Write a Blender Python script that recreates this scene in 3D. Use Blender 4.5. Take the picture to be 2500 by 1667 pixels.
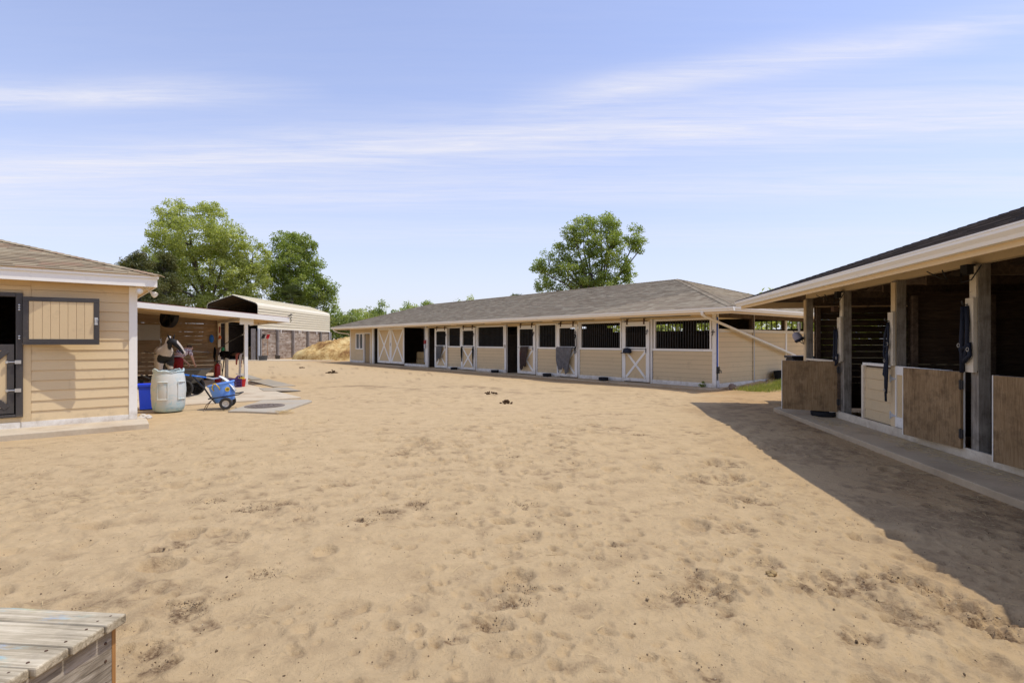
import bpy, bmesh, math, random
import numpy as np
from mathutils import Vector, Matrix, Euler, Quaternion

random.seed(7)
RNG = np.random.default_rng(11)
SC = bpy.context.scene
COL = SC.collection
for _o in list(bpy.data.objects):
    bpy.data.objects.remove(_o)
R = math.radians

# ------------------------------------------------------------------ camera
CAM_H = 1.55
cam_d = bpy.data.cameras.new('camera')
cam_d.lens = 18.76
cam_d.sensor_width = 36.0
cam_d.clip_start = 0.05
cam_d.clip_end = 3000
cam = bpy.data.objects.new('camera', cam_d)
cam.location = (0, 0, CAM_H)
cam.rotation_euler = (R(90), 0, 0)
COL.objects.link(cam)
SC.camera = cam

# ------------------------------------------------------------------ light
SUN_EL = R(66)
SUN_AZ = math.atan2(0.998, -0.06)            # from +Y towards +X
SUN_DIR = Vector((math.sin(SUN_AZ) * math.cos(SUN_EL), math.cos(SUN_AZ) * math.cos(SUN_EL), math.sin(SUN_EL)))
sun_d = bpy.data.lights.new('sun', 'SUN')
sun_d.energy = 2.05
sun_d.angle = R(0.53)
sun_d.color = (1.0, 0.955, 0.88)
sun = bpy.data.objects.new('sun', sun_d)
sun.rotation_euler = (-SUN_DIR).to_track_quat('-Z', 'Y').to_euler()
sun.location = (30, 20, 40)
COL.objects.link(sun)

vs = SC.view_settings
vs.view_transform = 'Standard'
vs.look = 'None'
vs.exposure = 0.58
vs.gamma = 1.0
vs.use_curve_mapping = False
SC.cycles.max_bounces = 8
SC.cycles.use_denoising = True

world = bpy.data.worlds.new('World')
SC.world = world
world.use_nodes = True


class NT:
    """tiny node-graph helper"""
    def __init__(self, tree):
        self.t = tree
        tree.nodes.clear()

    def n(self, typ, ins=None, **props):
        nd = self.t.nodes.new(typ)
        for k, v in props.items():
            setattr(nd, k, v)
        for k, v in (ins or {}).items():
            s = nd.inputs[k]
            if isinstance(v, bpy.types.NodeSocket):
                self.t.links.new(v, s)
            else:
                s.default_value = v
        return nd

    def math(self, op, a, b=0.0, c=None, clamp=False):
        nd = self.t.nodes.new('ShaderNodeMath')
        nd.operation = op
        nd.use_clamp = clamp
        for i, v in enumerate((a, b) if c is None else (a, b, c)):
            if isinstance(v, bpy.types.NodeSocket):
                self.t.links.new(v, nd.inputs[i])
            else:
                nd.inputs[i].default_value = v
        return nd.outputs[0]

    def ramp(self, fac, stops, interp='LINEAR'):
        nd = self.t.nodes.new('ShaderNodeValToRGB')
        nd.color_ramp.interpolation = interp
        el = nd.color_ramp.elements
        while len(el) < len(stops):
            el.new(0.5)
        for e, (p, c) in zip(el, stops):
            e.position = p
            e.color = (c, c, c, 1) if isinstance(c, (int, float)) else (*c[:3], 1)
        self.t.links.new(fac, nd.inputs[0])
        return nd.outputs[0]

    def mix(self, fac, a, b, mode='MIX'):
        nd = self.t.nodes.new('ShaderNodeMix')
        nd.data_type = 'RGBA'
        nd.blend_type = mode
        for i, v in ((0, fac), (6, a), (7, b)):
            if isinstance(v, bpy.types.NodeSocket):
                self.t.links.new(v, nd.inputs[i])
            elif i == 0:
                nd.inputs[i].default_value = v
            else:
                nd.inputs[i].default_value = (*v[:3], 1)
        return nd.outputs[2]


def build_world():
    g = NT(world.node_tree)
    sky = g.n('ShaderNodeTexSky', sky_type='NISHITA', sun_disc=False, sun_elevation=SUN_EL,
              sun_rotation=SUN_AZ, altitude=10.0, air_density=1.0, dust_density=0.6, ozone_density=2.2)
    tint = g.mix(1.0, sky.outputs[0], (0.86, 0.84, 1.03), 'MULTIPLY')
    tint = g.mix(0.22, tint, (3.4, 3.5, 3.9))          # thin even veil of high cirrus over the whole sky
    tc = g.n('ShaderNodeTexCoord')
    sep = g.n('ShaderNodeSeparateXYZ', {0: tc.outputs['Generated']})
    zz = g.math('MAXIMUM', sep.outputs[2], 0.03)
    px = g.math('DIVIDE', sep.outputs[0], zz)
    py = g.math('DIVIDE', sep.outputs[1], zz)
    pv = g.n('ShaderNodeCombineXYZ', {0: px, 1: py, 2: 0.0})
    # gentle warp so that the streaks wander
    warp = g.n('ShaderNodeTexNoise', {'Vector': pv.outputs[0], 'Scale': 0.55, 'Detail': 3.0})
    wv = g.math('MULTIPLY_ADD', warp.outputs[0], 0.9, -0.45)
    pyw = g.math('ADD', py, wv)
    mp = g.n('ShaderNodeMapping', {'Vector': pv.outputs[0], 'Rotation': (0, 0, R(9)), 'Scale': (0.45, 3.6, 1)})
    streak = g.n('ShaderNodeTexNoise', {'Vector': mp.outputs[0], 'Scale': 1.7, 'Detail': 12.0, 'Roughness': 0.64, 'Distortion': 0.9})
    mp2 = g.n('ShaderNodeMapping', {'Vector': pv.outputs[0], 'Rotation': (0, 0, R(16)), 'Scale': (1.3, 11.0, 1)})
    fib = g.n('ShaderNodeTexNoise', {'Vector': mp2.outputs[0], 'Scale': 1.6, 'Detail': 12.0, 'Roughness': 0.7, 'Distortion': 1.4})
    stn = g.math('ADD', g.math('MULTIPLY', streak.outputs[0], 0.66), g.math('MULTIPLY', fib.outputs[0], 0.34))
    st = g.ramp(stn, [(0.36, 0.0), (0.66, 1.0)])

    def band(a, c, w, x0=None, x1=None, soft=0.5):
        yy = g.math('MULTIPLY_ADD', wv, 0.28, py)
        d = g.math('MULTIPLY_ADD', px, a, yy)
        d = g.math('SUBTRACT', d, c)
        d = g.math('DIVIDE', d, w)
        m = g.math('POWER', 2.718, g.math('MULTIPLY', g.math('MULTIPLY', d, d), -1.0))
        if x0 is not None:
            m = g.math('MULTIPLY', m, g.math('SMOOTH_MIN', 1.0, g.math('DIVIDE', g.math('SUBTRACT', px, x0), soft, clamp=True), 0.1))
        if x1 is not None:
            m = g.math('MULTIPLY', m, g.math('DIVIDE', g.math('SUBTRACT', x1, px), soft, clamp=True))
        return m
    b1 = g.math('MULTIPLY', band(0.155, 2.66, 0.33), 1.0)
    b2 = g.math('MULTIPLY', band(0.36, 2.27, 0.13, -0.1, 1.9, 0.5), 0.95)
    b3 = g.math('MULTIPLY', band(0.02, 2.12, 0.11, -3.2, -0.7, 0.7), 1.0)
    b4 = g.math('MULTIPLY', band(0.06, 3.55, 0.45), 0.6)
    b5 = g.math('MULTIPLY', band(-0.04, 5.0, 0.6), 0.35)
    s = g.math('ADD', g.math('ADD', g.math('ADD', b1, b2), g.math('ADD', b3, b4)), b5)
    s = g.math('MULTIPLY', s, g.math('MULTIPLY_ADD', st, 0.75, 0.30))
    s = g.math('ADD', s, g.math('MULTIPLY', st, 0.07))
    s = g.math('MULTIPLY', s, 0.80, clamp=True)
    # thin high haze: paler towards the horizon, all round
    hz = g.math('POWER', g.math('SUBTRACT', 1.0, g.math('MAXIMUM', sep.outputs[2], 0.0)), 4.2)
    col = g.mix(g.math('MULTIPLY', hz, 1.0), tint, (3.5, 3.62, 4.0))
    col = g.mix(s, col, (3.95, 3.92, 4.25))
    bg = g.n('ShaderNodeBackground', {'Color': col, 'Strength': 0.15})
    out = g.n('ShaderNodeOutputWorld', {'Surface': bg.outputs[0]})


build_world()

# ------------------------------------------------------------------ naming helpers
def tag(o, label=None, cat=None, group=None, kind=None):
    if label: o['label'] = label
    if cat: o['category'] = cat
    if group: o['group'] = group
    if kind: o['kind'] = kind
    return o


def thing(name, label, cat, loc=(0, 0, 0), rz=0.0, group=None):
    o = bpy.data.objects.new(name, None)
    o.empty_display_size = 0.2
    COL.objects.link(o)
    o.location = loc
    o.rotation_euler = (0, 0, rz)
    return tag(o, label, cat, group)


def link(name, mesh, parent=None, loc=None, rot=None, mat=None):
    o = bpy.data.objects.new(name, mesh)
    COL.objects.link(o)
    if parent is not None: o.parent = parent
    if loc is not None: o.location = loc
    if rot is not None: o.rotation_euler = rot
    return o


def copy_tree(o, parent=None, loc=None, rz=None):
    c = o.copy()
    COL.objects.link(c)
    c.parent = parent
    if loc is not None: c.location = loc
    if rz is not None: c.rotation_euler = (0, 0, rz)
    for ch in list(o.children):
        copy_tree(ch, c)
    return c


class MB:
    """collects simple shapes into one mesh"""
    def __init__(self):
        self.v = []
        self.f = []
        self.mi = []

    def add(self, vs, fs, m=0):
        b = len(self.v)
        self.v += [tuple(p) for p in vs]
        for f in fs:
            self.f.append(tuple(b + i for i in f))
            self.mi.append(m)
        return self

    def box(self, x0, x1, y0, y1, z0, z1, m=0, M=None):
        p = [(x, y, z) for z in (z0, z1) for y in (y0, y1) for x in (x0, x1)]
        if M is not None: p = [tuple(M @ Vector(q)) for q in p]
        return self.add(p, [(0, 2, 3, 1), (4, 5, 7, 6), (0, 1, 5, 4), (2, 6, 7, 3), (0, 4, 6, 2), (1, 3, 7, 5)], m)

    def bar(self, a, b, w, d, up=(0, 0, 1), m=0):
        """box from a to b, w across (perpendicular to up), d along up"""
        a, b = Vector(a), Vector(b)
        t = b - a
        L = t.length
        t.normalize()
        u = Vector(up)
        s = t.cross(u)
        if s.length < 1e-6: s = t.cross(Vector((1, 0, 0)))
        s.normalize()
        u = s.cross(t).normalized()
        M = Matrix((t, s, u)).transposed().to_4x4()
        M.translation = a
        return self.box(0, L, -w / 2, w / 2, -d / 2, d / 2, m, M)

    def tube(self, path, r, seg=8, caps=True, m=0):
        P = [Vector(p) for p in path]
        n = len(P)
        rr = [r] * n if isinstance(r, (int, float)) else list(r)
        rings = []
        t0 = (P[1] - P[0]).normalized()
        ref = Vector((0, 0, 1)) if abs(t0.z) < 0.9 else Vector((1, 0, 0))
        s = t0.cross(ref).normalized()
        vs = []
        for i in range(n):
            t = (P[min(i + 1, n - 1)] - P[max(i - 1, 0)])
            if t.length < 1e-9: t = t0.copy()
            t.normalize()
            s = (s - t * s.dot(t))
            if s.length < 1e-6: s = t.cross(Vector((0.3, 0.5, 0.8)))
            s.normalize()
            u = t.cross(s)
            for k in range(seg):
                a = 2 * math.pi * k / seg
                vs.append(P[i] + (s * math.cos(a) + u * math.sin(a)) * rr[i])
        fs = []
        for i in range(n - 1):
            for k in range(seg):
                k2 = (k + 1) % seg
                fs.append((i * seg + k, i * seg + k2, (i + 1) * seg + k2, (i + 1) * seg + k))
        if caps:
            fs.append(tuple(range(seg - 1, -1, -1)))
            fs.append(tuple((n - 1) * seg + k for k in range(seg)))
        return self.add(vs, fs, m)

    def lathe(self, prof, seg=24, c=(0, 0, 0), M=None, m=0, sx=1.0, sy=1.0):
        vs, fs = [], []
        for (r, z) in prof:
            for k in range(seg):
                a = 2 * math.pi * k / seg
                p = Vector((c[0] + r * math.cos(a) * sx, c[1] + r * math.sin(a) * sy, c[2] + z))
                vs.append(M @ p if M is not None else p)
        for i in range(len(prof) - 1):
            for k in range(seg):
                k2 = (k + 1) % seg
                fs.append((i * seg + k, i * seg + k2, (i + 1) * seg + k2, (i + 1) * seg + k))
        if prof[0][0] > 1e-5: fs.append(tuple(range(seg - 1, -1, -1)))
        if prof[-1][0] > 1e-5: fs.append(tuple((len(prof) - 1) * seg + k for k in range(seg)))
        return self.add(vs, fs, m)

    def prism(self, poly, a, b, axis='x', m=0):
        """closed 2-D polygon extruded from a to b along axis; poly coordinates are the two other axes in order"""
        def P(q, t):
            return {'x': (t, q[0], q[1]), 'y': (q[0], t, q[1]), 'z': (q[0], q[1], t)}[axis]
        n = len(poly)
        vs = [P(q, a) for q in poly] + [P(q, b) for q in poly]
        fs = [(i, (i + 1) % n, n + (i + 1) % n, n + i) for i in range(n)]
        fs += [tuple(range(n - 1, -1, -1)), tuple(range(n, 2 * n))]
        return self.add(vs, fs, m)

    def mesh(self, name, mats, smooth=False):
        me = bpy.data.meshes.new(name)
        me.from_pydata(self.v, [], self.f)
        for mt in (mats if isinstance(mats, (list, tuple)) else [mats]):
            me.materials.append(mt)
        if any(self.mi):
            me.polygons.foreach_set('material_index', self.mi)
        bm = bmesh.new()
        bm.from_mesh(me)
        bmesh.ops.recalc_face_normals(bm, faces=bm.faces[:])
        bm.to_mesh(me)
        bm.free()
        if smooth:
            me.polygons.foreach_set('use_smooth', [True] * len(me.polygons))
            if smooth == 'auto':
                me.set_sharp_from_angle(angle=R(40))
        me.update()
        return me

    def build(self, name, mats, parent=None, smooth=False, loc=None, rot=None, bevel=0.0):
        o = link(name, self.mesh(name, mats, smooth), parent, loc, rot)
        if bevel:
            md = o.modifiers.new('bevel', 'BEVEL')
            md.width = bevel
            md.segments = 2
            md.limit_method = 'ANGLE'
        return o


_box_cache = {}
def piece(name, size, mat, parent, loc, rot=None):
    """a small box piece with shared mesh data; loc = centre of the box"""
    k = (name, tuple(round(s, 3) for s in size), mat.name)
    if k not in _box_cache:
        sx, sy, sz = (s / 2 for s in size)
        _box_cache[k] = MB().box(-sx, sx, -sy, sy, -sz, sz).mesh(name, mat)
    return link(name, _box_cache[k], parent, loc, rot)


def np_mesh(name, verts, quads, mats, attr=None, smooth=False):
    """fast mesh from numpy: verts (n,3), quads (m,4) or (m,3); attr = {name: per-vertex floats}"""
    me = bpy.data.meshes.new(name)
    verts = np.asarray(verts, dtype=np.float32)
    quads = np.asarray(quads, dtype=np.int32)
    k = quads.shape[1]
    me.vertices.add(len(verts))
    me.vertices.foreach_set('co', verts.ravel())
    me.loops.add(quads.size)
    me.loops.foreach_set('vertex_index', quads.ravel())
    me.polygons.add(len(quads))
    me.polygons.foreach_set('loop_start', np.arange(0, quads.size, k, dtype=np.int32))
    me.polygons.foreach_set('loop_total', np.full(len(quads), k, dtype=np.int32))
    if smooth:
        me.polygons.foreach_set('use_smooth', np.ones(len(quads), dtype=bool))
    for mt in (mats if isinstance(mats, (list, tuple)) else [mats]):
        me.materials.append(mt)
    me.update(calc_edges=True)
    me.validate()
    for an, val in (attr or {}).items():
        a = me.attributes.new(an, 'FLOAT', 'POINT')
        a.data.foreach_set('value', np.asarray(val, dtype=np.float32))
    return me


# ------------------------------------------------------------------ materials
MATS = {}


def principled(g, col, rough=0.8, bump=None, bump_str=0.2, bump_dist=0.01, metal=0.0, spec=0.3, extra=None):
    ins = {'Base Color': col if isinstance(col, bpy.types.NodeSocket) else (*col, 1),
           'Roughness': rough, 'Metallic': metal, 'Specular IOR Level': spec}
    ins.update(extra or {})
    if bump is not None:
        b = g.n('ShaderNodeBump', {'Height': bump, 'Strength': bump_str, 'Distance': bump_dist})
        ins['Normal'] = b.outputs[0]
    p = g.n('ShaderNodeBsdfPrincipled', ins)
    g.n('ShaderNodeOutputMaterial', {'Surface': p.outputs[0]})
    return p


def newmat(name):
    m = bpy.data.materials.new(name)
    m.use_nodes = True
    MATS[name] = m
    return m, NT(m.node_tree)


def coords(g, scale=(1, 1, 1), rand=True):
    tc = g.n('ShaderNodeTexCoord')
    v = tc.outputs['Object']
    oi = g.n('ShaderNodeObjectInfo')
    if rand:
        off = g.n('ShaderNodeVectorMath', {0: oi.outputs['Location'], 1: (0.37, 0.73, 1.31)}, operation='MULTIPLY')
        rv = g.n('ShaderNodeCombineXYZ', {0: g.math('MULTIPLY', oi.outputs['Random'], 37.0), 1: g.math('MULTIPLY', oi.outputs['Random'], 91.0), 2: 0.0})
        v = g.n('ShaderNodeVectorMath', {0: v, 1: rv.outputs[0]}, operation='ADD').outputs[0]
    mp = g.n('ShaderNodeMapping', {'Vector': v, 'Scale': scale})
    return mp.outputs[0], oi.outputs['Random']


def paint(name, col, var=0.10, rough=0.7, grime=(0.30, 0.22, 0.13), grime_amt=0.25, grain=(3, 3, 3), bump=0.06, spec=0.25, pvar=0.06, splash=0.5):
    m, g = newmat(name)
    v, rnd = coords(g)
    n1 = g.n('ShaderNodeTexNoise', {'Vector': v, 'Scale': 1.3, 'Detail': 5.0, 'Roughness': 0.6})
    v2, _ = coords(g, grain)
    n2 = g.n('ShaderNodeTexNoise', {'Vector': v2, 'Scale': 7.0, 'Detail': 6.0, 'Roughness': 0.65})
    f = g.math('MULTIPLY_ADD', n1.outputs[0], var * 2, 1.0 - var)
    f = g.math('ADD', f, g.math('MULTIPLY_ADD', rnd, pvar, -pvar / 2))
    f = g.math('ADD', f, g.math('MULTIPLY_ADD', n2.outputs[0], var * 0.8, -var * 0.4))
    c = g.n('ShaderNodeVectorMath', {0: col, 'Scale': f}, operation='SCALE').outputs[0]
    gm = g.ramp(n2.outputs[0], [(0.56, 0.0), (0.80, 1.0)])
    gm = g.math('MULTIPLY', gm, g.math('MULTIPLY', g.ramp(n1.outputs[0], [(0.40, 0.15), (0.62, 1.0)]), grime_amt))
    c = g.mix(gm, c, grime)
    if splash:
        geo = g.n('ShaderNodeNewGeometry')
        zz = g.n('ShaderNodeSeparateXYZ', {0: geo.outputs['Position']}).outputs[2]
        nw = g.n('ShaderNodeTexNoise', {'Vector': geo.outputs['Position'], 'Scale': 5.0, 'Detail': 6.0, 'Roughness': 0.7})
        lim = g.math('MULTIPLY_ADD', nw.outputs[0], 0.9, -0.18)
        sp = g.math('MULTIPLY', g.math('DIVIDE', g.math('SUBTRACT', lim, zz), 0.30, clamp=True), splash)
        c = g.mix(sp, c, (0.40, 0.30, 0.185))
        kick = g.math('MULTIPLY', g.ramp(nw.outputs[0], [(0.58, 0.0), (0.72, 1.0)]), 0.22)
        c = g.mix(kick, c, (0.34, 0.26, 0.17))
    principled(g, c, rough, n2.outputs[0], bump, 0.004, spec=spec)
    return m


def woodmat(name, cols, scale=(1, 14, 14), rough=0.85, ring=1.0, bump=0.35, pvar=0.16, stain=0.0, stain_col=(0.05, 0.035, 0.022)):
    """grain runs along local x by default (small scale = long direction)"""
    m, g = newmat(name)
    v, rnd = coords(g, scale)
    n1 = g.n('ShaderNodeTexNoise', {'Vector': v, 'Scale': 2.2, 'Detail': 8.0, 'Roughness': 0.66, 'Distortion': 0.7})
    vb, _ = coords(g)
    n2 = g.n('ShaderNodeTexNoise', {'Vector': vb, 'Scale': 2.4, 'Detail': 4.0, 'Roughness': 0.6})
    t = g.math('ADD', g.math('MULTIPLY', n1.outputs[0], 0.72), g.math('MULTIPLY', n2.outputs[0], 0.36))
    k = len(cols)
    c = g.ramp(t, [(0.36 + 0.34 * i / (k - 1), cc) for i, cc in enumerate(cols)])
    c = g.n('ShaderNodeVectorMath', {0: c, 'Scale': g.math('MULTIPLY_ADD', rnd, pvar * 2, 1 - pvar)}, operation='SCALE').outputs[0]
    if stain:
        n3 = g.n('ShaderNodeTexNoise', {'Vector': vb, 'Scale': 4.5, 'Detail': 6.0, 'Roughness': 0.7})
        c = g.mix(g.math('MULTIPLY', g.ramp(n3.outputs[0], [(0.48, 0.0), (0.70, 1.0)]), stain), c, stain_col)
    principled(g, c, rough, n1.outputs[0], bump, 0.006, spec=0.2)
    return m


def plain(name, col, rough=0.5, metal=0.0, var=0.12, spec=0.4, scale=6.0, bump=0.05, extra=None):
    m, g = newmat(name)
    v, rnd = coords(g)
    n = g.n('ShaderNodeTexNoise', {'Vector': v, 'Scale': scale, 'Detail': 5.0, 'Roughness': 0.6})
    f = g.math('MULTIPLY_ADD', n.outputs[0], var * 2, 1 - var)
    c = g.n('ShaderNodeVectorMath', {0: col, 'Scale': f}, operation='SCALE').outputs[0]
    principled(g, c, rough, n.outputs[0], bump, 0.004, metal=metal, spec=spec, extra=extra)
    return m


def shingle_mat(name, cols):
    m, g = newmat(name)
    a = g.n('ShaderNodeAttribute', attribute_name='shade')
    oi = g.n('ShaderNodeObjectInfo')
    a2 = g.n('ShaderNodeAttribute', attribute_name='loose')
    t = g.math('FRACT', g.math('ADD', a.outputs['Fac'], g.math('MULTIPLY', oi.outputs['Random'], a2.outputs['Fac'])))
    k = len(cols)
    c = g.ramp(t, [(i / k, cc) for i, cc in enumerate(cols)], 'CONSTANT')
    tc = g.n('ShaderNodeTexCoord')
    n = g.n('ShaderNodeTexNoise', {'Vector': tc.outputs['Object'], 'Scale': 130.0, 'Detail': 3.0, 'Roughness': 0.7})
    n2 = g.n('ShaderNodeTexNoise', {'Vector': tc.outputs['Object'], 'Scale': 0.9, 'Detail': 4.0})
    f = g.math('ADD', g.math('MULTIPLY_ADD', n.outputs[0], 0.5, 0.64), g.math('MULTIPLY_ADD', n2.outputs[0], 0.24, -0.03))
    c = g.n('ShaderNodeVectorMath', {0: c, 'Scale': f}, operation='SCALE').outputs[0]
    principled(g, c, 0.95, n.outputs[0], 0.4, 0.003, spec=0.15)
    return m


def leaf_mat(name, dark, light, trans=0.35, yellow=None):
    m, g = newmat(name)
    a = g.n('ShaderNodeAttribute', attribute_name='shade')
    c = g.ramp(a.outputs['Fac'], [(0.0, dark), (0.75, light), (1.0, yellow or light)])
    d = g.n('ShaderNodeBsdfDiffuse', {'Color': c})
    tcol = g.n('ShaderNodeVectorMath', {0: c, 1: (1.25, 1.35, 0.7)}, operation='MULTIPLY').outputs[0]
    t = g.n('ShaderNodeBsdfTranslucent', {'Color': tcol})
    gl = g.n('ShaderNodeBsdfGlossy', {'Color': (0.6, 0.65, 0.6, 1), 'Roughness': 0.45})
    mx = g.n('ShaderNodeMixShader', {0: trans, 1: d.outputs[0], 2: t.outputs[0]})
    mx2 = g.n('ShaderNodeMixShader', {0: 0.05, 1: mx.outputs[0], 2: gl.outputs[0]})
    g.n('ShaderNodeOutputMaterial', {'Surface': mx2.outputs[0]})
    return m


paint('tan_paint', (0.72, 0.55, 0.315), 0.07, 0.6, grime_amt=0.22)
paint('tan_panel', (0.71, 0.535, 0.30), 0.06, 0.62, grime_amt=0.18)
paint('cream_paint', (0.76, 0.68, 0.53), 0.06, 0.6, grime_amt=0.2)
paint('white_paint', (0.92, 0.88, 0.78), 0.06, 0.55, grime=(0.34, 0.27, 0.18), grime_amt=0.38)
paint('worn_white', (0.80, 0.70, 0.53), 0.12, 0.75, grime=(0.16, 0.13, 0.10), grime_amt=0.75, grain=(2, 2, 8), bump=0.2)
paint('gutter_white', (0.90, 0.85, 0.74), 0.05, 0.4, grime=(0.42, 0.33, 0.20), grime_amt=0.45, grain=(1, 6, 6), spec=0.4)
paint('beige_trim', (0.76, 0.58, 0.34), 0.06, 0.65, grime_amt=0.25)
paint('bronze_metal', (0.060, 0.052, 0.046), 0.12, 0.42, grime=(0.2, 0.17, 0.13), grime_amt=0.2, spec=0.45)
paint('carport_metal', (0.82, 0.74, 0.55), 0.04, 0.45, grime_amt=0.12, spec=0.4)
paint('galvanised', (0.55, 0.56, 0.56), 0.1, 0.4, grime_amt=0.25, spec=0.5)
paint('board_white', (0.52, 0.49, 0.44), 0.1, 0.5, grime_amt=0.3)
woodmat('post_wood', [(0.16, 0.135, 0.105), (0.34, 0.295, 0.235), (0.50, 0.445, 0.36)], (14, 14, 1.0), stain=0.5)
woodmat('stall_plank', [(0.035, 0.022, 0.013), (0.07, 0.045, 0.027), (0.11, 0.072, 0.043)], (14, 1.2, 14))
woodmat('lean_plank', [(0.27, 0.18, 0.10), (0.38, 0.26, 0.15), (0.47, 0.335, 0.205)], (1.0, 12, 12), pvar=0.12)
woodmat('dark_timber', [(0.055, 0.038, 0.026), (0.11, 0.076, 0.05), (0.17, 0.12, 0.08)], (2, 8, 8))
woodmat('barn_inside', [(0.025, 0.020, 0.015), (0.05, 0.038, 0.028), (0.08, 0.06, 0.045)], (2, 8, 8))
woodmat('grey_plank', [(0.11, 0.065, 0.042), (0.26, 0.185, 0.13), (0.42, 0.35, 0.275), (0.60, 0.54, 0.46)], (9, 0.30, 5.5), stain=0.2, stain_col=(0.16, 0.085, 0.05), pvar=0.10)
woodmat('grey_post', [(0.15, 0.12, 0.10), (0.27, 0.24, 0.21), (0.36, 0.33, 0.30)], (14, 14, 1.0))
woodmat('deck_plank', [(0.13, 0.10, 0.062), (0.33, 0.27, 0.175), (0.50, 0.42, 0.285), (0.64, 0.555, 0.40)], (1.0, 22, 22), bump=0.6, stain=0.35, stain_col=(0.10, 0.085, 0.07))
woodmat('grey_ply', [(0.085, 0.068, 0.048), (0.26, 0.215, 0.155), (0.44, 0.375, 0.285), (0.62, 0.55, 0.44)], (10, 2.2, 26), bump=0.8, stain=0.35, stain_col=(0.13, 0.09, 0.05))
woodmat('ply_edge', [(0.28, 0.13, 0.04), (0.44, 0.22, 0.075), (0.55, 0.30, 0.11)], (40, 40, 1))
woodmat('brown_ply', [(0.165, 0.10, 0.046), (0.25, 0.16, 0.077), (0.32, 0.21, 0.106), (0.41, 0.285, 0.152)], (30, 30, 1.7), stain=0.55, stain_col=(0.045, 0.025, 0.012), bump=0.2, pvar=0.08)
woodmat('bark', [(0.05, 0.04, 0.03), (0.12, 0.10, 0.08), (0.2, 0.175, 0.145)], (4, 4, 1.0), bump=0.8)
plain('black_plastic', (0.018, 0.018, 0.019), 0.45)
plain('black_rubber', (0.022, 0.022, 0.024), 0.8, spec=0.2)
plain('tyre_rubber', (0.045, 0.042, 0.038), 0.85, spec=0.2)
plain('dark_steel', (0.03, 0.028, 0.027), 0.5, 0.3)
plain('bar_steel', (0.06, 0.058, 0.055), 0.45, 0.4)
plain('rusty_steel', (0.11, 0.06, 0.035), 0.8, 0.2, var=0.4)
plain('bright_steel', (0.62, 0.61, 0.58), 0.3, 0.85)
plain('cast_iron', (0.24, 0.19, 0.145), 0.75, 0.35, var=0.3, bump=0.3)
plain('chrome_pale', (0.75, 0.74, 0.70), 0.35, 0.5)
plain('blue_bin', (0.02, 0.075, 0.75), 0.38, spec=0.45)
plain('blue_tub', (0.16, 0.36, 0.85), 0.42, spec=0.45, var=0.08)
plain('blue_handle', (0.02, 0.17, 0.62), 0.35)
plain('blue_hose', (0.02, 0.10, 0.45), 0.5)
plain('navy_nylon', (0.014, 0.018, 0.032), 0.75)
plain('red_paint', (0.36, 0.015, 0.015), 0.32, spec=0.5)
plain('red_plastic', (0.50, 0.015, 0.02), 0.4, spec=0.45)
plain('yellow_plastic', (0.75, 0.50, 0.03), 0.45)
plain('orange_plastic', (0.70, 0.14, 0.015), 0.5)
plain('purple_plastic', (0.07, 0.025, 0.13), 0.5)
plain('green_plastic', (0.03, 0.30, 0.12), 0.5)
plain('grey_tray', (0.075, 0.073, 0.068), 0.55, var=0.3)
plain('wheel_rim', (0.60, 0.56, 0.47), 0.4, 0.2, var=0.3)
plain('grey_cloth', (0.13, 0.125, 0.118), 0.95, var=0.35, spec=0.1, scale=12)
plain('brown_cloth', (0.075, 0.052, 0.042), 0.95, var=0.35, spec=0.1, scale=12)
plain('slate_cloth', (0.17, 0.16, 0.15), 0.95, var=0.6, spec=0.1, scale=9)
plain('maroon_cloth', (0.19, 0.018, 0.018), 0.95, spec=0.1)
plain('red_trim', (0.42, 0.02, 0.05), 0.9, spec=0.1)
plain('pink_cloth', (0.42, 0.34, 0.33), 0.95, spec=0.1)
plain('white_cloth', (0.66, 0.62, 0.56), 0.95, spec=0.1, var=0.2)
plain('rose_cloth', (0.48, 0.15, 0.11), 0.95, spec=0.1, var=0.3)
plain('black_fleece', (0.02, 0.02, 0.021), 1.0, spec=0.05, var=0.5, scale=30)
plain('helmet_grey', (0.36, 0.34, 0.40), 0.6)
plain('rock', (0.58, 0.54, 0.47), 0.9, var=0.25, spec=0.2)
plain('brown_rock', (0.26, 0.19, 0.14), 0.9, var=0.3, spec=0.2)
plain('hay', (0.36, 0.25, 0.115), 0.95, var=0.5, spec=0.1, scale=25, bump=0.8)
plain('straw', (0.62, 0.47, 0.24), 0.85, var=0.25, spec=0.15)
plain('skin', (0.55, 0.33, 0.24), 0.55)
plain('hair_brown', (0.05, 0.028, 0.016), 0.7)
plain('rust_brown', (0.40, 0.21, 0.09), 0.8)
plain('dung', (0.075, 0.043, 0.021), 0.95, var=0.5, spec=0.1, scale=30, bump=0.6)
plain('lamp_glass', (0.80, 0.80, 0.78), 0.12, spec=0.6, var=0.03)
plain('window_glass', (0.11, 0.12, 0.115), 0.08, spec=0.7, var=0.2, scale=2.0)
plain('red_roof_edge', (0.16, 0.045, 0.035), 0.7)
shingle_mat('brown_shingle', [(0.33, 0.25, 0.155), (0.40, 0.32, 0.205), (0.27, 0.205, 0.13), (0.42, 0.345, 0.225), (0.36, 0.245, 0.155), (0.38, 0.30, 0.19), (0.30, 0.235, 0.15)])
shingle_mat('grey_shingle', [(0.31, 0.25, 0.17), (0.37, 0.305, 0.21), (0.27, 0.215, 0.145), (0.335, 0.27, 0.185), (0.40, 0.335, 0.235), (0.30, 0.235, 0.16), (0.345, 0.285, 0.20)])
shingle_mat('dark_shingle', [(0.10, 0.082, 0.068), (0.155, 0.128, 0.105), (0.075, 0.064, 0.056), (0.13, 0.105, 0.088), (0.185, 0.155, 0.13), (0.09, 0.078, 0.069)])
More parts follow.
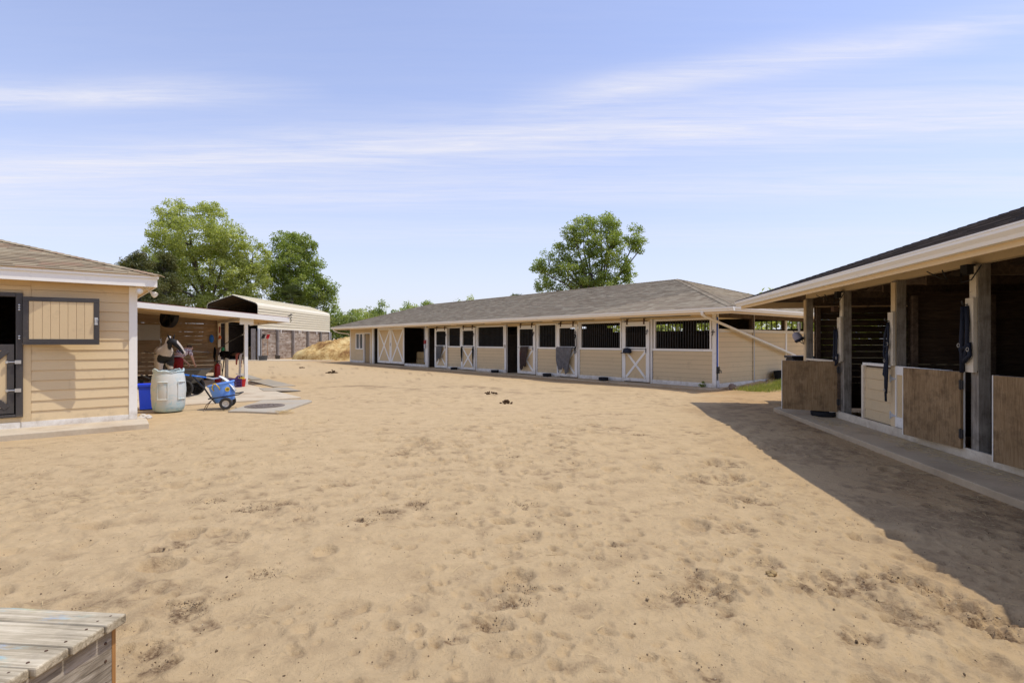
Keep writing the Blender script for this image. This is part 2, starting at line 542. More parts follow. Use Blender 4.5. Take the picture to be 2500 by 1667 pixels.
leaf_mat('leaf_bright', (0.25, 0.275, 0.06), (0.57, 0.58, 0.19), 0.55, (0.72, 0.69, 0.29))
leaf_mat('leaf_mid', (0.15, 0.20, 0.036), (0.38, 0.43, 0.10), 0.5, (0.55, 0.55, 0.17))
leaf_mat('leaf_hedge', (0.13, 0.165, 0.04), (0.27, 0.29, 0.085), 0.45, (0.38, 0.33, 0.12))
leaf_mat('needle_dark', (0.06, 0.072, 0.02), (0.17, 0.165, 0.045), 0.25, (0.24, 0.19, 0.06))
leaf_mat('palm_leaf', (0.050, 0.065, 0.022), (0.12, 0.14, 0.05), 0.25)
leaf_mat('grass_blade', (0.20, 0.24, 0.045), (0.42, 0.43, 0.10), 0.35, (0.62, 0.52, 0.20))


def concrete_mat(name, col, dirt=(0.36, 0.26, 0.16)):
    m, g = newmat(name)
    tc = g.n('ShaderNodeTexCoord')
    v = tc.outputs['Object']
    n1 = g.n('ShaderNodeTexNoise', {'Vector': v, 'Scale': 1.1, 'Detail': 7.0, 'Roughness': 0.62})
    n2 = g.n('ShaderNodeTexNoise', {'Vector': v, 'Scale': 22.0, 'Detail': 6.0, 'Roughness': 0.7})
    f = g.math('ADD', g.math('MULTIPLY_ADD', n1.outputs[0], 0.5, 0.70), g.math('MULTIPLY_ADD', n2.outputs[0], 0.3, -0.10))
    c = g.n('ShaderNodeVectorMath', {0: col, 'Scale': f}, operation='SCALE').outputs[0]
    c = g.mix(g.math('MULTIPLY', g.ramp(n1.outputs[0], [(0.48, 0.0), (0.66, 1.0)]), 0.65), c, dirt)
    principled(g, c, 0.9, n2.outputs[0], 0.25, 0.004, spec=0.2)
    return m


concrete_mat('concrete', (0.58, 0.485, 0.34))
concrete_mat('concrete_old', (0.44, 0.385, 0.29), (0.40, 0.31, 0.20))
concrete_mat('concrete_grey', (0.56, 0.43, 0.265), (0.36, 0.265, 0.16))
concrete_mat('mat_rubber', (0.36, 0.32, 0.245), (0.46, 0.34, 0.20))
M = MATS


def barrel_mat():
    m, g = newmat('barrel_plastic')
    tc = g.n('ShaderNodeTexCoord')
    v = tc.outputs['Object']
    n1 = g.n('ShaderNodeTexNoise', {'Vector': v, 'Scale': 7.0, 'Detail': 8.0, 'Roughness': 0.75, 'Distortion': 0.8})
    n2 = g.n('ShaderNodeTexNoise', {'Vector': v, 'Scale': 2.6, 'Detail': 4.0})
    sep = g.n('ShaderNodeSeparateXYZ', {0: v})
    low = g.ramp(sep.outputs[2], [(0.10, 0.42), (0.26, 0.0)])
    top = g.ramp(sep.outputs[2], [(0.80, 0.0), (0.90, 0.35)])
    t = g.math('ADD', g.math('ADD', g.ramp(n1.outputs[0], [(0.50, 0.0), (0.72, 0.75)]), low), g.math('ADD', top, g.math('MULTIPLY_ADD', n2.outputs[0], 0.4, -0.22)))
    c = g.mix(g.math('MINIMUM', g.math('MAXIMUM', t, 0.0), 1.0), (0.66, 0.67, 0.61), (0.26, 0.52, 0.60))
    principled(g, c, 0.6, n1.outputs[0], 0.15, 0.004, spec=0.3)


barrel_mat()


def shavings_mat():
    m, g = newmat('shavings')
    tc = g.n('ShaderNodeTexCoord')
    v = tc.outputs['Object']
    n1 = g.n('ShaderNodeTexNoise', {'Vector': v, 'Scale': 0.75, 'Detail': 7.0, 'Roughness': 0.7})
    n2 = g.n('ShaderNodeTexNoise', {'Vector': v, 'Scale': 9.0, 'Detail': 6.0, 'Roughness': 0.75})
    t = g.math('ADD', g.math('MULTIPLY', n1.outputs[0], 0.75), g.math('MULTIPLY', n2.outputs[0], 0.3))
    c = g.ramp(t, [(0.40, (0.72, 0.56, 0.27)), (0.49, (0.63, 0.44, 0.18)), (0.55, (0.46, 0.28, 0.10)), (0.63, (0.26, 0.135, 0.05))])
    principled(g, c, 0.95, n2.outputs[0], 0.9, 0.08, spec=0.1)


shavings_mat()
# ------------------------------------------------------------------ places
F_PX = 1303.0                     # focal length in photograph pixels, used only to turn measured points into metres


def G(u, v, z=0.0):
    """point of the level plane z that was measured at photograph pixel u, v"""
    y = F_PX * (CAM_H - z) / (v - 833.0)
    return Vector(((u - 1250.0) / F_PX * y, y, z))


D2 = Vector((0.768, 0.640, 0))        # front line of the left stable, width of the long barn
D1 = Vector((-0.640, 0.768, 0))       # length of the long barn
LB = Vector((-7.17, 10.19, 0))        # near corner of the left stable
MBN = Vector((6.71, 17.56, 0))        # near corner of the long barn
EV = Vector((0.157, 0.988, 0)).normalized()    # length of the right barn
RBN = Vector((6.74, 12.25, 0))        # far corner post of the right barn


def ang(v):
    return math.atan2(v.y, v.x)


# ------------------------------------------------------------------ terrain heights
_tab = RNG.random((256, 256))


def vnoise(x, y):
    xi = np.floor(x).astype(int)
    yi = np.floor(y).astype(int)
    fx = x - xi
    fy = y - yi
    fx = fx * fx * (3 - 2 * fx)
    fy = fy * fy * (3 - 2 * fy)
    a = _tab[xi & 255, yi & 255]
    b = _tab[(xi + 1) & 255, yi & 255]
    c = _tab[xi & 255, (yi + 1) & 255]
    d = _tab[(xi + 1) & 255, (yi + 1) & 255]
    return (a * (1 - fx) + b * fx) * (1 - fy) + (c * (1 - fx) + d * fx) * fy - 0.5


# scuffed pits in the sand: x, y, radius, depth
PITS = []
for (u, v, r) in [(1700, 1462, .20), (1722, 1448, .16), (1758, 1128, .30), (1762, 1168, .28), (1838, 1220, .13), (1798, 1292, .16), (1862, 1377, .13),
                  (524, 1226, .12), (662, 1238, .15), (584, 1248, .10), (827, 1187, .12), (888, 1275, .09), (1018, 1229, .11),
                  (943, 1251, .12), (650, 1403, .11), (487, 1476, .09), (445, 1505, .15), (426, 1328, .13), (565, 1323, .11),
                  (987, 1110, .16), (732, 1267, .09), (2080, 1430, .22), (2010, 1440, .14), (2250, 1520, .16), (2400, 1500, .26), (2320, 1470, .18), (2180, 1410, .14), (2480, 1520, .22),
                  (2095, 1570, .1), (1690, 1655, .11), (1250, 1478, .10), (1300, 1440, .10), (1495, 1330, .09), (360, 1633, .13),
                  (1250, 1120, .10), (1560, 1065, .14), (1300, 1188, .08), (1275, 1230, .08), (1095, 1565, .09), (1185, 1535, .1)]:
    p = G(u, v)
    PITS.append((p.x, p.y, r, r * 0.17))
DENTS = []
_rd = random.Random(5)
for i in range(5200):
    rr = 1.4 + 15.5 * (_rd.random() ** 0.75)
    th = _rd.uniform(R(-58), R(52))
    x, y = rr * math.sin(th), rr * math.cos(th)
    keep = 0.42 + 1.6 * float(vnoise(np.array([x * 0.35 + 40]), np.array([y * 0.35 + 9]))[0])
    if _rd.random() > keep: continue
    s = _rd.choice((0.045, 0.06, 0.075, 0.085, 0.10, 0.12))
    DENTS.append((x, y, s, s * (_rd.uniform(0.03, 0.15) if _rd.random() < 0.86 else _rd.uniform(0.25, 0.42)), _rd.uniform(0.65, 1.45), _rd.uniform(0, 3.14)))


for i in range(5000):
    rr = 1.6 + 8.0 * (_rd.random() ** 0.8)
    th = _rd.uniform(R(-50), R(46))
    x, y = rr * math.sin(th), rr * math.cos(th)
    keep = 0.45 + 1.8 * float(vnoise(np.array([x * 0.8 + 4]), np.array([y * 0.8 + 90]))[0])
    if _rd.random() > keep: continue
    s = _rd.uniform(0.016, 0.040) * (0.8 + 0.06 * rr)
    DENTS.append((x, y, s, s * _rd.uniform(0.25, 0.55), _rd.uniform(1.01, 1.9), _rd.uniform(0, 3.14)))


def flat_mask(x, y):
    """1 in the open yard, falling to 0 beside the slabs and buildings"""
    def rect(o, ax, x0, x1, y0, y1, soft):
        ay = Vector((-ax.y, ax.x))
        lx = (x - o.x) * ax.x + (y - o.y) * ax.y
        ly = (x - o.x) * ay.x + (y - o.y) * ay.y
        dx = np.maximum(np.maximum(x0 - lx, lx - x1), 0)
        dy = np.maximum(np.maximum(y0 - ly, ly - y1), 0)
        return np.clip(np.hypot(dx, dy) / soft, 0, 1)
    m = rect(LB, D2, -8, 4.1, -0.95, 13, 0.5)
    m = np.minimum(m, rect(LB, D2, 1.6, 4.0, -0.4, 3, 0.5))
    m = np.minimum(m, rect(MBN, D1, -1.0, 31, -10, 0.8, 0.8))
    m = np.minimum(m, rect(RBN, EV, -20, 1.0, -9, 0.80, 0.35))
    return m


def height(x, y, fine=True):
    x = np.asarray(x, dtype=float)
    y = np.asarray(y, dtype=float)
    r = np.hypot(x, y)
    fade = np.clip((34 - r) / 14, 0, 1)
    fl = flat_mask(x, y)
    h = 0.075 * vnoise(x * 0.23 + 3, y * 0.23 + 7) + 0.05 * vnoise(x * 0.7 + 13, y * 0.7 + 1)
    h = h + 0.014 * vnoise(x * 1.9, y * 1.9 + 31)
    scuff = np.clip(0.6 + 1.8 * vnoise(x * 0.45 + 70, y * 0.45 + 50), 0.15, 1.6)
    h = h + 0.008 * scuff * vnoise(x * 4.3 + 5, y * 4.3 + 2)
    near = np.clip((16 - r) / 6, 0, 1)
    if fine:
        h = h + near * scuff * (0.015 * vnoise(x * 9.1, y * 9.1) + 0.018 * vnoise(x * 19 + 3, y * 19 + 8) + 0.012 * vnoise(x * 41, y * 41))
    # faint wheel ruts swinging past the left stable
    rut = np.sin((np.hypot(x + 3.0, y - 17.0) + 0.12 * vnoise(x * .8, y * .8)) * 10.0)
    rm = np.clip((-x - 1.5) / 3, 0, 1) * np.clip((10 - y) / 3, 0, 1) * np.clip((y - 3.0) / 2, 0, 1)
    h = h + (0.011 + 0.014 * vnoise(x * 1.1, y * 1.1)) * rut * rm
    h = h * fade * (0.12 + 0.88 * fl)
    # soil built up against the side of the long barn, small mound
    lx = (x - MBN.x) * D2.x + (y - MBN.y) * D2.y
    ly = (x - MBN.x) * D1.x + (y - MBN.y) * D1.y
    bank = np.clip((lx - 0.6) / 5.0, 0, 1) * np.exp(-np.clip(-ly, 0, 9) / 1.6) * (ly < 0.3)
    h = h + 0.30 * bank
    return h - 0.03 * (1 - fl)


def gz(x, y):
    return float(height(np.array([x]), np.array([y]), False)[0])


def sand_material():
    m, g = newmat('sand')
    tc = g.n('ShaderNodeTexCoord')
    v = tc.outputs['Object']
    n1 = g.n('ShaderNodeTexNoise', {'Vector': v, 'Scale': 0.35, 'Detail': 6.0, 'Roughness': 0.6})
    n2 = g.n('ShaderNodeTexNoise', {'Vector': v, 'Scale': 3.5, 'Detail': 8.0, 'Roughness': 0.7})
    n3 = g.n('ShaderNodeTexNoise', {'Vector': v, 'Scale': 38.0, 'Detail': 6.0, 'Roughness': 0.75})
    n4 = g.n('ShaderNodeTexNoise', {'Vector': v, 'Scale': 190.0, 'Detail': 3.0, 'Roughness': 0.6})
    c = g.ramp(n2.outputs[0], [(0.30, (0.435, 0.308, 0.168)), (0.50, (0.535, 0.386, 0.209)), (0.70, (0.595, 0.434, 0.240))])
    c = g.mix(g.math('MULTIPLY', g.ramp(n1.outputs[0], [(0.40, 0.0), (0.65, 1.0)]), 0.45), c, (0.565, 0.408, 0.214))
    # small dark specks of dung and chaff
    sp = g.math('MULTIPLY', g.ramp(n3.outputs[0], [(0.60, 0.0), (0.68, 1.0)]), g.ramp(n2.outputs[0], [(0.36, 0.25), (0.60, 1.0)]))
    c = g.mix(g.math('MULTIPLY', sp, 0.7), c, (0.19, 0.125, 0.075))
    lt = g.ramp(n4.outputs[0], [(0.66, 0.0), (0.74, 1.0)])
    c = g.mix(g.math('MULTIPLY', lt, 0.35), c, (0.68, 0.55, 0.38))
    # damp turned-over sand, trodden dung and dent floors with painted shade, painted per vertex from the place itself
    a = g.n('ShaderNodeAttribute', attribute_name='damp')
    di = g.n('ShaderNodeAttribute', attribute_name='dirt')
    c = g.mix(g.math('MULTIPLY', di.outputs['Fac'], g.ramp(n2.outputs[0], [(0.30, 0.55), (0.60, 1.0)])), c, (0.49, 0.315, 0.150))  # brown belt by the barns: dirt, plus a warm tint painted into their shade
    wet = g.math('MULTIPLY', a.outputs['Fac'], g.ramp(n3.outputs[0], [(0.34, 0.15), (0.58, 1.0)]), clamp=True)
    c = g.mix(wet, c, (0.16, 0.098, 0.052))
    gr = g.n('ShaderNodeAttribute', attribute_name='grassy')
    c = g.mix(g.math('MULTIPLY', gr.outputs['Fac'], g.ramp(n2.outputs[0], [(0.35, 0.5), (0.6, 1.0)])), c, (0.13, 0.12, 0.05))
    n5 = g.n('ShaderNodeTexNoise', {'Vector': v, 'Scale': 13.0, 'Detail': 7.0, 'Roughness': 0.62, 'Distortion': 0.6})
    # lighter on the crests, browner in the hollows of the small relief
    c = g.mix(g.math('MULTIPLY', g.ramp(n5.outputs[0], [(0.30, 1.0), (0.45, 0.0)]), 0.22), c, (0.36, 0.255, 0.145))
    hgt = g.math('ADD', g.math('ADD', g.math('MULTIPLY', n3.outputs[0], 0.6), g.math('MULTIPLY', n4.outputs[0], 0.25)), g.math('MULTIPLY', n5.outputs[0], 1.3))
    principled(g, c, 0.95, hgt, 0.9, 0.020, spec=0.12)


sand_material()


def build_ground():
    cx, cy = 0.0, -0.6
    rows = [0.35, 0.8]
    r = 1.25
    while r < 22:
        rows.append(r)
        r *= 1.0043
    while r < 1500:
        rows.append(r)
        r *= 1.05 if r < 120 else 1.25
    rows = np.array(rows)
    th = np.concatenate([np.linspace(R(-62), R(58), 690), np.linspace(R(62), R(294), 48)])
    rr, tt = np.meshgrid(rows, th, indexing='ij')
    x = cx + rr * np.sin(tt)
    y = cy + rr * np.cos(tt)
    z = height(x, y)
    front = (np.cos(tt) > 0.3)
    ri = rows
    damp = np.zeros_like(z)
    fl = flat_mask(x, y)

    def window(px, py, rad):
        d = math.hypot(px - cx, py - cy)
        i0 = np.searchsorted(ri, d - rad)
        i1 = np.searchsorted(ri, d + rad)
        a = math.atan2(px - cx, py - cy)
        da = rad / max(d, 0.4) * 1.1
        j0 = np.searchsorted(th, a - da)
        j1 = np.searchsorted(th, a + da)
        return slice(max(i0, 0), i1), slice(max(j0, 0), j1)
    for (px, py, s, dep, asp, ro) in DENTS:
        w = window(px, py, s * 2.6)
        X, Y = x[w] - px, y[w] - py
        if X.size == 0: continue
        a = (X * math.cos(ro) + Y * math.sin(ro)) / (s * asp)
        b = (-X * math.sin(ro) + Y * math.cos(ro)) / s
        q = np.hypot(a, b)
        bowl = -dep * np.clip(1 - q * q, 0, 1) ** (0.55 if asp > 1.0 else 1.2) * (1 + 0.5 * a)
        rim = 0.36 * dep * np.exp(-((q - 1.2) / 0.33) ** 2)
        z[w] += (bowl + rim) * fl[w]
        if asp > 1.0 and s * 97 % 1.0 > 0.5:
            damp[w] = np.maximum(damp[w], 0.42 * np.clip(1.1 - q, 0, 1) * fl[w])  # darker dent floors: moist sand plus shade painted in for definition
    for (px, py, s, dep) in PITS:
        w = window(px, py, s * 3.2)
        X, Y = x[w] - px, y[w] - py
        if X.size == 0: continue
        ro = (px * 13.7 + py * 5.1) % 3.14
        asp = 1.0 + (px * 7.3 + py * 3.9) % 0.9
        A_ = (X * math.cos(ro) + Y * math.sin(ro)) / asp
        B_ = (-X * math.sin(ro) + Y * math.cos(ro)) * math.sqrt(asp)
        q = np.hypot(A_, B_) / s
        q = q + 1.0 * vnoise(X / s * 1.4 + px * 7, Y / s * 1.4 + py * 3) + 0.6 * vnoise(X / s * 3.7 + py, Y / s * 3.7 + px)
        side = np.clip(0.75 + 0.5 * (A_ / s), 0.2, 1.3)
        z[w] += -dep * side * np.clip(1 - q * q, 0, 1) ** 0.8 + 0.22 * dep * np.exp(-((q - 1.3) / 0.4) ** 2)
        z[w] += dep * 0.5 * vnoise(x[w] * 33, y[w] * 33) * np.clip(1.8 - q, 0, 1)
        dn = vnoise(x[w] * 14, y[w] * 14) + 0.7 * vnoise(x[w] * 31, y[w] * 31)
        damp[w] = np.maximum(damp[w], np.clip((1.25 - q) * 1.4, 0, 1) * np.clip(0.42 + 1.9 * dn, 0, 1))
    # trodden, damper sand along the right barn and a dung-flecked belt across the yard
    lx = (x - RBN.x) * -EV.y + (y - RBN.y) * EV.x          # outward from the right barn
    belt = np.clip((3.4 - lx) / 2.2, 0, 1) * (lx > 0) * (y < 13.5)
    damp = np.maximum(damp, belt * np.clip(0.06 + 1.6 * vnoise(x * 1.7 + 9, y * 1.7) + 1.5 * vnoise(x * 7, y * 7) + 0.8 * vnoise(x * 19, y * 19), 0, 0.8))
    b2 = np.exp(-((y - 17.2 + 0.25 * x) / 1.7) ** 2) * np.clip((7 - np.abs(x + 2.5)) / 4, 0, 1)
    damp = np.maximum(damp, b2 * np.clip(0.0 + 1.6 * vnoise(x * 1.3 + 19, y * 2.0 + 4) + 1.2 * vnoise(x * 5, y * 5), 0, 0.7))
    damp = np.maximum(damp, np.clip(1.5 * (vnoise(x * 1.3 + 33, y * 1.3 + 21) + 1.0 * vnoise(x * 8 + 3, y * 8 + 2) + 0.7 * vnoise(x * 21, y * 21) - 0.42), 0, 0.7) * fl)
    # trodden dirt along both barns, browned also to warm the colour of their shade
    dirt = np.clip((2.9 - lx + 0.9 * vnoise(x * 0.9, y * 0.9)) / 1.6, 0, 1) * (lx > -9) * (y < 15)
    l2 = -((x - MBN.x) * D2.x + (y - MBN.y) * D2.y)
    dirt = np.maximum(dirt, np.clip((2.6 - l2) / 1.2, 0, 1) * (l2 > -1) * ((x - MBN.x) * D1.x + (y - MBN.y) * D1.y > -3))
    # grass beside the long barn and beyond the yard
    gx = (x - MBN.x) * D2.x + (y - MBN.y) * D2.y
    gy = (x - MBN.x) * D1.x + (y - MBN.y) * D1.y
    grass = np.clip(1.5 - np.hypot((gx - 2.6) / 2.6, (gy + 1.05) / 0.62), 0, 1)
    far = np.clip((y - 62) / 6, 0, 1)
    far = np.maximum(far, np.clip((-x - 26) / 5, 0, 1))
    far = np.maximum(far, np.clip((gx - 11) / 3, 0, 1) * np.clip((gy + 6) / 3, 0, 1))
    grassy = np.clip(np.maximum(grass * 0.75, far), 0, 1)
    n, k = x.shape
    V = np.stack([x, y, z], -1).reshape(-1, 3)
    i = np.arange(n - 1)[:, None]
    j = np.arange(k)[None, :]
    j2 = (j + 1) % k
    Q = np.stack([i * k + j + 0 * j2, (i + 1) * k + j + 0 * j2, (i + 1) * k + j2 + 0 * i, i * k + j2 + 0 * i], -1).reshape(-1, 4)
    Q = Q[:, ::-1]
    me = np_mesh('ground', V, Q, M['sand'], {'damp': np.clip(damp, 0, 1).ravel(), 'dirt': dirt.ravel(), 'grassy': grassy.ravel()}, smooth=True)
    o = link('ground', me)
    tag(o, kind='structure')
    # close the middle under the camera
    return o


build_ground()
# patch under the camera that closes the ring
pm = MB()
pm.add([(0 + 0.36 * math.sin(a), -0.6 + 0.36 * math.cos(a), -0.03) for a in np.linspace(0, 2 * math.pi, 24, endpoint=False)], [tuple(range(24))])
tag(pm.build('ground_patch', M['sand']), kind='structure')


# ------------------------------------------------------------------ slabs
def slab(name, pts, z0, z1, mat):
    b = MB()
    n = len(pts)
    b.prism([(p[0], p[1]) for p in pts], z0, z1, 'z')
    o = b.build(name, mat, bevel=0.012)
    return tag(o, kind='structure')


def LBp(a, d, z=0.0):
    """left stable frame: a along the front to the right, d back from the front"""
    q = LB + D2 * a + D1 * d
    return Vector((q.x, q.y, z))


def MBp(t, o, z=0.0):
    """long barn frame: t along the front from the near corner, o outward"""
    q = MBN + D1 * t - D2 * o
    return Vector((q.x, q.y, z))


def RBp(t, o, z=0.0):
    """right barn frame: t towards the camera, o outward into the yard"""
    q = RBN - EV * t + Vector((-EV.y, EV.x, 0)) * o
    return Vector((q.x, q.y, z))


slab('stable_apron', [LBp(-7.9, -0.78), LBp(0.12, -0.80), LBp(0.16, -0.02), LBp(0.05, 0.3), LBp(-7.9, 0.3)], -0.15, 0.07, M['concrete'])
slab('wash_pad', [LBp(0.02, 2.85), LBp(3.95, 2.62), LBp(4.02, 12.7), LBp(0.02, 12.7)], -0.2, 0.012, M['concrete'])
slab('manhole_pad', [G(556, 1004), G(600, 1004.5), G(678, 1008), G(762, 979), G(752, 976), G(641, 977)], -0.2, 0.016, M['concrete_old'])
slab('long_barn_walk', [MBp(-0.15, 0.62), MBp(30, 0.62), MBp(30, -8.2), MBp(0.3, -8.2), MBp(-0.15, -0.2)], -0.2, 0.022, M['concrete_grey'])
slab('right_barn_walk', [RBp(-0.62, 0.05), RBp(0.28, 0.78), RBp(17, 0.78), RBp(17, -0.02), RBp(-0.62, -0.02)], -0.2, 0.050, M['concrete_grey'])
slab('carport_apron', [(-26, 42.2), (-14.5, 42.6), (-14.5, 46), (-26, 46)], -0.2, 0.03, M['concrete'])
# ------------------------------------------------------------------ shared building pieces
def lap_mesh(L, h, t0=0.024, t1=0.008, out=-1, mat=None, _c={}):
    k = (round(L, 3), round(h, 3), t0, t1, out, mat.name)
    if k not in _c:
        _c[k] = MB().prism([(out * t0, 0), (0, 0), (0, h), (out * t1, h)], 0, L, 'x').mesh('siding_board', mat)
    return _c[k]


def siding(parent, x0, x1, z0, z1, face, out=-1, exposure=0.176, mat=None, rot=None, origin=(0, 0), t0=0.024, splits=()):
    """lap boards; with rot the wall runs along the rotated x axis from origin"""
    mat = mat or M['tan_paint']
    z = z0
    i = 0
    while z < z1 - 0.01:
        h = min(exposure, z1 - z)
        cuts = [x0] + [s for (row, s) in splits if row == i] + [x1]
        for a, b in zip(cuts[:-1], cuts[1:]):
            me = lap_mesh(b - a - (0.003 if len(cuts) > 2 else 0), h - 0.0045, t0, 0.008, out, mat)
            if rot is None:
                link('siding_board', me, parent, (a, face, z))
            else:
                c, s = math.cos(rot), math.sin(rot)
                link('siding_board', me, parent, (origin[0] + a * c - face * s, origin[1] + a * s + face * c, z), (0, 0, rot))
        z += exposure
        i += 1


GUT = [(0.0, 0.0), (0.075, 0.0), (0.085, 0.035), (0.118, 0.075), (0.118, 0.105), (0.125, 0.108), (0.125, 0.125), (0.0, 0.125)]


def roof_hip(bld, x0, x1, y0, y1, ze, pitch, smat, slopes, n_single=300, soffit='dark_timber', exposure=0.143, seed=1, thick=0.10, shingle_w=(0.22, 0.30, 0.38)):
    """hip roof in the building's frame; eave rectangle at height ze. slopes: which sides get real shingles ('y0','y1','x0','x1')"""
    rnd = random.Random(seed)
    run = min(x1 - x0, y1 - y0) / 2
    zr = ze + run * pitch
    if (x1 - x0) >= (y1 - y0):
        ra, rb = (x0 + run, (y0 + y1) / 2), (x1 - run, (y0 + y1) / 2)
        long_x = True
    else:
        ra, rb = ((x0 + x1) / 2, y0 + run), ((x0 + x1) / 2, y1 - run)
        long_x = False
    b = MB()
    ring = [(x0, y0), (x1, y0), (x1, y1), (x0, y1)]
    for dz, mi, flip in ((0.0, 0, 1), (-thick, 1, -1)):
        v = [(p[0], p[1], ze + dz) for p in ring] + [(ra[0], ra[1], zr + dz), (rb[0], rb[1], zr + dz)]
        if long_x:
            f = [(0, 1, 5, 4), (2, 3, 4, 5), (1, 2, 5), (3, 0, 4)]
        else:
            f = [(0, 1, 4), (2, 3, 5), (1, 2, 5, 4), (3, 0, 4, 5)]
        b.add(v, f, mi)
    n = 6
    b.add([(p[0], p[1], ze) for p in ring] + [(p[0], p[1], ze - thick) for p in ring], [(i, (i + 1) % 4, 4 + (i + 1) % 4, 4 + i) for i in range(4)], 1)
    roof = b.build('roof', [M[smat], M[soffit]], bld)
    # shingles
    RZ = bld.matrix_basis
    loose = {}
    for w in shingle_w:
        mb = MB()
        e = exposure
        mb.add([(-w / 2, -0.012, 0.014), (w / 2, -0.012, 0.014), (w / 2, e, 0.002), (-w / 2, e, 0.002),
                (-w / 2, -0.012, 0.001), (w / 2, -0.012, 0.001), (w / 2, e, 0.001), (-w / 2, e, 0.001)],
               [(0, 1, 2, 3), (4, 5, 1, 0), (5, 6, 2, 1), (7, 4, 0, 3), (6, 7, 3, 2), (7, 6, 5, 4)])
        me = mb.mesh('shingle', M[smat])
        a = me.attributes.new('loose', 'FLOAT', 'POINT')
        a.data.foreach_set('value', [1.0] * len(me.vertices))
        loose[w] = me
    sl = math.sqrt(1 + pitch * pitch)
    dt = exposure / sl
    VV, QQ, SH = [], [], []
    singles = []
    for side in slopes:
        if side == 'y0': A, a, bb, L = Vector((x0, y0)), Vector((1, 0)), Vector((0, 1)), x1 - x0
        if side == 'y1': A, a, bb, L = Vector((x1, y1)), Vector((-1, 0)), Vector((0, -1)), x1 - x0
        if side == 'x0': A, a, bb, L = Vector((x0, y1)), Vector((0, -1)), Vector((1, 0)), y1 - y0
        if side == 'x1': A, a, bb, L = Vector((x1, y0)), Vector((0, 1)), Vector((-1, 0)), y1 - y0
        yax = Vector((bb.x, bb.y, pitch)).normalized()
        xax = Vector((a.x, a.y, 0))
        nrm = xax.cross(yax)
        rot = Matrix((xax, yax, nrm)).transposed().to_4x4()

        def P(s, t, lift):
            q = A + a * s + bb * t
            return Vector((q.x, q.y, ze + pitch * t)) + nrm * lift
        t = 0.0
        while t < run - dt * 0.5:
            t2 = min(t + dt, run)
            s = t + rnd.uniform(-0.35, 0)
            while s < L - t:
                w = rnd.choice(shingle_w)
                s0, s1 = s, s + w
                lo0, lo1 = max(s0, t), min(s1, L - t)
                hi0, hi1 = max(s0, t2), min(s1, L - t2)
                s = s1
                if lo1 - lo0 < 0.02: continue
                if hi1 < hi0: hi0 = hi1 = (hi0 + hi1) / 2
                clipped = not (abs(lo0 - s0) < 1e-6 and abs(lo1 - s1) < 1e-6 and abs(hi0 - s0) < 1e-6 and abs(hi1 - s1) < 1e-6)
                th = 0.013 + rnd.choice((0, 0, 0.006))
                c = RZ @ P((s0 + s1) / 2, (t + t2) / 2, 0)
                singles.append((c.x * c.x + c.y * c.y if (c.y > 1 and abs(c.x / c.y) < 0.97) else 1e9, clipped, w, rot, P((s0 + s1) / 2, t, 0.001), (P(lo0 + .002, t - .01, th), P(lo1 - .002, t - .01, th), P(hi1 - .002, t2, .003), P(hi0 + .002, t2, .003), P(lo0 + .002, t - .01, .0005), P(lo1 - .002, t - .01, .0005))))
            t += dt
    singles.sort(key=lambda q: (q[1], q[0]))
    for i, (d, cl, w, rot, p0, q) in enumerate(singles):
        if i < n_single and not cl and d < 1e8:
            o = link('shingle', loose[w], roof)
            m4 = rot.copy()
            m4.translation = p0
            o.matrix_basis = m4
        else:
            k = len(VV)
            VV += [tuple(v) for v in q]
            QQ += [(k, k + 1, k + 2, k + 3), (k + 4, k + 5, k + 1, k)]
            SH += [rnd.random()] * 6
    me = np_mesh('shingle_field', np.array(VV), np.array(QQ), M[smat], {'shade': SH})
    tag(link('shingle_field', me, roof), kind='stuff')
    # hip and ridge caps
    caps = MB()
    lines = [((x0, y0, ze), (ra[0], ra[1], zr)), ((x1, y0, ze), ((rb if long_x else ra)[0], (rb if long_x else ra)[1], zr)),
             ((x1, y1, ze), (rb[0], rb[1], zr)), ((x0, y1, ze), ((ra if long_x else rb)[0], (ra if long_x else rb)[1], zr)),
             ((ra[0], ra[1], zr), (rb[0], rb[1], zr))]
    for p, q in lines:
        p, q = Vector(p), Vector(q)
        Ln = (q - p).length
        k = max(1, int(Ln / 0.145))
        t = (q - p).normalized()
        s = t.cross(Vector((0, 0, 1))).normalized()
        drop = pitch * 0.707 * 0.13 if p.z != q.z else pitch * 0.13
        for i in range(k):
            c0 = p + t * (Ln * i / k)
            c1 = p + t * (Ln * (i + 1.06) / k)
            u0, u1 = Vector((0, 0, 0.030)), Vector((0, 0, 0.020))
            dn = Vector((0, 0, -drop))
            vs = [c0 + u0, c0 + s * 0.13 + u0 + dn, c1 + s * 0.13 + u1 + dn, c1 + u1, c0 - s * 0.13 + u0 + dn, c1 - s * 0.13 + u1 + dn,
                  c0 + Vector((0, 0, .012)), c0 + s * .13 + dn + Vector((0, 0, .012)), c0 - s * .13 + dn + Vector((0, 0, .012))]
            caps.add(vs, [(0, 1, 2, 3), (4, 0, 3, 5), (6, 7, 1, 0), (8, 6, 0, 4)])
    o = caps.build('ridge_cap', M[smat], roof)
    a = o.data.attributes.new('shade', 'FLOAT', 'POINT')
    a.data.foreach_set('value', np.repeat(RNG.random(len(o.data.vertices) // 9), 9).astype(np.float32))
    tag(o, kind='stuff')
    return roof


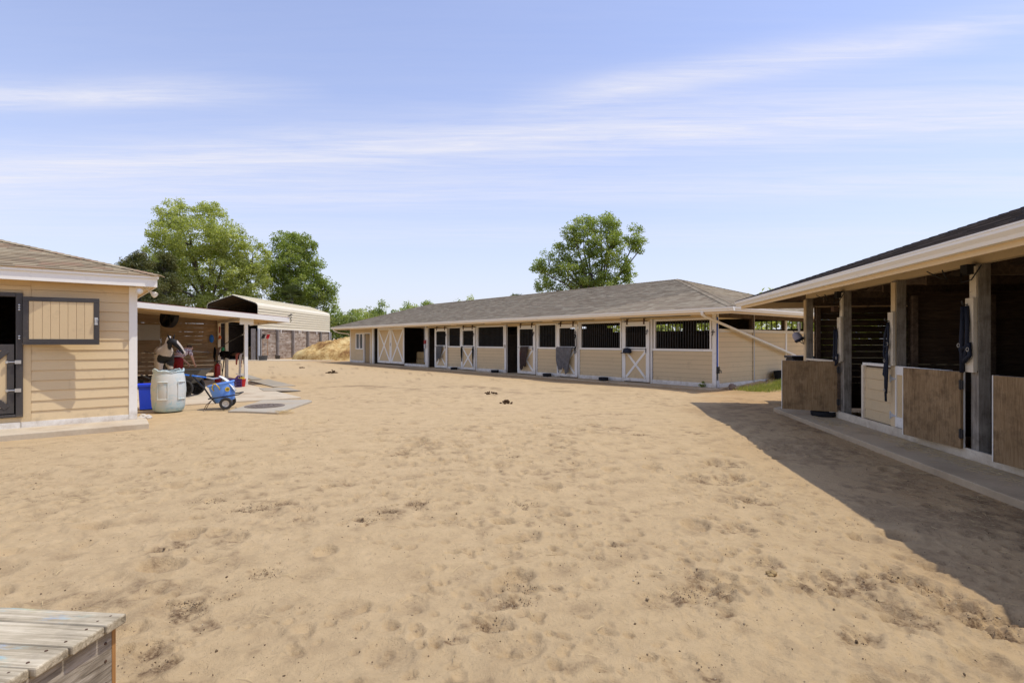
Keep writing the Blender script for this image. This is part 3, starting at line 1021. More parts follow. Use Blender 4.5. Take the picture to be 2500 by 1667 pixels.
def gutter_run(b, p0, p1, outward, z):
    """adds a K-style gutter from p0 to p1 (2-D), outward unit 2-D"""
    p0, p1, o = Vector((*p0, 0)), Vector((*p1, 0)), Vector((*outward, 0))
    n = len(GUT)
    vs = [p0 + o * q[0] + Vector((0, 0, z + q[1])) for q in GUT] + [p1 + o * q[0] + Vector((0, 0, z + q[1])) for q in GUT]
    fs = [(i, (i + 1) % n, n + (i + 1) % n, n + i) for i in range(n)] + [tuple(range(n)), tuple(range(n, 2 * n))]
    b.add(vs, fs)


# ================================================================== left stable
stable = thing('stable_building', 'tan sided stable at the left edge with a dark framed split door and open hatch', 'stable', LB, ang(D2))
bpy.context.view_layer.update()
SD = 12.6     # depth of the stable
w = MB()
w.box(-9, -2.78, 0.02, 0.14, 0.0, 2.62)
w.box(-2.78, -1.60, 0.02, 0.14, 2.38, 2.62)
w.box(-2.78, -1.60, 0.02, 0.14, 0.0, 0.24)
w.box(-1.60, -0.02, 0.02, 0.14, 0.0, 2.62)
w.box(-0.14, -0.02, 0.141, SD, 0.0, 2.62)
w.box(-9, -0.02, SD, SD + 0.12, 0.0, 2.62)
w.box(-9.1, -9.0, 0.02, SD, 0.0, 2.62)
w.box(-9, -0.141, 3.4, 3.5, 0.0, 2.55, 1)
w.box(-9, -0.141, 0.15, 3.4, 0.0, 0.02, 1)
wall = w.build('wall', [M['tan_paint'], M['barn_inside']], stable)
siding(wall, -1.495, -0.118, 0.17, 2.58, 0.02, exposure=0.1755, splits=[(3, -0.98), (9, -0.6)])
siding(wall, -9.0, -2.90, 0.17, 2.58, 0.02, exposure=0.1755)
piece('plinth_board', (7.34, 0.03, 0.10), M['white_paint'], stable, (-5.30, -0.002, 0.120))
piece('plinth_board', (1.50, 0.03, 0.10), M['white_paint'], stable, (-0.872, 0.0, 0.120))
MB().box(-0.118, 0.012, -0.012, 0.02, 0.07, 2.585).box(-0.02, 0.012, 0.021, 0.12, 0.07, 2.585).build('corner_board', M['white_paint'], stable, bevel=0.004)
MB().box(-1.60, -1.497, -0.006, 0.02, 0.17, 2.43).box(-2.90, -2.80, -0.006, 0.02, 0.17, 2.43).box(-2.90, -1.497, -0.004, 0.02, 2.431, 2.50).box(-2.80, -1.60, -0.005, 0.02, 0.17, 0.255).build('door_casing', M['tan_panel'], stable, bevel=0.003)
# split door: dark frame
MB().box(-1.69, -1.60, -0.045, 0.15, 0.26, 2.38).box(-2.80, -2.71, -0.045, 0.15, 0.26, 2.38).box(-2.71, -1.69, -0.045, 0.15, 2.31, 2.38).box(-2.71, -1.69, -0.045, 0.15, 0.26, 0.31).build('door_frame', M['bronze_metal'], stable, bevel=0.006)
lo = MB().box(-1.80, -1.71, -0.02, 0.03, 0.325, 1.50).box(-2.69, -2.60, -0.02, 0.03, 0.325, 1.50).box(-2.60, -1.80, -0.02, 0.03, 1.40, 1.50).box(-2.60, -1.80, -0.02, 0.03, 0.325, 0.42)
lo.bar((-2.60, -0.005, 1.40), (-2.16, -0.005, 0.93), 0.05, 0.09, (0, 0, 1)).bar((-1.80, -0.005, 1.40), (-2.24, -0.005, 0.93), 0.049, 0.09, (0, 0, 1))
lo.bar((-2.60, -0.005, 0.42), (-2.16, -0.005, 0.88), 0.05, 0.09, (0, 0, 1)).bar((-1.80, -0.005, 0.42), (-2.24, -0.005, 0.88), 0.049, 0.09, (0, 0, 1))
lower = lo.build('lower_door', M['bronze_metal'], stable, bevel=0.004)
for i in range(6):
    piece('door_board', (0.128, 0.018, 0.98), M['tan_panel'], lower, (-2.533 + i * 0.133, 0.012, 0.91))
for z in (0.72, 1.20):
    MB().tube([(-1.80, -0.05, z), (-1.66, -0.05, z)], 0.010).lathe([(0.0, -.02), (.02, -.02), (.02, .02), (0, .02)], 10, (-1.80, -0.045, z)).box(-1.70, -1.62, -0.075, -0.046, z - .03, z + .03).build('slide_bolt', M['bright_steel'], lower)
# upper door leaf swung open against the wall
leaf_a = math.atan2(-0.235, 1.02)
up = MB()
W_, H_ = 1.045, 0.80
up.box(0, W_, -0.045, 0, 0, 0.075).box(0, W_, -0.045, 0, H_ - 0.075, H_).box(0, 0.075, -0.045, 0, 0.0755, H_ - 0.0755).box(W_ - 0.075, W_, -0.045, 0, 0.0755, H_ - 0.0755)
up.box(-0.01, W_, -0.062, 0.004, -0.022, -0.001)
upper = up.build('upper_door', M['bronze_metal'], stable, loc=(-1.588, -0.075, 1.515), rot=(0, 0, leaf_a), bevel=0.004)
xs = [0.076, 0.133, 0.255, 0.367, 0.487, 0.605, 0.722, 0.838, 0.968]
for i in range(len(xs) - 1):
    piece('door_board', (xs[i + 1] - xs[i] - 0.005, 0.020, H_ - 0.152), M['tan_panel'], upper, ((xs[i] + xs[i + 1]) / 2, -0.024, H_ / 2))
MB().lathe([(0, 0), (.022, 0), (.022, .05), (.03, .05), (.03, .075), (0, .075)], 10, (W_ - 0.037, -0.06, 0.36)).box(W_ - .06, W_ - .015, -.064, -.046, .33, .46).build('latch', M['bright_steel'], upper)
hb = MB()
for z in (1.60, 1.64, 2.13, 2.17, 2.09):
    hb.lathe([(0, 0), (.016, .004), (.014, .012), (0, .016)], 10, M=Matrix.Translation((-1.645, -0.046, z)) @ Matrix.Rotation(R(90), 4, 'X'))
hb.build('hinge_bolts', M['bright_steel'], stable)
# eaves
fb = MB()
fb.box(-9.4, 0.30, -0.300, -0.280, 2.580, 2.735).box(0.28, 0.30, -0.2795, SD + 0.3, 2.580, 2.735)
fb.box(-9.4, 0.318, -0.325, -0.301, 2.735, 2.785).box(0.3005, 0.325, -0.3005, SD + 0.3, 2.735, 2.785)
fb.build('fascia', M['white_paint'], stable, bevel=0.003)
MB().box(-9.4, 0.279, -0.279, SD + 0.2, 2.60, 2.612).build('soffit', M['beige_trim'], stable)
roof_hip(stable, -13.0, 0.335, -0.335, SD + 0.335, 2.79, 0.31, 'brown_shingle', ['y0'], soffit='beige_trim', seed=3, thick=0.006)
# twin floodlight under the corner of the eaves
fl_ = thing('floodlight', 'twin bulb security floodlight under the corner eave of the left stable', 'floodlight', LBp(0.14, -0.10, 2.60), ang(D2))
MB().lathe([(0, -.03), (.05, -.03), (.05, 0), (0, 0)], 14).tube([(0, 0, -.03), (-.04, -.03, -.07), (-.07, -.06, -.09)], 0.012).tube([(0, 0, -.03), (.04, -.02, -.08), (.07, -.05, -.10)], 0.012).build('mount', M['cream_paint'], fl_)
for p, d in (((-.065, -.055, -.09), (-.5, -.85, -.15)), ((.07, -.05, -.105), (.62, -.55, -.56))):
    q = Vector(d).normalized().to_track_quat('Z', 'Y').to_matrix().to_4x4()
    T = Matrix.Translation(p) @ q
    hd = MB().lathe([(0, 0), (.022, 0), (.030, .035), (.052, .07), (.058, .115), (.050, .118)], 16, M=T).build('lamp_head', M['cream_paint'], fl_, smooth='auto')
    MB().lathe([(.049, .105), (.04, .117), (.02, .124), (0, .126)], 16, M=T).build('lamp_glass', M['lamp_glass'], hd, smooth=True)

# ================================================================== lean-to beside the stable
lean = thing('lean_to', 'open lean-to with white fascia and posts sheltering the wash stall', 'shed', LB, ang(D2))


def lz(a):
    return 2.835 - 0.0775 * a


rb_ = MB()
for (a0, a1, d0, d1, dz0, dz1, mi) in ((0.02, 5.18, 7.60, 13.0, -0.045, 0.0, 0),):
    v = []
    for dz in (dz0, dz1):
        for d in (d0, d1):
            for a in (a0, a1):
                v.append((a, d, lz(a) + dz))
    rb_.add(v, [(0, 2, 3, 1), (4, 5, 7, 6), (0, 1, 5, 4), (2, 6, 7, 3), (0, 4, 6, 2), (1, 3, 7, 5)])
rb_.build('roof', M['red_roof_edge'], lean)
ub = MB()
v = []
for dz in (-0.075, -0.047):
    for d in (7.64, 12.9):
        for a in (0.02, 5.13):
            v.append((a, d, lz(a) + dz))
ub.add(v, [(0, 2, 3, 1), (4, 5, 7, 6), (0, 1, 5, 4), (2, 6, 7, 3), (0, 4, 6, 2), (1, 3, 7, 5)])
ub.build('ceiling_board', M['beige_trim'], lean)


def sloped(b, a0, a1, d0, d1, top, bot):
    v = []
    for dz in (bot, top):
        for d in (d0, d1):
            for a in (a0, a1):
                v.append((a, d, lz(a) + dz))
    return b.add(v, [(0, 2, 3, 1), (4, 5, 7, 6), (0, 1, 5, 4), (2, 6, 7, 3), (0, 4, 6, 2), (1, 3, 7, 5)])


sloped(MB(), 0.02, 5.16, 7.575, 7.599, -0.022, -0.195).build('fascia', M['white_paint'], lean)
sloped(MB(), 5.135, 5.16, 7.60, 12.95, -0.046, -0.195).build('fascia', M['white_paint'], lean)
for d in (8.9, 10.2, 11.5):
    sloped(MB(), 0.05, 5.13, d, d + 0.05, -0.076, -0.17).build('rafter', M['beige_trim'], lean)
MB().box(3.76, 3.88, 7.95, 12.5, 2.30, 2.44).build('side_beam', M['cream_paint'], lean)
for d, mt in ((8.03, 'white_paint'), (11.0, 'cream_paint'), (12.36, 'cream_paint')):
    MB().box(3.765, 3.875, d - 0.06, d + 0.06, 0.0, 2.299).build('post', M[mt], lean, bevel=0.006)
MB().box(3.6, 4.05, 7.93, 7.965, 2.14, 2.40).build('bracket', M['white_paint'], lean)
MB().tube([(5.10, 7.57, 2.47), (5.18, 7.55, 2.49), (5.22, 7.56, 2.44), (5.20, 7.57, 2.36), (5.22, 7.56, 2.30), (5.19, 7.57, 2.26)], .014, 6).tube([(5.14, 7.56, 2.46), (5.20, 7.55, 2.53), (5.25, 7.56, 2.52)], .02, 6).build('loose_cable', M['black_plastic'], lean)
# plank wall with daylight between the boards
pw = MB()
for a in (0.15, 1.35, 2.55, 3.70):
    pw.box(a - 0.045, a + 0.045, 12.47, 12.56, 0.0, 2.56)
wallp = pw.build('wall_frame', M['lean_plank'], lean)
z = 0.26
i = 0
while z < 2.45:
    for a0, a1 in ((0.02, 1.80), (1.81, 3.80)):
        g_ = (0.001, 0.006, 0.001, 0.003, 0.001)[(i * 3 + int(a0 * 3)) % 5] + (0.004 if z < 1.2 and i % 2 else 0)
        piece('plank', (a1 - a0, 0.025, 0.166 - g_), M['lean_plank'], wallp, ((a0 + a1) / 2, 12.447, z + 0.083 + random.uniform(-.003, .003)), (0, random.uniform(-.002, .002), 0))
    z += 0.168
    i += 1
for a0 in (0.4, 1.9):
    piece('plank', (1.5, 0.03, 0.22), M['dark_timber'], wallp, (a0 + 0.7, 12.445, 0.13))
# ================================================================== long barn in the middle
barn = thing('long_barn', 'long low stable barn with sliding crossbuck doors and a grey shingle hip roof', 'barn', MBN, ang(D1))
bpy.context.view_layer.update()
BL, BD = 29.5, 8.1
fw = MB()                                # solid backing of the front wall; openings left free
PL = 0.16
BAYS = [(0.10, 2.46, True), (3.86, 6.06, True), (7.40, 8.66, True), (11.04, 13.32, True), (14.78, 16.10, True)]
for (a, b, win) in BAYS:
    fw.box(a, b, -0.10, -0.001, 0.02, 1.22)
fw.box(0.02, 18.40, -0.10, -0.001, 2.36, 2.60)
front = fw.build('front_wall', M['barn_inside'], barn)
for (a, b, win) in BAYS:
    siding(front, a + 0.02, b - 0.02, 0.16, 1.215, 0.0, out=1, exposure=0.152, t0=0.018, mat=M['tan_paint'])
    piece('plinth_board', (b - a - 0.005, 0.03, 0.14), M['white_paint'], barn, ((a + b) / 2, 0.016, 0.095))
    piece('window_rail', (b - a - 0.005, 0.10, 0.075), M['white_paint'], barn, ((a + b) / 2, -0.015, 1.256))
    wf = MB()
    wa, wb = a + 0.10, b - 0.06
    if a < 1: wa, wb = 0.22, 2.36
    wf.box(wa - 0.06, wa, -0.07, 0.012, 1.2945, 2.345).box(wb, wb + 0.06, -0.07, 0.012, 1.2945, 2.345).box(wa, wb, -0.07, 0.010, 2.285, 2.345)
    win_o = wf.build('stall_window', M['white_paint'], barn)
    n = int((wb - wa) / 0.098)
    for i in range(1, n):
        piece('bar', (0.016, 0.016, 0.99), M['bar_steel'], win_o, (wa + (wb - wa) * i / n, -0.035, 1.788))
# header boards between windows and eave
for (a, b) in ((0.10, 3.2), (3.21, 7.0), (7.01, 10.6), (10.61, 14.4), (14.41, 18.3)):
    piece('header_board', (b - a, 0.02, 0.23), M['tan_paint'], front, ((a + b) / 2, 0.010, 2.474))
# posts and casings
for x, wd in ((0.05, 0.14), (2.52, 0.09), (3.80, 0.11), (6.11, 0.08), (7.35, 0.08), (8.71, 0.08), (10.98, 0.12), (13.38, 0.09), (14.72, 0.09), (16.16, 0.09), (18.32, 0.12)):
    h = 2.36 if x > 0.1 else 2.50
    MB().box(x - wd / 2, x + wd / 2, -0.09, 0.024, 0.022, h).build('post', M['white_paint'], barn, bevel=0.004)
MB().box(-0.02, 0.0, -0.14, 0.02, 0.022, 2.5).build('corner_board', M['white_paint'], barn)


def crossbuck(b, x0, x1, z0, z1, y, wd=0.085, d=0.02):
    b.bar((x0, y, z0), (x1, y, z1), d, wd, (0, 0, 1))
    b.bar((x0, y - 0.002, z1), (x1, y - 0.002, z0), d, wd, (0, 0, 1))


def stall_door(x0, x1, z0=0.06, z1=2.28):
    """sliding door, x0 nearer the camera; window with bars above a crossbuck panel"""
    y = 0.065
    f = MB()
    sw = 0.145
    f.box(x0, x0 + sw, y - .02, y + .025, z0, z1).box(x1 - sw, x1, y - .02, y + .025, z0, z1)
    f.box(x0 + sw, x1 - sw, y - .02, y + .024, z1 - 0.16, z1).box(x0 + sw, x1 - sw, y - .02, y + .024, z0, z0 + 0.12).box(x0 + sw, x1 - sw, y - .02, y + .024, 1.20, 1.335)
    d = f.build('stall_door', M['white_paint'], barn, bevel=0.003)
    MB().box(x0 + sw, x1 - sw, y - .015, y - .003, z0 + 0.12, 1.20).build('panel', M['tan_panel'], d)
    bb = MB()
    crossbuck(bb, x0 + sw + 0.03, x1 - sw - 0.03, z0 + 0.15, 1.17, y + 0.008)
    bb.build('crossbuck', M['white_paint'], d)
    n = 9
    for i in range(1, n):
        piece('bar', (0.014, 0.014, 0.78), M['bar_steel'], d, (x0 + sw + (x1 - x0 - 2 * sw) * i / n, y, 1.728))
    MB().box(x0 + .1, x1 - .1, y - .03, y + .0, z1 + 0.01, z1 + 0.035).box(x0 + .2, x0 + .26, y, y + .04, z1 - .10, z1 + .12).box(x1 - .26, x1 - .2, y, y + .04, z1 - .10, z1 + .12).build('hanger', M['rusty_steel'], d)
    bar = MB().tube([(x0 + .12, y + .05, 1.27), (x1 - .05, y + .05, 1.27)], 0.010, 6).tube([(x0 + .13, y + .05, 1.30), (x0 + .13, y + .05, 1.13)], 0.012, 6)
    bar.build('blanket_bar', M['dark_steel'], d)
    MB().tube([(x0 + .07, y + .03, 1.98), (x0 + .07, y + .06, 1.98), (x0 + .07, y + .07, 1.86), (x0 + .10, y + .07, 1.80)], 0.014, 6).tube([(x0 + .02, y + .045, 1.92), (x0 + .13, y + .045, 1.92)], 0.012, 6).build('bridle_hook', M['dark_steel'], d)
    return d


DOORS = [(2.56, 3.79), (6.14, 7.34), (8.74, 9.98), (13.40, 14.68), (16.06, 17.36)]
doors = [stall_door(*d) for d in DOORS]
for (a, b) in ((0.9, 3.9), (5.2, 7.6), (8.3, 11.2), (12.6, 15.1), (15.7, 18.0)):
    piece('track', (b - a, 0.05, 0.055), M['dark_steel'], barn, ((a + b) / 2, 0.075, 2.455))
for x in (3.78, 14.66):
    piece('switch_box', (0.10, 0.06, 0.16), M['galvanised'], barn, (x, 0.058, 1.80))
piece('switch_box', (0.09, 0.06, 0.14), M['cream_paint'], barn, (11.0, 0.058, 1.32))
MB().tube([(3.8, 0.05, 2.5), (3.8, 0.05, 1.88)], 0.012).build('conduit', M['galvanised'], barn)
MB().tube([(0.06, 0.05, 1.92), (0.06, 0.08, 1.92), (0.06, 0.09, 1.80), (0.09, 0.09, 1.74)], 0.015, 6).tube([(0.0, 0.06, 1.86), (0.13, 0.06, 1.86)], 0.012, 6).build('bridle_hook', M['dark_steel'], barn)
# hay bay with the double crossbuck doors
MB().box(18.39, 18.52, -0.10, 0.03, 0.022, 2.50).box(18.53, 20.95, -0.06, 0.02, 0.022, 0.17).build('post', M['white_paint'], barn)
MB().tube([(18.60, 0.03, 2.5), (18.60, 0.03, 0.3)], 0.022, 8).build('conduit', M['galvanised'], barn)
piece('alarm_box', (0.13, 0.08, 0.22), M['red_paint'], barn, (18.47, 0.075, 1.52))
piece('switch_box', (0.12, 0.09, 0.24), M['galvanised'], barn, (18.45, 0.08, 1.27))


def big_leaf(x0, x1):
    y = 0.10
    z0, z1 = 0.12, 2.44
    f = MB()
    sw = 0.13
    f.box(x0, x0 + sw, y - .02, y + .03, z0, z1).box(x1 - sw, x1, y - .02, y + .03, z0, z1)
    f.box(x0 + sw, x1 - sw, y - .02, y + .029, z1 - 0.13, z1).box(x0 + sw, x1 - sw, y - .02, y + .029, z0, z0 + 0.14)
    d = f.build('barn_door', M['white_paint'], barn, bevel=0.004)
    MB().box(x0 + sw, x1 - sw, y - .018, y - .002, z0 + 0.14, z1 - 0.13).build('panel', M['tan_panel'], d)
    bb = MB()
    crossbuck(bb, x0 + sw + .02, x1 - sw - .02, z0 + .16, z1 - .15, y + 0.010, 0.12)
    bb.build('crossbuck', M['white_paint'], d)
    return d


dl = big_leaf(20.96, 22.76)
dr = big_leaf(22.78, 24.66)
MB().tube([(22.70, .14, 1.45), (22.70, .17, 1.43), (22.70, .17, 1.28), (22.70, .14, 1.26)], 0.012, 6).build('door_handle', M['dark_steel'], dl)
piece('track', (4.6, 0.05, 0.06), M['dark_steel'], barn, (22.6, 0.10, 2.50))
piece('threshold_board', (2.6, 0.04, 0.13), M['white_paint'], barn, (19.7, 0.045, 0.09))
MB().box(25.50, 25.74, -0.10, 0.03, 0.022, 2.50).build('post', M['white_paint'], barn)
# tack room at the far end
tr = MB()
tr.box(25.76, 26.06, -0.10, -0.001, 0.02, 2.55).box(27.16, 27.30, -0.10, -0.001, 0.02, 2.55).box(27.30, 28.46, -0.10, -0.001, 0.02, 1.02).box(27.30, 28.46, -0.10, -0.001, 2.10, 2.55).box(28.46, 29.52, -0.10, -0.001, 0.02, 2.55).box(26.06, 27.16, -0.10, -0.001, 2.12, 2.55)
tr.box(25.76, 25.80, -4.0, -0.101, 0.02, 2.55).box(25.76, 29.5, -4.1, -4.0, 0.02, 2.55)
tack = tr.build('tack_room_wall', M['tan_paint'], barn)
siding(tack, 28.48, 29.44, 0.17, 2.50, 0.0, out=1, exposure=0.152, t0=0.016)
siding(tack, 27.30, 28.44, 0.17, 1.00, 0.0, out=1, exposure=0.152, t0=0.016)
siding(tack, 25.78, 28.44, 2.20, 2.50, 0.0, out=1, exposure=0.152, t0=0.016)
siding(tack, 25.80, 26.02, 0.17, 2.19, 0.0, out=1, exposure=0.152, t0=0.016)
MB().box(29.44, 29.55, -0.02, 0.022, 0.022, 2.5).build('corner_board', M['white_paint'], barn)
piece('plinth_board', (2.3, 0.03, 0.14), M['white_paint'], barn, (28.32, 0.018, 0.095))
tw = MB().box(27.25, 27.34, -0.06, 0.026, 0.97, 2.16).box(28.44, 28.53, -0.06, 0.026, 0.97, 2.16).box(27.34, 28.44, -0.06, 0.025, 2.08, 2.16).box(27.34, 28.44, -0.06, 0.030, 0.97, 1.05).box(27.85, 27.93, -0.06, 0.024, 1.05, 2.08)
twin = tw.build('window', M['white_paint'], barn, bevel=0.003)
for x in (27.345, 27.935):
    MB().box(x, x + 0.50, -0.05, -0.04, 1.05, 2.08).build('pane', M['window_glass'], twin)
    MB().box(x + .03, x + .20, -0.09, -0.08, 1.1, 2.05).box(x + .32, x + .48, -0.09, -0.08, 1.1, 2.05).build('curtain', M['white_cloth'], twin)
MB().box(26.02, 26.09, -0.10, 0.028, 0.022, 2.17).box(27.12, 27.20, -0.10, 0.028, 0.022, 2.17).box(26.09, 27.12, -0.10, 0.027, 2.10, 2.17).build('door_casing', M['white_paint'], barn)
ta = R(-72)
td = MB().box(0, 0.98, -0.04, 0, 0.04, 2.08).build('tack_room_door', M['tan_panel'], barn, loc=(27.11, -0.12, 0), rot=(0, 0, math.pi - ta), bevel=0.004)
MB().lathe([(0, 0), (.03, 0), (.035, .03), (.02, .06), (0, .065)], 10, M=Matrix.Translation((0.9, -0.04, 1.05)) @ Matrix.Rotation(R(90), 4, 'X')).build('door_knob', M['dark_steel'], td)
for k in range(3):
    MB().box(0.62, 0.86, -.045, -.041, 1.2 + k * .28, 1.42 + k * .28).build('pane', M['window_glass'], td)
# end wall facing the yard opening (half wall with open top)
ew = MB()
ew.box(0.02, 0.12, -BD, -0.14, 0.0, 1.90)
end = ew.build('end_wall', M['barn_inside'], barn)
siding(end, 0.14, 2.53, 0.16, 1.86, 0.0, out=-1, exposure=0.171, t0=0.016, mat=M['tan_paint'], rot=R(-90), origin=(0.02, 0.0), splits=[(3, 0.9)])
siding(end, 2.57, BD - 0.1, 0.16, 1.86, 0.0, out=-1, exposure=0.171, t0=0.016, mat=M['tan_paint'], rot=R(-90), origin=(0.02, 0.0))
MB().box(-0.03, 0.14, -2.53, -0.145, 1.86, 1.97).box(-0.03, 0.14, -BD, -2.57, 1.86, 1.968).build('top_rail', M['cream_paint'], barn)
MB().box(-0.012, 0.018, -BD, -0.145, 0.0, 0.155).build('plinth_board', M['white_paint'], barn)
for y in (-2.55, -5.2):
    MB().box(0.02, 0.12, y - 0.06, y + 0.06, 1.972, 2.60).build('post', M['dark_timber'], barn)
MB().tube([(-0.045, -2.55, 2.5), (-0.045, -2.55, 0.05)], 0.016).build('conduit', M['galvanised'], barn)
MB().box(0.0, 0.14, -BD, -0.1, 2.36, 2.60).build('end_beam', M['dark_timber'], barn)
MB().box(-0.02, 0.12, -5.3, -5.18, 0.0, 2.36).build('post', M['white_paint'], barn)
# inside: partitions, back wall with high barred openings
ins = MB()
for x in (3.85, 7.40, 11.0, 14.75, 18.4):
    ins.box(x - 0.05, x + 0.05, -3.7, -0.12, 0.02, 1.9)
    ins.box(x - 0.05, x + 0.05, -BD, -4.5, 0.02, 1.9)
ins.box(18.45, 25.7, -3.75, -3.65, 0.02, 2.5)
ins.box(25.42, 25.5, -3.7, -0.05, 0.02, 2.55)
for (a, b) in ((7.4, 11.0), (11.0, 14.75), (14.75, 18.4)):
    ins.box(a, b, -3.75, -3.65, 0.02, 2.2)
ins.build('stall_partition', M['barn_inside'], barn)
bw = MB()
bw.box(0.12, BL, -BD, -BD + 0.1, 0.0, 2.10).box(0.12, BL, -BD, -BD + 0.1, 2.46, 2.62)
edge = 0.12
for (a, b) in ((0.5, 2.6), (4.4, 5.6), (6.3, 8.2), (10.0, 11.4), (13, 14.4)):
    bw.box(edge, a, -BD, -BD + 0.1, 2.10, 2.46)
    edge = b
bw.box(edge, BL, -BD, -BD + 0.1, 2.10, 2.46)
bw.box(BL - 0.1, BL, -BD + 0.1, -0.1, 0, 2.6)
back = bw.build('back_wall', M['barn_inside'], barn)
for (a, b) in ((0.5, 2.6), (4.4, 5.6), (6.3, 8.2)):
    for i in range(1, int((b - a) / 0.22)):
        piece('bar', (0.03, 0.03, 0.36), M['bar_steel'], back, (a + i * 0.22, -BD + 0.05, 2.28))
# eaves
OV = 1.12
eb = MB()
eb.box(-OV + 0.02, BL + 0.6, OV - 0.03, OV, 2.395, 2.54)
eb.box(-OV, -OV + 0.03, -BD - OV, OV, 2.395, 2.54)
eb.box(BL + 0.6, BL + 0.63, -BD - OV, OV, 2.395, 2.54)
eb.build('fascia', M['beige_trim'], barn)
gb = MB()
gutter_run(gb, (-OV - 0.12, OV + 0.002), (BL + 0.70, OV + 0.002), (0, 1), 2.465)
gb.build('gutter', M['gutter_white'], barn)
gb = MB()
gutter_run(gb, (-OV - 0.002, -BD - OV), (-OV - 0.002, OV + 0.001), (-1, 0), 2.465)
gb.build('gutter', M['gutter_white'], barn)
roof_hip(barn, -OV - 0.05, BL + 0.68, -BD - OV - 0.05, OV + 0.05, 2.60, 0.316, 'grey_shingle', ['y1', 'x0'], seed=8, thick=0.05, soffit='beige_trim')
# diagonal downspout across the near corner, and the short one at the far end
MB().tube([(-0.2, OV + 0.07, 2.47), (-0.2, OV + 0.06, 2.40), (-0.2, OV + 0.0, 2.365), (-0.2, OV - 0.12, 2.335), (-0.17, -2.3, 1.68), (-0.14, -5.7, 1.0), (-0.14, -5.85, 0.95)], 0.047, 10).build('downspout', M['gutter_white'], barn, smooth='auto')
MB().tube([(BL + 0.35, OV + 0.05, 2.47), (BL + 0.33, OV, 2.34), (BL + 0.30, 0.75, 2.20), (BL + 0.12, 0.12, 2.12), (BL + .1, .06, 2.0)], 0.05, 10).build('downspout', M['gutter_white'], barn, smooth='auto')
# hydrant pipe and blue line on the corner
MB().tube([(-0.035, -0.03, 2.35), (-0.035, -0.03, 0.72)], 0.022, 8).build('water_line', M['blue_hose'], barn)
MB().tube([(-0.05, -0.03, 0.70), (-0.05, -0.03, 0.05)], 0.018, 8).tube([(-0.05, -0.03, 0.62), (-0.16, -0.03, 0.60), (-0.17, -0.03, 0.52)], 0.016, 8).box(-0.10, -0.02, -0.07, 0.01, 0.50, 0.72).build('tap', M['dark_steel'], barn)
MB().tube([(-0.10, 0.02, 0.02), (-0.06, -0.02, 0.16), (-0.05, -0.03, 0.26)], 0.05, 10).build('drain_pipe', M['galvanised'], barn)
# ================================================================== right barn (open-fronted stalls)
# frame: x = t towards the camera from the far corner post, y = into the barn
rbarn = thing('open_stall_barn', 'open fronted stall barn on the right with brown plywood half doors and dark shingles', 'barn', RBN, ang(-EV))
bpy.context.view_layer.update()
SP = 1.85
NB = 9
RL = SP * NB
RD = 7.4
POSTS = [i * SP for i in range(NB + 1)]
for i, x in enumerate(POSTS):
    p = MB().box(x - 0.07, x + 0.07, 0.0, 0.14, 0.0, 2.53).build('post', M['post_wood'], rbarn, bevel=0.006)
    # painted boards nailed on the yard side
    MB().box(x - 0.06, x + 0.06, -0.022, -0.001, 1.18 if i in (1, 3) else 0.18, 2.50).build('face_board', M['worn_white'] if i % 2 else M['beige_trim'], p)
    if i in (1, 2, 3, 4):
        MB().box(x - 0.075, x + 0.075, -0.062, -0.0225, 1.16, 2.02 if i < 3 else 2.10).build('nailer_board', M['worn_white'], p)
# plinth board along the front, with joints
xs = [0.0, 1.9, 3.55, 4.35, 6.1, 8.0, 10.5, 13.0, RL]
for a, b in zip(xs[:-1], xs[1:]):
    piece('plinth_board', (b - a - 0.004, 0.035, 0.135), M['worn_white'], rbarn, ((a + b) / 2 , -0.042, 0.118))


def half_wall(a, b):
    hw = MB().box(a, b, 0.02, 0.08, 0.18, 1.13)
    o = hw.build('half_wall', M['dark_timber'], rbarn)
    siding(o, a + 0.05, b, 0.19, 1.10, 0.018, out=-1, exposure=0.178, t0=0.02, mat=M['tan_paint'])
    MB().box(a, b, -0.02, 0.095, 1.1305, 1.175).build('cap_rail', M['white_paint'], o)
    MB().box(a - 0.02, a + 0.05, -0.03, 0.09, 0.187, 1.13).build('jamb', M['worn_white'], o)
    return o


half_wall(2.70, 3.62)
hw = MB().box(0.08, 1.78, 0.02, 0.08, 0.18, 1.13).build('half_wall', M['dark_timber'], rbarn)
MB().box(0.06, 1.80, -0.02, 0.10, 1.1305, 1.17).build('cap_rail', M['worn_white'], hw)
half_wall(8.4, 9.15)


def dutch(name, hx, hy, width, angle, z0=0.17, z1=1.16, inner=True, label=None):
    """half door hinged at (hx,hy); local x runs from the hinge to the free edge; the plywood side is local -y or +y"""
    d = MB()
    d.box(0, width, -0.02, 0.018, z0, z1)
    o = d.build(name, M['brown_ply'], rbarn, loc=(hx, hy, 0), rot=(0, 0, angle), bevel=0.003)
    # white rails on the outer face (local -y) and white free edge; hinges on the plywood side
    MB().box(0.0, width, -0.042, -0.0205, z0, z0 + 0.12).box(0.0, width, -0.042, -0.0205, z1 - 0.12, z1).box(0.0, 0.12, -0.042, -0.0205, z0 + .121, z1 - .121).box(width - 0.12, width, -0.042, -0.0205, z0 + .121, z1 - .121).build('rail', M['white_paint'], o)
    MB().box(0.12, width - 0.12, -0.027, -0.0205, z0 + .12, z1 - .12).build('outer_panel', M['tan_panel'], o)
    MB().box(width + 0.0005, width + 0.012, -0.043, 0.021, z0 - .002, z1 + .002).build('edge_strip', M['white_paint'], o)
    for z in (z0 + 0.14, z1 - 0.22):
        MB().box(-0.05, 0.012, 0.0185, 0.032, z, z + 0.11).tube([(-0.015, 0.03, z - .01), (-0.015, 0.03, z + .12)], 0.011, 6).build('hinge', M['dark_steel'], o)
    return o


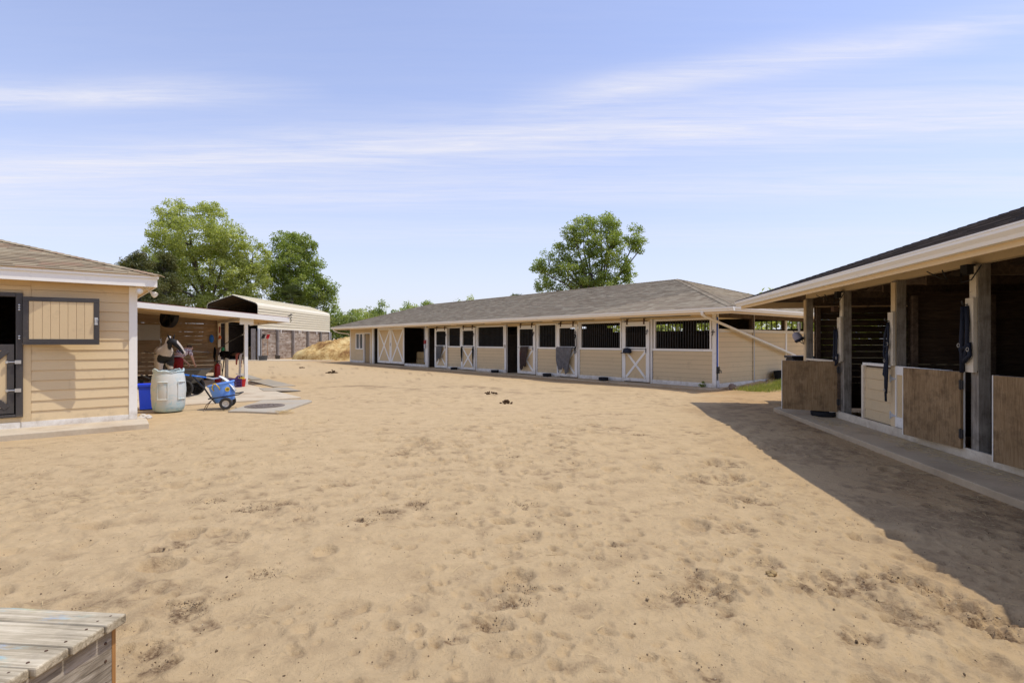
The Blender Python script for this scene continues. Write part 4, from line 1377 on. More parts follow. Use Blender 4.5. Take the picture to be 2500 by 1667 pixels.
# in this frame +x is towards the camera, -y is out into the yard; plywood inner side must face the camera/yard
# door 1: hinged at post 1, standing straight out
d1 = dutch('half_door', POSTS[1] - 0.03, -0.075, 0.97, R(-114))
# door 2: hinged at post 3, folded back along the wall away from the camera
d2 = dutch('half_door', POSTS[3] - 0.10, -0.085, 1.06, R(187))
# door 3: hinged at post 4, folded back
d3 = dutch('half_door', POSTS[4] - 0.10, -0.085, 1.08, R(187))
for d in (d1, d2, d3):
    pass
# black bin beyond the end of the barn
fbn = thing('feed_bin', 'black plastic feed bin standing behind the far corner post of the right barn', 'feed bin', RBp(-1.40, -0.35), ang(-EV))
MB().box(-.26, .26, -.24, .24, 0.0, 1.13).build('bin', M['black_plastic'], fbn, bevel=.03)
MB().box(-.29, .29, -.27, .27, 1.131, 1.19).build('lid', M['black_plastic'], fbn, bevel=.015)
# closed white framed door behind door 2 (bay between posts 2 and 3)
cd = MB().box(3.66, 3.79, -0.02, 0.03, 0.19, 1.16).box(4.95, 5.08, -0.02, 0.03, 0.19, 1.16).box(3.79, 4.95, -0.02, 0.029, 1.02, 1.16).box(3.79, 4.95, -0.02, 0.029, 0.19, 0.35).build('closed_half_door', M['white_paint'], rbarn, bevel=0.003)
MB().box(3.79, 4.95, -0.002, 0.01, 0.35, 1.02).build('panel', M['tan_panel'], cd)
for z in (0.36, 0.95):
    MB().box(3.62, 3.65, -0.032, -0.0205, z - 0.06, z + 0.06).add([(3.655, -0.03, z + 0.035), (3.655, -0.03, z - 0.035), (3.80, -0.03, z), (3.655, -0.0205, z + 0.035), (3.655, -0.0205, z - 0.035), (3.80, -0.0205, z)], [(0, 1, 2), (3, 5, 4), (0, 2, 5, 3), (1, 4, 5, 2), (0, 3, 4, 1)]).build('strap_hinge', M['galvanised'], cd)
# header beam and plates
MB().box(-0.07, RL + 0.07, 0.03, 0.13, 2.531, 2.78).build('header_beam', M['beige_trim'], rbarn)
MB().box(-0.07, 0.03, 0.131, RD, 2.36, 2.60).build('end_beam', M['dark_timber'], rbarn)
for x in [0.6 + i * 1.22 for i in range(13)]:
    b = MB()
    b.bar((x, -1.10, 2.46), (x, 0.9, 3.15), 0.045, 0.13, (0, 0, 1))
    b.bar((x, 0.9, 3.15), (x, RD / 2, 3.95), 0.045, 0.13, (0, 0, 1))
    b.bar((x, 0.15, 2.46), (x, RD - 0.1, 2.46), 0.045, 0.12, (0, 0, 1))
    b.bar((x, 0.3, 2.5), (x, 1.1, 3.08), 0.04, 0.09, (0, 0, 1))
    b.build('truss', M['dark_timber'], rbarn)
for yy in (0.6, 1.8, 3.0):
    MB().bar((-1.1, yy, 2.46), (0.7, yy, 3.02), 0.045, 0.13, (0, 0, 1)).build('truss', M['dark_timber'], rbarn)
# plank walls: far end, partitions, middle spine
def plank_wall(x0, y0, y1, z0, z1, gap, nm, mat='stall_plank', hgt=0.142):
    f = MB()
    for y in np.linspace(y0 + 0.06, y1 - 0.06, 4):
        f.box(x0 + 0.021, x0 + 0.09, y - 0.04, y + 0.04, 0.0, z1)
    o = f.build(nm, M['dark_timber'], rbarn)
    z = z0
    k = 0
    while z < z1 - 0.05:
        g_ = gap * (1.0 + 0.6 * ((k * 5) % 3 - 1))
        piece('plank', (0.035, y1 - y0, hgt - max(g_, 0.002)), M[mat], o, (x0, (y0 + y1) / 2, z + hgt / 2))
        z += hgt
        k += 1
    return o


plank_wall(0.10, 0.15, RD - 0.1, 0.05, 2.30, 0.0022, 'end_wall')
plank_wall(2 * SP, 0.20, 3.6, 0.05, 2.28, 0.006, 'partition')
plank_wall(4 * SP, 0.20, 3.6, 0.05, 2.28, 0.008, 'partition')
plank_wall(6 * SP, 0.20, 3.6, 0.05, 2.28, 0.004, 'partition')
MB().box(0.0, RL, 3.62, 3.70, 0.0, 2.45).box(0.0, RL, RD - 0.1, RD, 0.0, 2.5).box(RL, RL + 0.08, 0, RD, 0, 2.6).build('spine_wall', M['barn_inside'], rbarn)
# eaves
OR = 1.12
MB().box(-OR, RL + OR, -OR, -OR + 0.03, 2.375, 2.52).box(-OR - 0.001, -OR + 0.029, -OR + 0.031, RD + OR, 2.375, 2.52).build('fascia', M['beige_trim'], rbarn)
gb = MB()
gutter_run(gb, (-OR - 0.13, -OR - 0.002), (RL + OR, -OR - 0.002), (0, -1), 2.432)
gb.build('gutter', M['gutter_white'], rbarn)
gb = MB()
gutter_run(gb, (-OR - 0.003, -OR), (-OR - 0.003, RD + OR), (-1, 0), 2.432)
gb.build('gutter', M['gutter_white'], rbarn)
roof_hip(rbarn, -OR - 0.06, RL + OR + 0.06, -OR - 0.06, RD + OR + 0.06, 2.565, 0.345, 'dark_shingle', ['y0'], seed=21, thick=0.05)
# lamp boxes and loose wires under the beam
for x in (SP, 3 * SP):
    MB().box(x - 0.11, x + 0.02, -0.10, 0.0, 2.40, 2.53).build('junction_box', M['dark_steel'], rbarn)
    MB().tube([(x - 0.45, -0.30, 2.50), (x - 0.35, -0.2, 2.40), (x - 0.28, -0.15, 2.37), (x - 0.30, -0.2, 2.50)], 0.008, 6).tube([(x - 0.08, -0.11, 2.42), (x - 0.02, -0.14, 2.30), (x + 0.10, -0.10, 2.32), (x + 0.17, -0.03, 2.50)], 0.008, 6).build('wire', M['black_plastic'], rbarn)
MB().box(SP - 0.16, SP - 0.02, -0.14, -0.064, 2.14, 2.24).build('work_lamp', M['rusty_steel'], rbarn)

# ================================================================== metal carport over the bedding store
cp = thing('metal_carport', 'tall beige metal carport with rounded eaves over weathered plank walls', 'carport', (-20.9, 43.9, 0), R(-1.0))
CW, CL = 4.25, 16.5
prof = []            # outer profile (x from right side leftwards, z)
ZB, ZT, ZR = 2.66, 4.62, 5.40
right = [(0, ZB), (0, ZT - 0.12), (-0.06, ZT + 0.03), (-0.22, ZT + 0.14)]
ridge = [(-CW / 2, ZR)]
left = [(-CW + 0.22, ZT + 0.14), (-CW + 0.06, ZT + 0.03), (-CW, ZT - 0.12), (-CW, ZB)]
prof = right + ridge + left


def ribbed(p0, p1, n):
    """split a straight run of the profile into panels with small raised ribs"""
    p0, p1 = Vector((*p0, 0)), Vector((*p1, 0))
    d = (p1 - p0)
    nrm = Vector((d.y, -d.x, 0)).normalized()
    out = []
    for i in range(n):
        a = p0 + d * (i / n)
        e = d * (1 / n)
        out += [a + e * 0.03, a + e * 0.05 + nrm * 0.035, a + e * 0.11 + nrm * 0.035, a + e * 0.13]
    return [(q.x, q.y) for q in out] + [(p1.x, p1.y)]


full = []
for a, b in zip(prof[:-1], prof[1:]):
    L = math.hypot(b[0] - a[0], b[1] - a[1])
    full += ribbed(a, b, max(1, round(L / 0.23))) if L > 0.5 else [a, b]
shell = MB()
n = len(full)
inner = [(x * 0.985 - 0.03, z - 0.03) for x, z in full]
vs = [(x, 0, z) for x, z in full] + [(x, CL, z) for x, z in full] + [(x, 0, z) for x, z in inner] + [(x, CL, z) for x, z in inner]
fs = []
for i in range(n - 1):
    fs.append((i, i + 1, n + i + 1, n + i))
    fs.append((2 * n + i, 3 * n + i, 3 * n + i + 1, 2 * n + i + 1))
    fs.append((i, 2 * n + i, 2 * n + i + 1, i + 1))
    fs.append((n + i, n + i + 1, 3 * n + i + 1, 3 * n + i))
fs += [(0, n, 3 * n, 2 * n), (n - 1, 3 * n - 1, 4 * n - 1, 2 * n - 1)]
shell.add(vs, fs)
sh_o = shell.build('roof_shell', [M['carport_metal'], M['dark_timber']], cp)
for f_ in sh_o.data.polygons:
    ids = list(f_.vertices)
    if min(ids) >= 2 * n: f_.material_index = 1
for y in (0.05, 3.3, 6.6, 9.9, 13.2, 16.4):
    MB().tube([(x * 0.975 - 0.06, y, z - 0.08) for x, z in prof], 0.035, 6).build('hoop', M['dark_steel'], cp)
MB().box(-0.04, 0.03, 0, CL, ZB - 0.06, ZB - 0.002).build('side_rail', M['white_paint'], cp)
yposts = [0.05, 3.25, 6.45, 9.95, 13.4, 16.3]
for i, y in enumerate(yposts):
    if i in (0, 5):
        MB().box(-0.02, 0.10, y - 0.06, y + 0.06, 0.0, ZB - 0.061).build('corner_post', M['galvanised'], cp)
    MB().box(-0.03, 0.16, y + 0.12, y + 0.30, 0.0, ZB - 0.10).build('wall_post', M['grey_post'], cp)
MB().box(-0.55, -0.22, -0.05, 0.10, 0, ZB - 0.05).build('corner_post', M['grey_post'], cp)
pf = MB().box(-0.20, -0.14, 0.1, CL, 0.0, ZB - 0.3).build('plank_wall', M['dark_timber'], cp)
zz = 0.02
kk = 0
while zz < ZB - 0.12:
    for y0, y1 in zip(yposts[:-1], yposts[1:]):
        piece('plank', (0.05, y1 - y0 - 0.002, 0.197), M['grey_plank'], pf, (-0.105 + random.uniform(-.008, .008), (y0 + y1) / 2 + 0.2, zz + 0.098))
    zz += 0.2
MB().box(-CW, -CW + 0.1, 0.1, CL, 0.0, ZB).box(-CW, -0.21, CL - 0.2, CL - 0.1, 0, 4.9).build('inner_wall', M['dark_timber'], cp)
for y in (0.35, 4.2, 8.1, 8.5, 12.6):
    piece('hanger_bracket', (0.05, 0.09, 0.28), M['white_paint'], cp, (0.01, y, ZB - 0.22))
# heap of bedding inside the carport, seen through its open end
def heap(name, cx, cy, rx, ry, h, mat, seed, res=90, pow_=1.5, rough=0.22, warp=0.35):
    r2 = np.random.default_rng(seed)
    xs = np.linspace(-1.15, 1.15, res)
    X, Y = np.meshgrid(xs, xs, indexing='ij')
    o = r2.random(2) * 90
    w = warp * vnoise(X * 2 + o[0], Y * 2 + o[1])
    q = np.hypot(X, Y) + w
    Z = h * np.clip(1 - q, 0, 1) ** (1 / pow_)
    Z += rough * h * np.clip(1.05 - q, 0, 0.35) * 3 * (vnoise(X * 4 + o[0], Y * 4) + 0.7 * vnoise(X * 9, Y * 9 + o[1]) + 0.5 * vnoise(X * 19 + 3, Y * 19) + 0.3 * vnoise(X * 37, Y * 37))
    Z -= 0.03 * (q > 1.0) + 0.02
    V = np.stack([X * rx, Y * ry, Z], -1).reshape(-1, 3)
    i, j = np.meshgrid(np.arange(res - 1), np.arange(res - 1), indexing='ij')
    Q = np.stack([i * res + j, (i + 1) * res + j, (i + 1) * res + j + 1, i * res + j + 1], -1).reshape(-1, 4)
    ob = link(name, np_mesh(name, V, Q, M[mat], smooth=True), None, (cx, cy, 0))
    return ob


tag(heap('shavings_pile', -14.2, 47.6, 4.9, 4.0, 1.80, 'shavings', 4, 150, 2.5, 0.22, 0.18), 'big golden heap of wood shavings beside the carport wall', 'shavings heap')
tag(heap('sawdust_pile', -22.9, 51.6, 1.65, 5.5, 2.2, 'shavings', 6, 70), 'pale sawdust heap stored inside the metal carport', 'sawdust heap')
# ================================================================== trees
def leaf_cloud(name, centres, radii, per, size, mat, parent, seed, flat=0.5, droop=0.0, shade_by_height=None, aspect=0.62):
    """many small leaf faces in clumps; centres (n,3), radii (n,)"""
    r = np.random.default_rng(seed)
    n = len(centres)
    c = np.repeat(np.asarray(centres), per, 0)
    rad = np.repeat(np.asarray(radii), per)
    k = len(c)
    d = r.normal(size=(k, 3))
    d /= np.linalg.norm(d, axis=1)[:, None]
    rr = rad * (0.25 + 0.85 * r.random(k) ** 0.6)
    p = c + d * rr[:, None] * np.array([1, 1, 0.75])
    # leaf frame
    nrm = r.normal(size=(k, 3)) + np.array([0, 0, flat]) + d * 0.5
    nrm /= np.linalg.norm(nrm, axis=1)[:, None]
    t = np.cross(nrm, r.normal(size=(k, 3)))
    t /= np.linalg.norm(t, axis=1)[:, None]
    b = np.cross(nrm, t)
    s = size * (0.6 + 0.8 * r.random(k))
    t = t * s[:, None]
    b = b * (s * aspect)[:, None]
    v = np.empty((k, 4, 3))
    v[:, 0] = p - t * 0.5
    v[:, 1] = p + b * 0.5 + nrm * (s * 0.10)[:, None]
    v[:, 2] = p + t * 0.5
    v[:, 3] = p - b * 0.5 + nrm * (s * 0.10)[:, None]
    q = np.arange(k * 4).reshape(k, 4)
    cl = np.repeat(r.random(n), per)
    sh = np.clip(0.55 * cl + 0.45 * r.random(k), 0, 1)
    me = np_mesh(name, v.reshape(-1, 3), q, M[mat], {'shade': np.repeat(sh, 4)})
    return link(name, me, parent)


def clumps(lobes, n, r0, r1, rnd, shell=0.42):
    """clump centres spread through a union of ellipsoids, denser towards their skins"""
    vol = [l[3] * l[4] * l[5] for l in lobes]
    tot = sum(v ** 0.8 for v in vol)
    cs, rs = [], []
    for l, v in zip(lobes, vol):
        for _ in range(max(3, int(n * v ** 0.8 / tot))):
            while True:
                d = Vector((rnd.gauss(0, 1), rnd.gauss(0, 1), rnd.gauss(0, 1)))
                if d.length > 0.01: break
            d.normalize()
            q = shell + (1 - shell) * rnd.random() ** 0.6
            cs.append((l[0] + d.x * l[3] * q, l[1] + d.y * l[4] * q, l[2] + d.z * l[5] * q))
            rs.append(rnd.uniform(r0, r1))
    return cs, rs


def broad_tree(name, label, base, lobes, n_clump, per, leaf, mat, seed, trunk_r=0.3, fork=0.35, cr=(0.45, 0.85), group=None, cat='tree', zb=0.0):
    """lobes: (dx, dy, z, rx, ry, rz) relative to the base"""
    rnd = random.Random(seed)
    t = thing(name, label, cat, (base[0], base[1], zb), 0, group)
    cs, rs = clumps(lobes, n_clump, cr[0], cr[1], rnd)
    top = max(l[2] for l in lobes)
    fz = top * fork
    tr = MB()
    path = [(0, 0, -0.2), (0.05, 0, fz * 0.4), (-0.05 + rnd.uniform(-.2, .2), rnd.uniform(-.2, .2), fz)]
    tr.tube(path, [trunk_r * 1.25, trunk_r, trunk_r * 0.8], 9)
    f = Vector(path[-1])
    for l in lobes:
        c = Vector((l[0], l[1], l[2] - l[5] * 0.35))
        mid = f.lerp(c, 0.5) + Vector((rnd.uniform(-.3, .3), rnd.uniform(-.3, .3), rnd.uniform(-.2, .5)))
        rr = trunk_r * min(0.62, 0.25 + 0.06 * l[3])
        tr.tube([f - Vector((0, 0, .2)), mid, c, Vector((l[0], l[1], l[2] + l[5] * 0.4))], [rr, rr * .75, rr * .45, rr * .15], 7)
    for p in rnd.sample(cs, min(len(cs), 60)):
        l = min(lobes, key=lambda q: (q[0] - p[0]) ** 2 + (q[1] - p[1]) ** 2 + (q[2] - p[2]) ** 2)
        c = Vector((l[0], l[1], l[2] - l[5] * 0.3))
        p = Vector(p)
        tr.tube([c, c.lerp(p, 0.55) + Vector((rnd.uniform(-.2, .2), rnd.uniform(-.2, .2), .1)), p], [trunk_r * .16, trunk_r * .10, trunk_r * .03], 5)
    tr.build('trunk', M['bark'], t, smooth=True)
    leaf_cloud('crown', cs, rs, per, leaf, mat, t, seed)
    return t


def at(u, Y):
    return ((u - 1250.0) / F_PX * Y, Y)


def lobes_from(Y, cu, items, depth=0.8):
    """items (u, v, half width px, half height px) measured on the tree at distance Y -> lobes relative to its base at cu"""
    s = Y / F_PX
    out = []
    rnd = random.Random(int(cu))
    for (u, v, a, b) in items:
        out.append(((u - cu) * s, rnd.uniform(-1, 1) * a * s * 0.5, CAM_H + (833 - v) * s, a * s, a * s * depth, b * s))
    return out


# three big broadleaf trees
broad_tree('broadleaf_tree', 'largest broadleaf tree with a wide pale green crown behind the lean-to', at(505, 64),
           lobes_from(64, 505, [(450, 530, 50, 36), (508, 525, 40, 34), (478, 585, 92, 52), (395, 618, 48, 42), (560, 590, 52, 50), (610, 625, 45, 42), (510, 655, 105, 55), (420, 680, 60, 50), (600, 690, 55, 45), (535, 735, 90, 45), (450, 745, 60, 40)]),
           1000, 84, 0.205, 'leaf_bright', 21, 0.45, cr=(0.40, 0.85))
broad_tree('broadleaf_tree', 'tall oval broadleaf tree standing behind the metal carport', at(722, 70),
           lobes_from(70, 722, [(700, 592, 40, 30), (740, 605, 42, 36), (712, 645, 62, 45), (765, 665, 40, 42), (680, 680, 42, 38), (740, 705, 62, 42), (800, 705, 24, 24), (710, 745, 70, 40), (785, 735, 40, 30)]),
           580, 86, 0.21, 'leaf_mid', 22, 0.38, cr=(0.42, 0.85))
broad_tree('broadleaf_tree', 'ragged broadleaf tree rising alone behind the long barn roof', at(1462, 52),
           lobes_from(52, 1462, [(1400, 562, 26, 30), (1435, 545, 24, 26), (1470, 545, 38, 26), (1495, 560, 26, 30), (1550, 580, 26, 32), (1560, 605, 20, 22), (1425, 600, 40, 34), (1480, 605, 48, 42), (1365, 612, 20, 20), (1340, 640, 30, 26), (1312, 650, 16, 22), (1385, 655, 40, 34), (1445, 665, 46, 40), (1515, 650, 30, 34), (1535, 668, 16, 20), (1330, 690, 30, 22), (1400, 700, 50, 26), (1480, 700, 50, 26), (1530, 700, 22, 18)]),
           560, 74, 0.165, 'leaf_mid', 23, 0.36, cr=(0.30, 0.64))


def pine(name, label, base, h, w, seed, z0=1.2):
    rnd = random.Random(seed)
    t = thing(name, label, 'tree', (base[0], base[1], 0))
    tr = MB().tube([(0, 0, -.2), (.1, 0, h * .5), (0, .1, h * .97)], [.26, .18, .04], 8)
    cs, rs = [], []
    for i in range(95):
        q = rnd.random()
        z = z0 + (h - z0) * q
        rad = w * (1 - q) ** 0.6 * rnd.uniform(0.35, 1.0) + 0.2
        a = rnd.uniform(0, 6.283)
        e = Vector((rad * math.cos(a), rad * math.sin(a), z + rad * 0.18))
        tr.tube([(0, 0, z - rad * .1), e * 0.5 + Vector((0, 0, z * .5)), e], [.05, .035, .012], 5)
        for k in (1.0, 0.78, 0.55):
            cs.append((e.x * k + rnd.uniform(-.2, .2), e.y * k + rnd.uniform(-.2, .2), z + (e.z - z) * k + rnd.uniform(-.1, .15)))
            rs.append(rnd.uniform(.30, .55))
    tr.build('trunk', M['bark'], t, smooth=True)
    leaf_cloud('crown', cs, rs, 80, 0.22, 'needle_dark', t, seed, flat=0.2, aspect=0.22)
    return t


pine('pine_tree', 'dark olive pine rising behind the left stable roof', at(335, 40), 7.9, 3.0, 31)
pine('pine_tree', 'taller brownish pine between the left stable and the pale broadleaf tree', at(400, 43), 8.3, 2.6, 32)

# wood beyond the yard: single trees one can pick out
BG = [(838, 86, 7.3, 3.4, 'leaf_mid', 'bright green tree just right of the carport roof end'),
      (872, 92, 7.2, 3.2, 'leaf_bright', 'rounded green tree second from the carport in the far wood'),
      (905, 95, 7.5, 3.0, 'leaf_hedge', 'olive tree behind the far end of the long barn roof'),
      (921, 100, 8.9, 1.5, 'leaf_mid', 'thin spindly tree sticking up from the far wood'),
      (947, 96, 6.0, 2.4, 'leaf_hedge', 'low olive tree sinking behind the long barn roof hip'),
      (986, 90, 8.1, 2.6, 'leaf_mid', 'domed green tree peeking over the long barn roof'),
      (1016, 88, 7.7, 1.8, 'leaf_bright', 'small bright tree top showing over the barn roof beside the domed tree'),
      (1046, 84, 8.2, 1.0, 'leaf_mid', 'narrow sprig of a tree top above the left half of the barn roof'),
      (1127, 80, 8.1, 1.1, 'leaf_mid', 'little green tree top above the barn roof near its middle'),
      (1155, 82, 8.6, 0.9, 'leaf_bright', 'palest tiny tree top above the middle of the barn roof')]
for i, (u, Y, h, w, mt, lab) in enumerate(BG):
    b = at(u, Y)
    rnd = random.Random(100 + i)
    lob = [(0, 0, h * .62, w, w, h * .30), (rnd.uniform(-w, w) * .5, 0, h * .80, w * .55, w * .55, h * .19), (rnd.uniform(-w, w) * .6, rnd.uniform(-w, w) * .5, h * .45, w * .8, w * .8, h * .22), (-w * .7, 0, h * .35, w * .6, w * .6, h * .25), (w * .7, 0, h * .36, w * .6, w * .6, h * .25)]
    broad_tree('wood_tree', lab, b, lob, 110, 70, 0.26, mt, 200 + i, 0.18, 0.3, cr=(0.5, 0.95), group='trees of the far wood')
# dark undergrowth that reads as one mass behind the heap
rnd = random.Random(77)
cs, rs = [], []
for i in range(900):
    x = rnd.uniform(-34, 2)
    cs.append((x, 78 + rnd.uniform(-3, 5), rnd.uniform(0.2, 4.3 + 0.9 * math.sin(x * .7))))
    rs.append(rnd.uniform(.6, 1.1))
o = leaf_cloud('far_thicket', cs, rs, 44, 0.36, 'leaf_hedge', None, 78)
tag(o, 'olive thicket of undergrowth closing the view behind the shavings heap', 'thicket', kind='stuff')
# greenery behind the long barn, seen through its openings
for i, (t, lab) in enumerate(((-3.0, 'sunlit shrub seen through the open top of the long barn end wall'), (3.2, 'leafy shrub behind the long barn nearest its end window'), (9.0, 'leafy shrub behind the middle stalls of the long barn'), (16.0, 'shrub behind the far stalls of the long barn'))):
    p = MBp(t, -16.0)
    broad_tree('shrub', lab, (p.x, p.y), [(0, 0, 2.2, 3.4, 2.4, 1.9), (1.5, .4, 3.4, 1.9, 1.6, 1.2), (-1.8, -.3, 3.0, 1.8, 1.6, 1.3)], 90, 60, 0.24, 'leaf_bright', 300 + i, 0.12, 0.25, cr=(.4, .8), cat='shrub', group='shrubs behind the long barn')


def palm(name, label, base, h, n, L, seed, zb=0):
    rnd = random.Random(seed)
    t = thing(name, label, 'palm', (base[0], base[1], zb))
    MB().tube([(0, 0, -.2), (.08, 0, h * .5), (0, 0, h)], [.2, .16, .17], 9).build('trunk', M['bark'], t, smooth=True)
    V, Q, S = [], [], []
    for i in range(n):
        a = rnd.uniform(0, 6.283)
        el = rnd.uniform(-.35, 1.25)
        d = Vector((math.cos(a) * math.cos(el), math.sin(a) * math.cos(el), math.sin(el)))
        l0 = L * rnd.uniform(.7, 1.05)
        c = Vector((0, 0, h)) + d * l0 * .5
        side = d.cross(Vector((0, 0, 1))).normalized()
        upv = side.cross(d)
        for k in range(15):                       # fan of narrow segments
            b = (k - 7) / 7 * 1.25
            e = (d * math.cos(b) + side * math.sin(b)) * l0 * .62 + Vector((0, 0, -.10 * l0)) + upv * .05
            wv_ = (d * -math.sin(b) + side * math.cos(b)) * .045
            q = len(V)
            mid = c + e * .55
            V += [c, mid + wv_, c + e, mid - wv_]
            Q.append((q, q + 1, q + 2, q + 3))
            S += [rnd.random()] * 4
        q = len(V)
        V += [Vector((0, 0, h)) + side * .02, c + side * .015, c - side * .015, Vector((0, 0, h)) - side * .02]
        Q.append((q, q + 1, q + 2, q + 3))
        S += [.5] * 4
    link('frond', np_mesh('frond', np.array([tuple(v) for v in V]), np.array(Q), M['palm_leaf'], {'shade': S}), t)
    return t


palm('palm', 'grey green fan palm behind the carport roof', at(712, 63), 6.6, 46, 1.9, 41)
palm('palm', 'tip of a fan palm just above the barn roof left of the lone tree', at(1262, 45), 4.75, 40, 1.0, 42)

# white picket fence far behind the heap
fence = thing('picket_fence', 'white picket fence showing above the far right flank of the shavings heap', 'fence', (-19.5, 58, 0))
for i in range(20):
    MB().add([(i * .42, 0, 0), (i * .42 + .26, 0, 0), (i * .42 + .26, 0, 1.72), (i * .42 + .13, 0, 1.92), (i * .42, 0, 1.72), (i * .42, .04, 0), (i * .42 + .26, .04, 0), (i * .42 + .26, .04, 1.72), (i * .42 + .13, .04, 1.92), (i * .42, .04, 1.72)],
             [(0, 1, 2, 3, 4), (9, 8, 7, 6, 5), (0, 5, 6, 1), (1, 6, 7, 2), (2, 7, 8, 3), (3, 8, 9, 4), (4, 9, 5, 0)]).build('picket', M['white_paint'], fence)
MB().box(0, 8.4, .045, .09, .4, .5).box(0, 8.4, .045, .09, 1.35, 1.45).build('rail', M['white_paint'], fence)

# grass beside the long barn
r = np.random.default_rng(9)
n = 9000
gx = 0.2 + 5.6 * r.random(n)
gy = -1.05 + r.normal(size=n) * 0.28 + 0.12 * np.sin(gx * 2.2)
keep = (gy < -0.25) & (gy > -2.0) & (r.random(n) < np.clip(gx * 1.2, 0.15, 1))
gx, gy = gx[keep], gy[keep]
wx = MBN.x + D2.x * gx + D1.x * gy
wy = MBN.y + D2.y * gx + D1.y * gy
wz = height(wx, wy, False)
k = len(wx)
a = r.random(k) * 6.283
hh = 0.05 + 0.10 * r.random(k)
p = np.stack([wx, wy, wz - 0.01], -1)
side = np.stack([np.cos(a), np.sin(a), 0 * a], -1) * 0.011
tip = p + np.stack([r.normal(size=k) * .035, r.normal(size=k) * .035, hh], -1)
V = np.stack([p - side, p + side, tip], 1).reshape(-1, 3)
o = link('grass', np_mesh('grass', V, np.arange(k * 3).reshape(k, 3), M['grass_blade'], {'shade': np.repeat(r.random(k), 3)}))
tag(o, 'patch of yellowing green grass along the end wall of the long barn', 'grass', kind='stuff')
# ================================================================== things around the wash pad
def put(name, label, cat, p, rz=0.0, z=None, group=None):
    return thing(name, label, cat, (p[0], p[1], p[2] if z is None else z), rz, group)


# plastic drum with its top cut off
p = G(411, 1006) + Vector((-0.17, 0.27, 0))
drum = put('plastic_drum', 'pale blue grey plastic drum with a ragged cut top beside the stable corner', 'drum', p, 0.4, 0.0)
prof = [(0.26, 0.0), (0.295, 0.03), (0.315, 0.12), (0.33, 0.30), (0.345, 0.46), (0.335, 0.62), (0.315, 0.76), (0.295, 0.84), (0.288, 0.865), (0.305, 0.88), (0.305, 0.90), (0.29, 0.915)]
seg = 48
b = MB()
vs, fs = [], []
rd = random.Random(3)
jag = []
for k in range(seg):
    a = 2 * math.pi * k / seg
    jag.append(0.030 * math.sin(a * 2 + 0.6) + 0.014 * math.sin(a * 7) + 0.012 * rd.uniform(-1, 1))
for i, (r_, z_) in enumerate(prof):
    for k in range(seg):
        a = 2 * math.pi * k / seg
        f = 1 - 0.035 * (1 if (0.30 < z_ < 0.72 and (k % 12) in (1, 2, 3, 4, 5, 6, 7, 8)) else 0)
        dz = jag[k] if i >= len(prof) - 2 else 0
        vs.append((r_ * f * math.cos(a), r_ * f * math.sin(a), z_ + dz))
m_ = len(prof)
for (r_, z_) in ((0.275, 0.905), (0.28, 0.80), (0.30, 0.3), (0.25, 0.03)):      # inner skin
    for k in range(seg):
        a = 2 * math.pi * k / seg
        vs.append((r_ * math.cos(a), r_ * math.sin(a), z_ + (jag[k] if z_ > 0.9 else 0)))
for i in range(m_ + 3):
    for k in range(seg):
        k2 = (k + 1) % seg
        fs.append((i * seg + k, i * seg + k2, (i + 1) * seg + k2, (i + 1) * seg + k))
fs.append(tuple((m_ + 3) * seg + k for k in range(seg)))
fs.append(tuple(range(seg - 1, -1, -1)))
b.add(vs, fs)
b.build('shell', M['barrel_plastic'], drum, smooth='auto')
for a in (-1.75, -0.55, 0.9, 2.2):       # raised panel frames on the sides
    f = MB()
    pts = []
    for da, z_ in ((-.30, .28), (.30, .28), (.30, .66), (-.30, .66), (-.30, .28)):
        rr_ = 0.337
        pts.append((rr_ * math.cos(a + da), rr_ * math.sin(a + da), z_))
    arc = []
    for i in range(9):
        t_ = -.30 + .6 * i / 8
        arc.append((0.338 * math.cos(a + t_), 0.338 * math.sin(a + t_), .66))
    f.tube(arc, 0.012, 5).tube([pts[0], pts[3]], 0.010, 5).tube([pts[1], pts[2]], 0.010, 5)
    f.tube([(x, y, .28) for x, y, _ in arc], 0.010, 5)
    f.build('moulded_panel', M['barrel_plastic'], drum)

# blue recycling bin
p = G(352, 999) + Vector((0, 0.18, 0))
rbin = put('recycling_bin', 'bright blue plastic recycling bin between the stable corner and the drum', 'bin', p, 0.62, 0.0)
b = MB()
def frustum(b, x0, y0, x1, y1, z0, z1, t=0.012):
    o = [(-x0, -y0, z0), (x0, -y0, z0), (x0, y0, z0), (-x0, y0, z0), (-x1, -y1, z1), (x1, -y1, z1), (x1, y1, z1), (-x1, y1, z1)]
    i = [(x * (1 - t / abs(x)), y * (1 - t / abs(y)), z + (t if z == z0 else 0)) for x, y, z in o]
    b.add(o + i, [(3, 2, 1, 0), (0, 1, 5, 4), (1, 2, 6, 5), (2, 3, 7, 6), (3, 0, 4, 7), (8, 9, 10, 11), (9, 8, 12, 13), (10, 9, 13, 14), (11, 10, 14, 15), (8, 11, 15, 12), (4, 5, 13, 12), (5, 6, 14, 13), (6, 7, 15, 14), (7, 4, 12, 15)])
frustum(b, 0.19, 0.15, 0.215, 0.175, 0.0, 0.56)
b.build('body', M['blue_bin'], rbin, bevel=0.008)
b = MB()
frustum(b, 0.232, 0.192, 0.236, 0.196, 0.52, 0.575, 0.02)
b.build('rim', M['blue_bin'], rbin, bevel=0.005)
b = MB()
for i, (w_, z_) in enumerate(((.10, .36), (.08, .335), (.10, .31), (.09, .285))):
    b.box(0.02, 0.02 + w_, -0.176 + (0.56 - z_) * 0.045, -0.170 + (0.56 - z_) * 0.045, z_, z_ + 0.012)
b.build('printed_label', M['lamp_glass'], rbin)

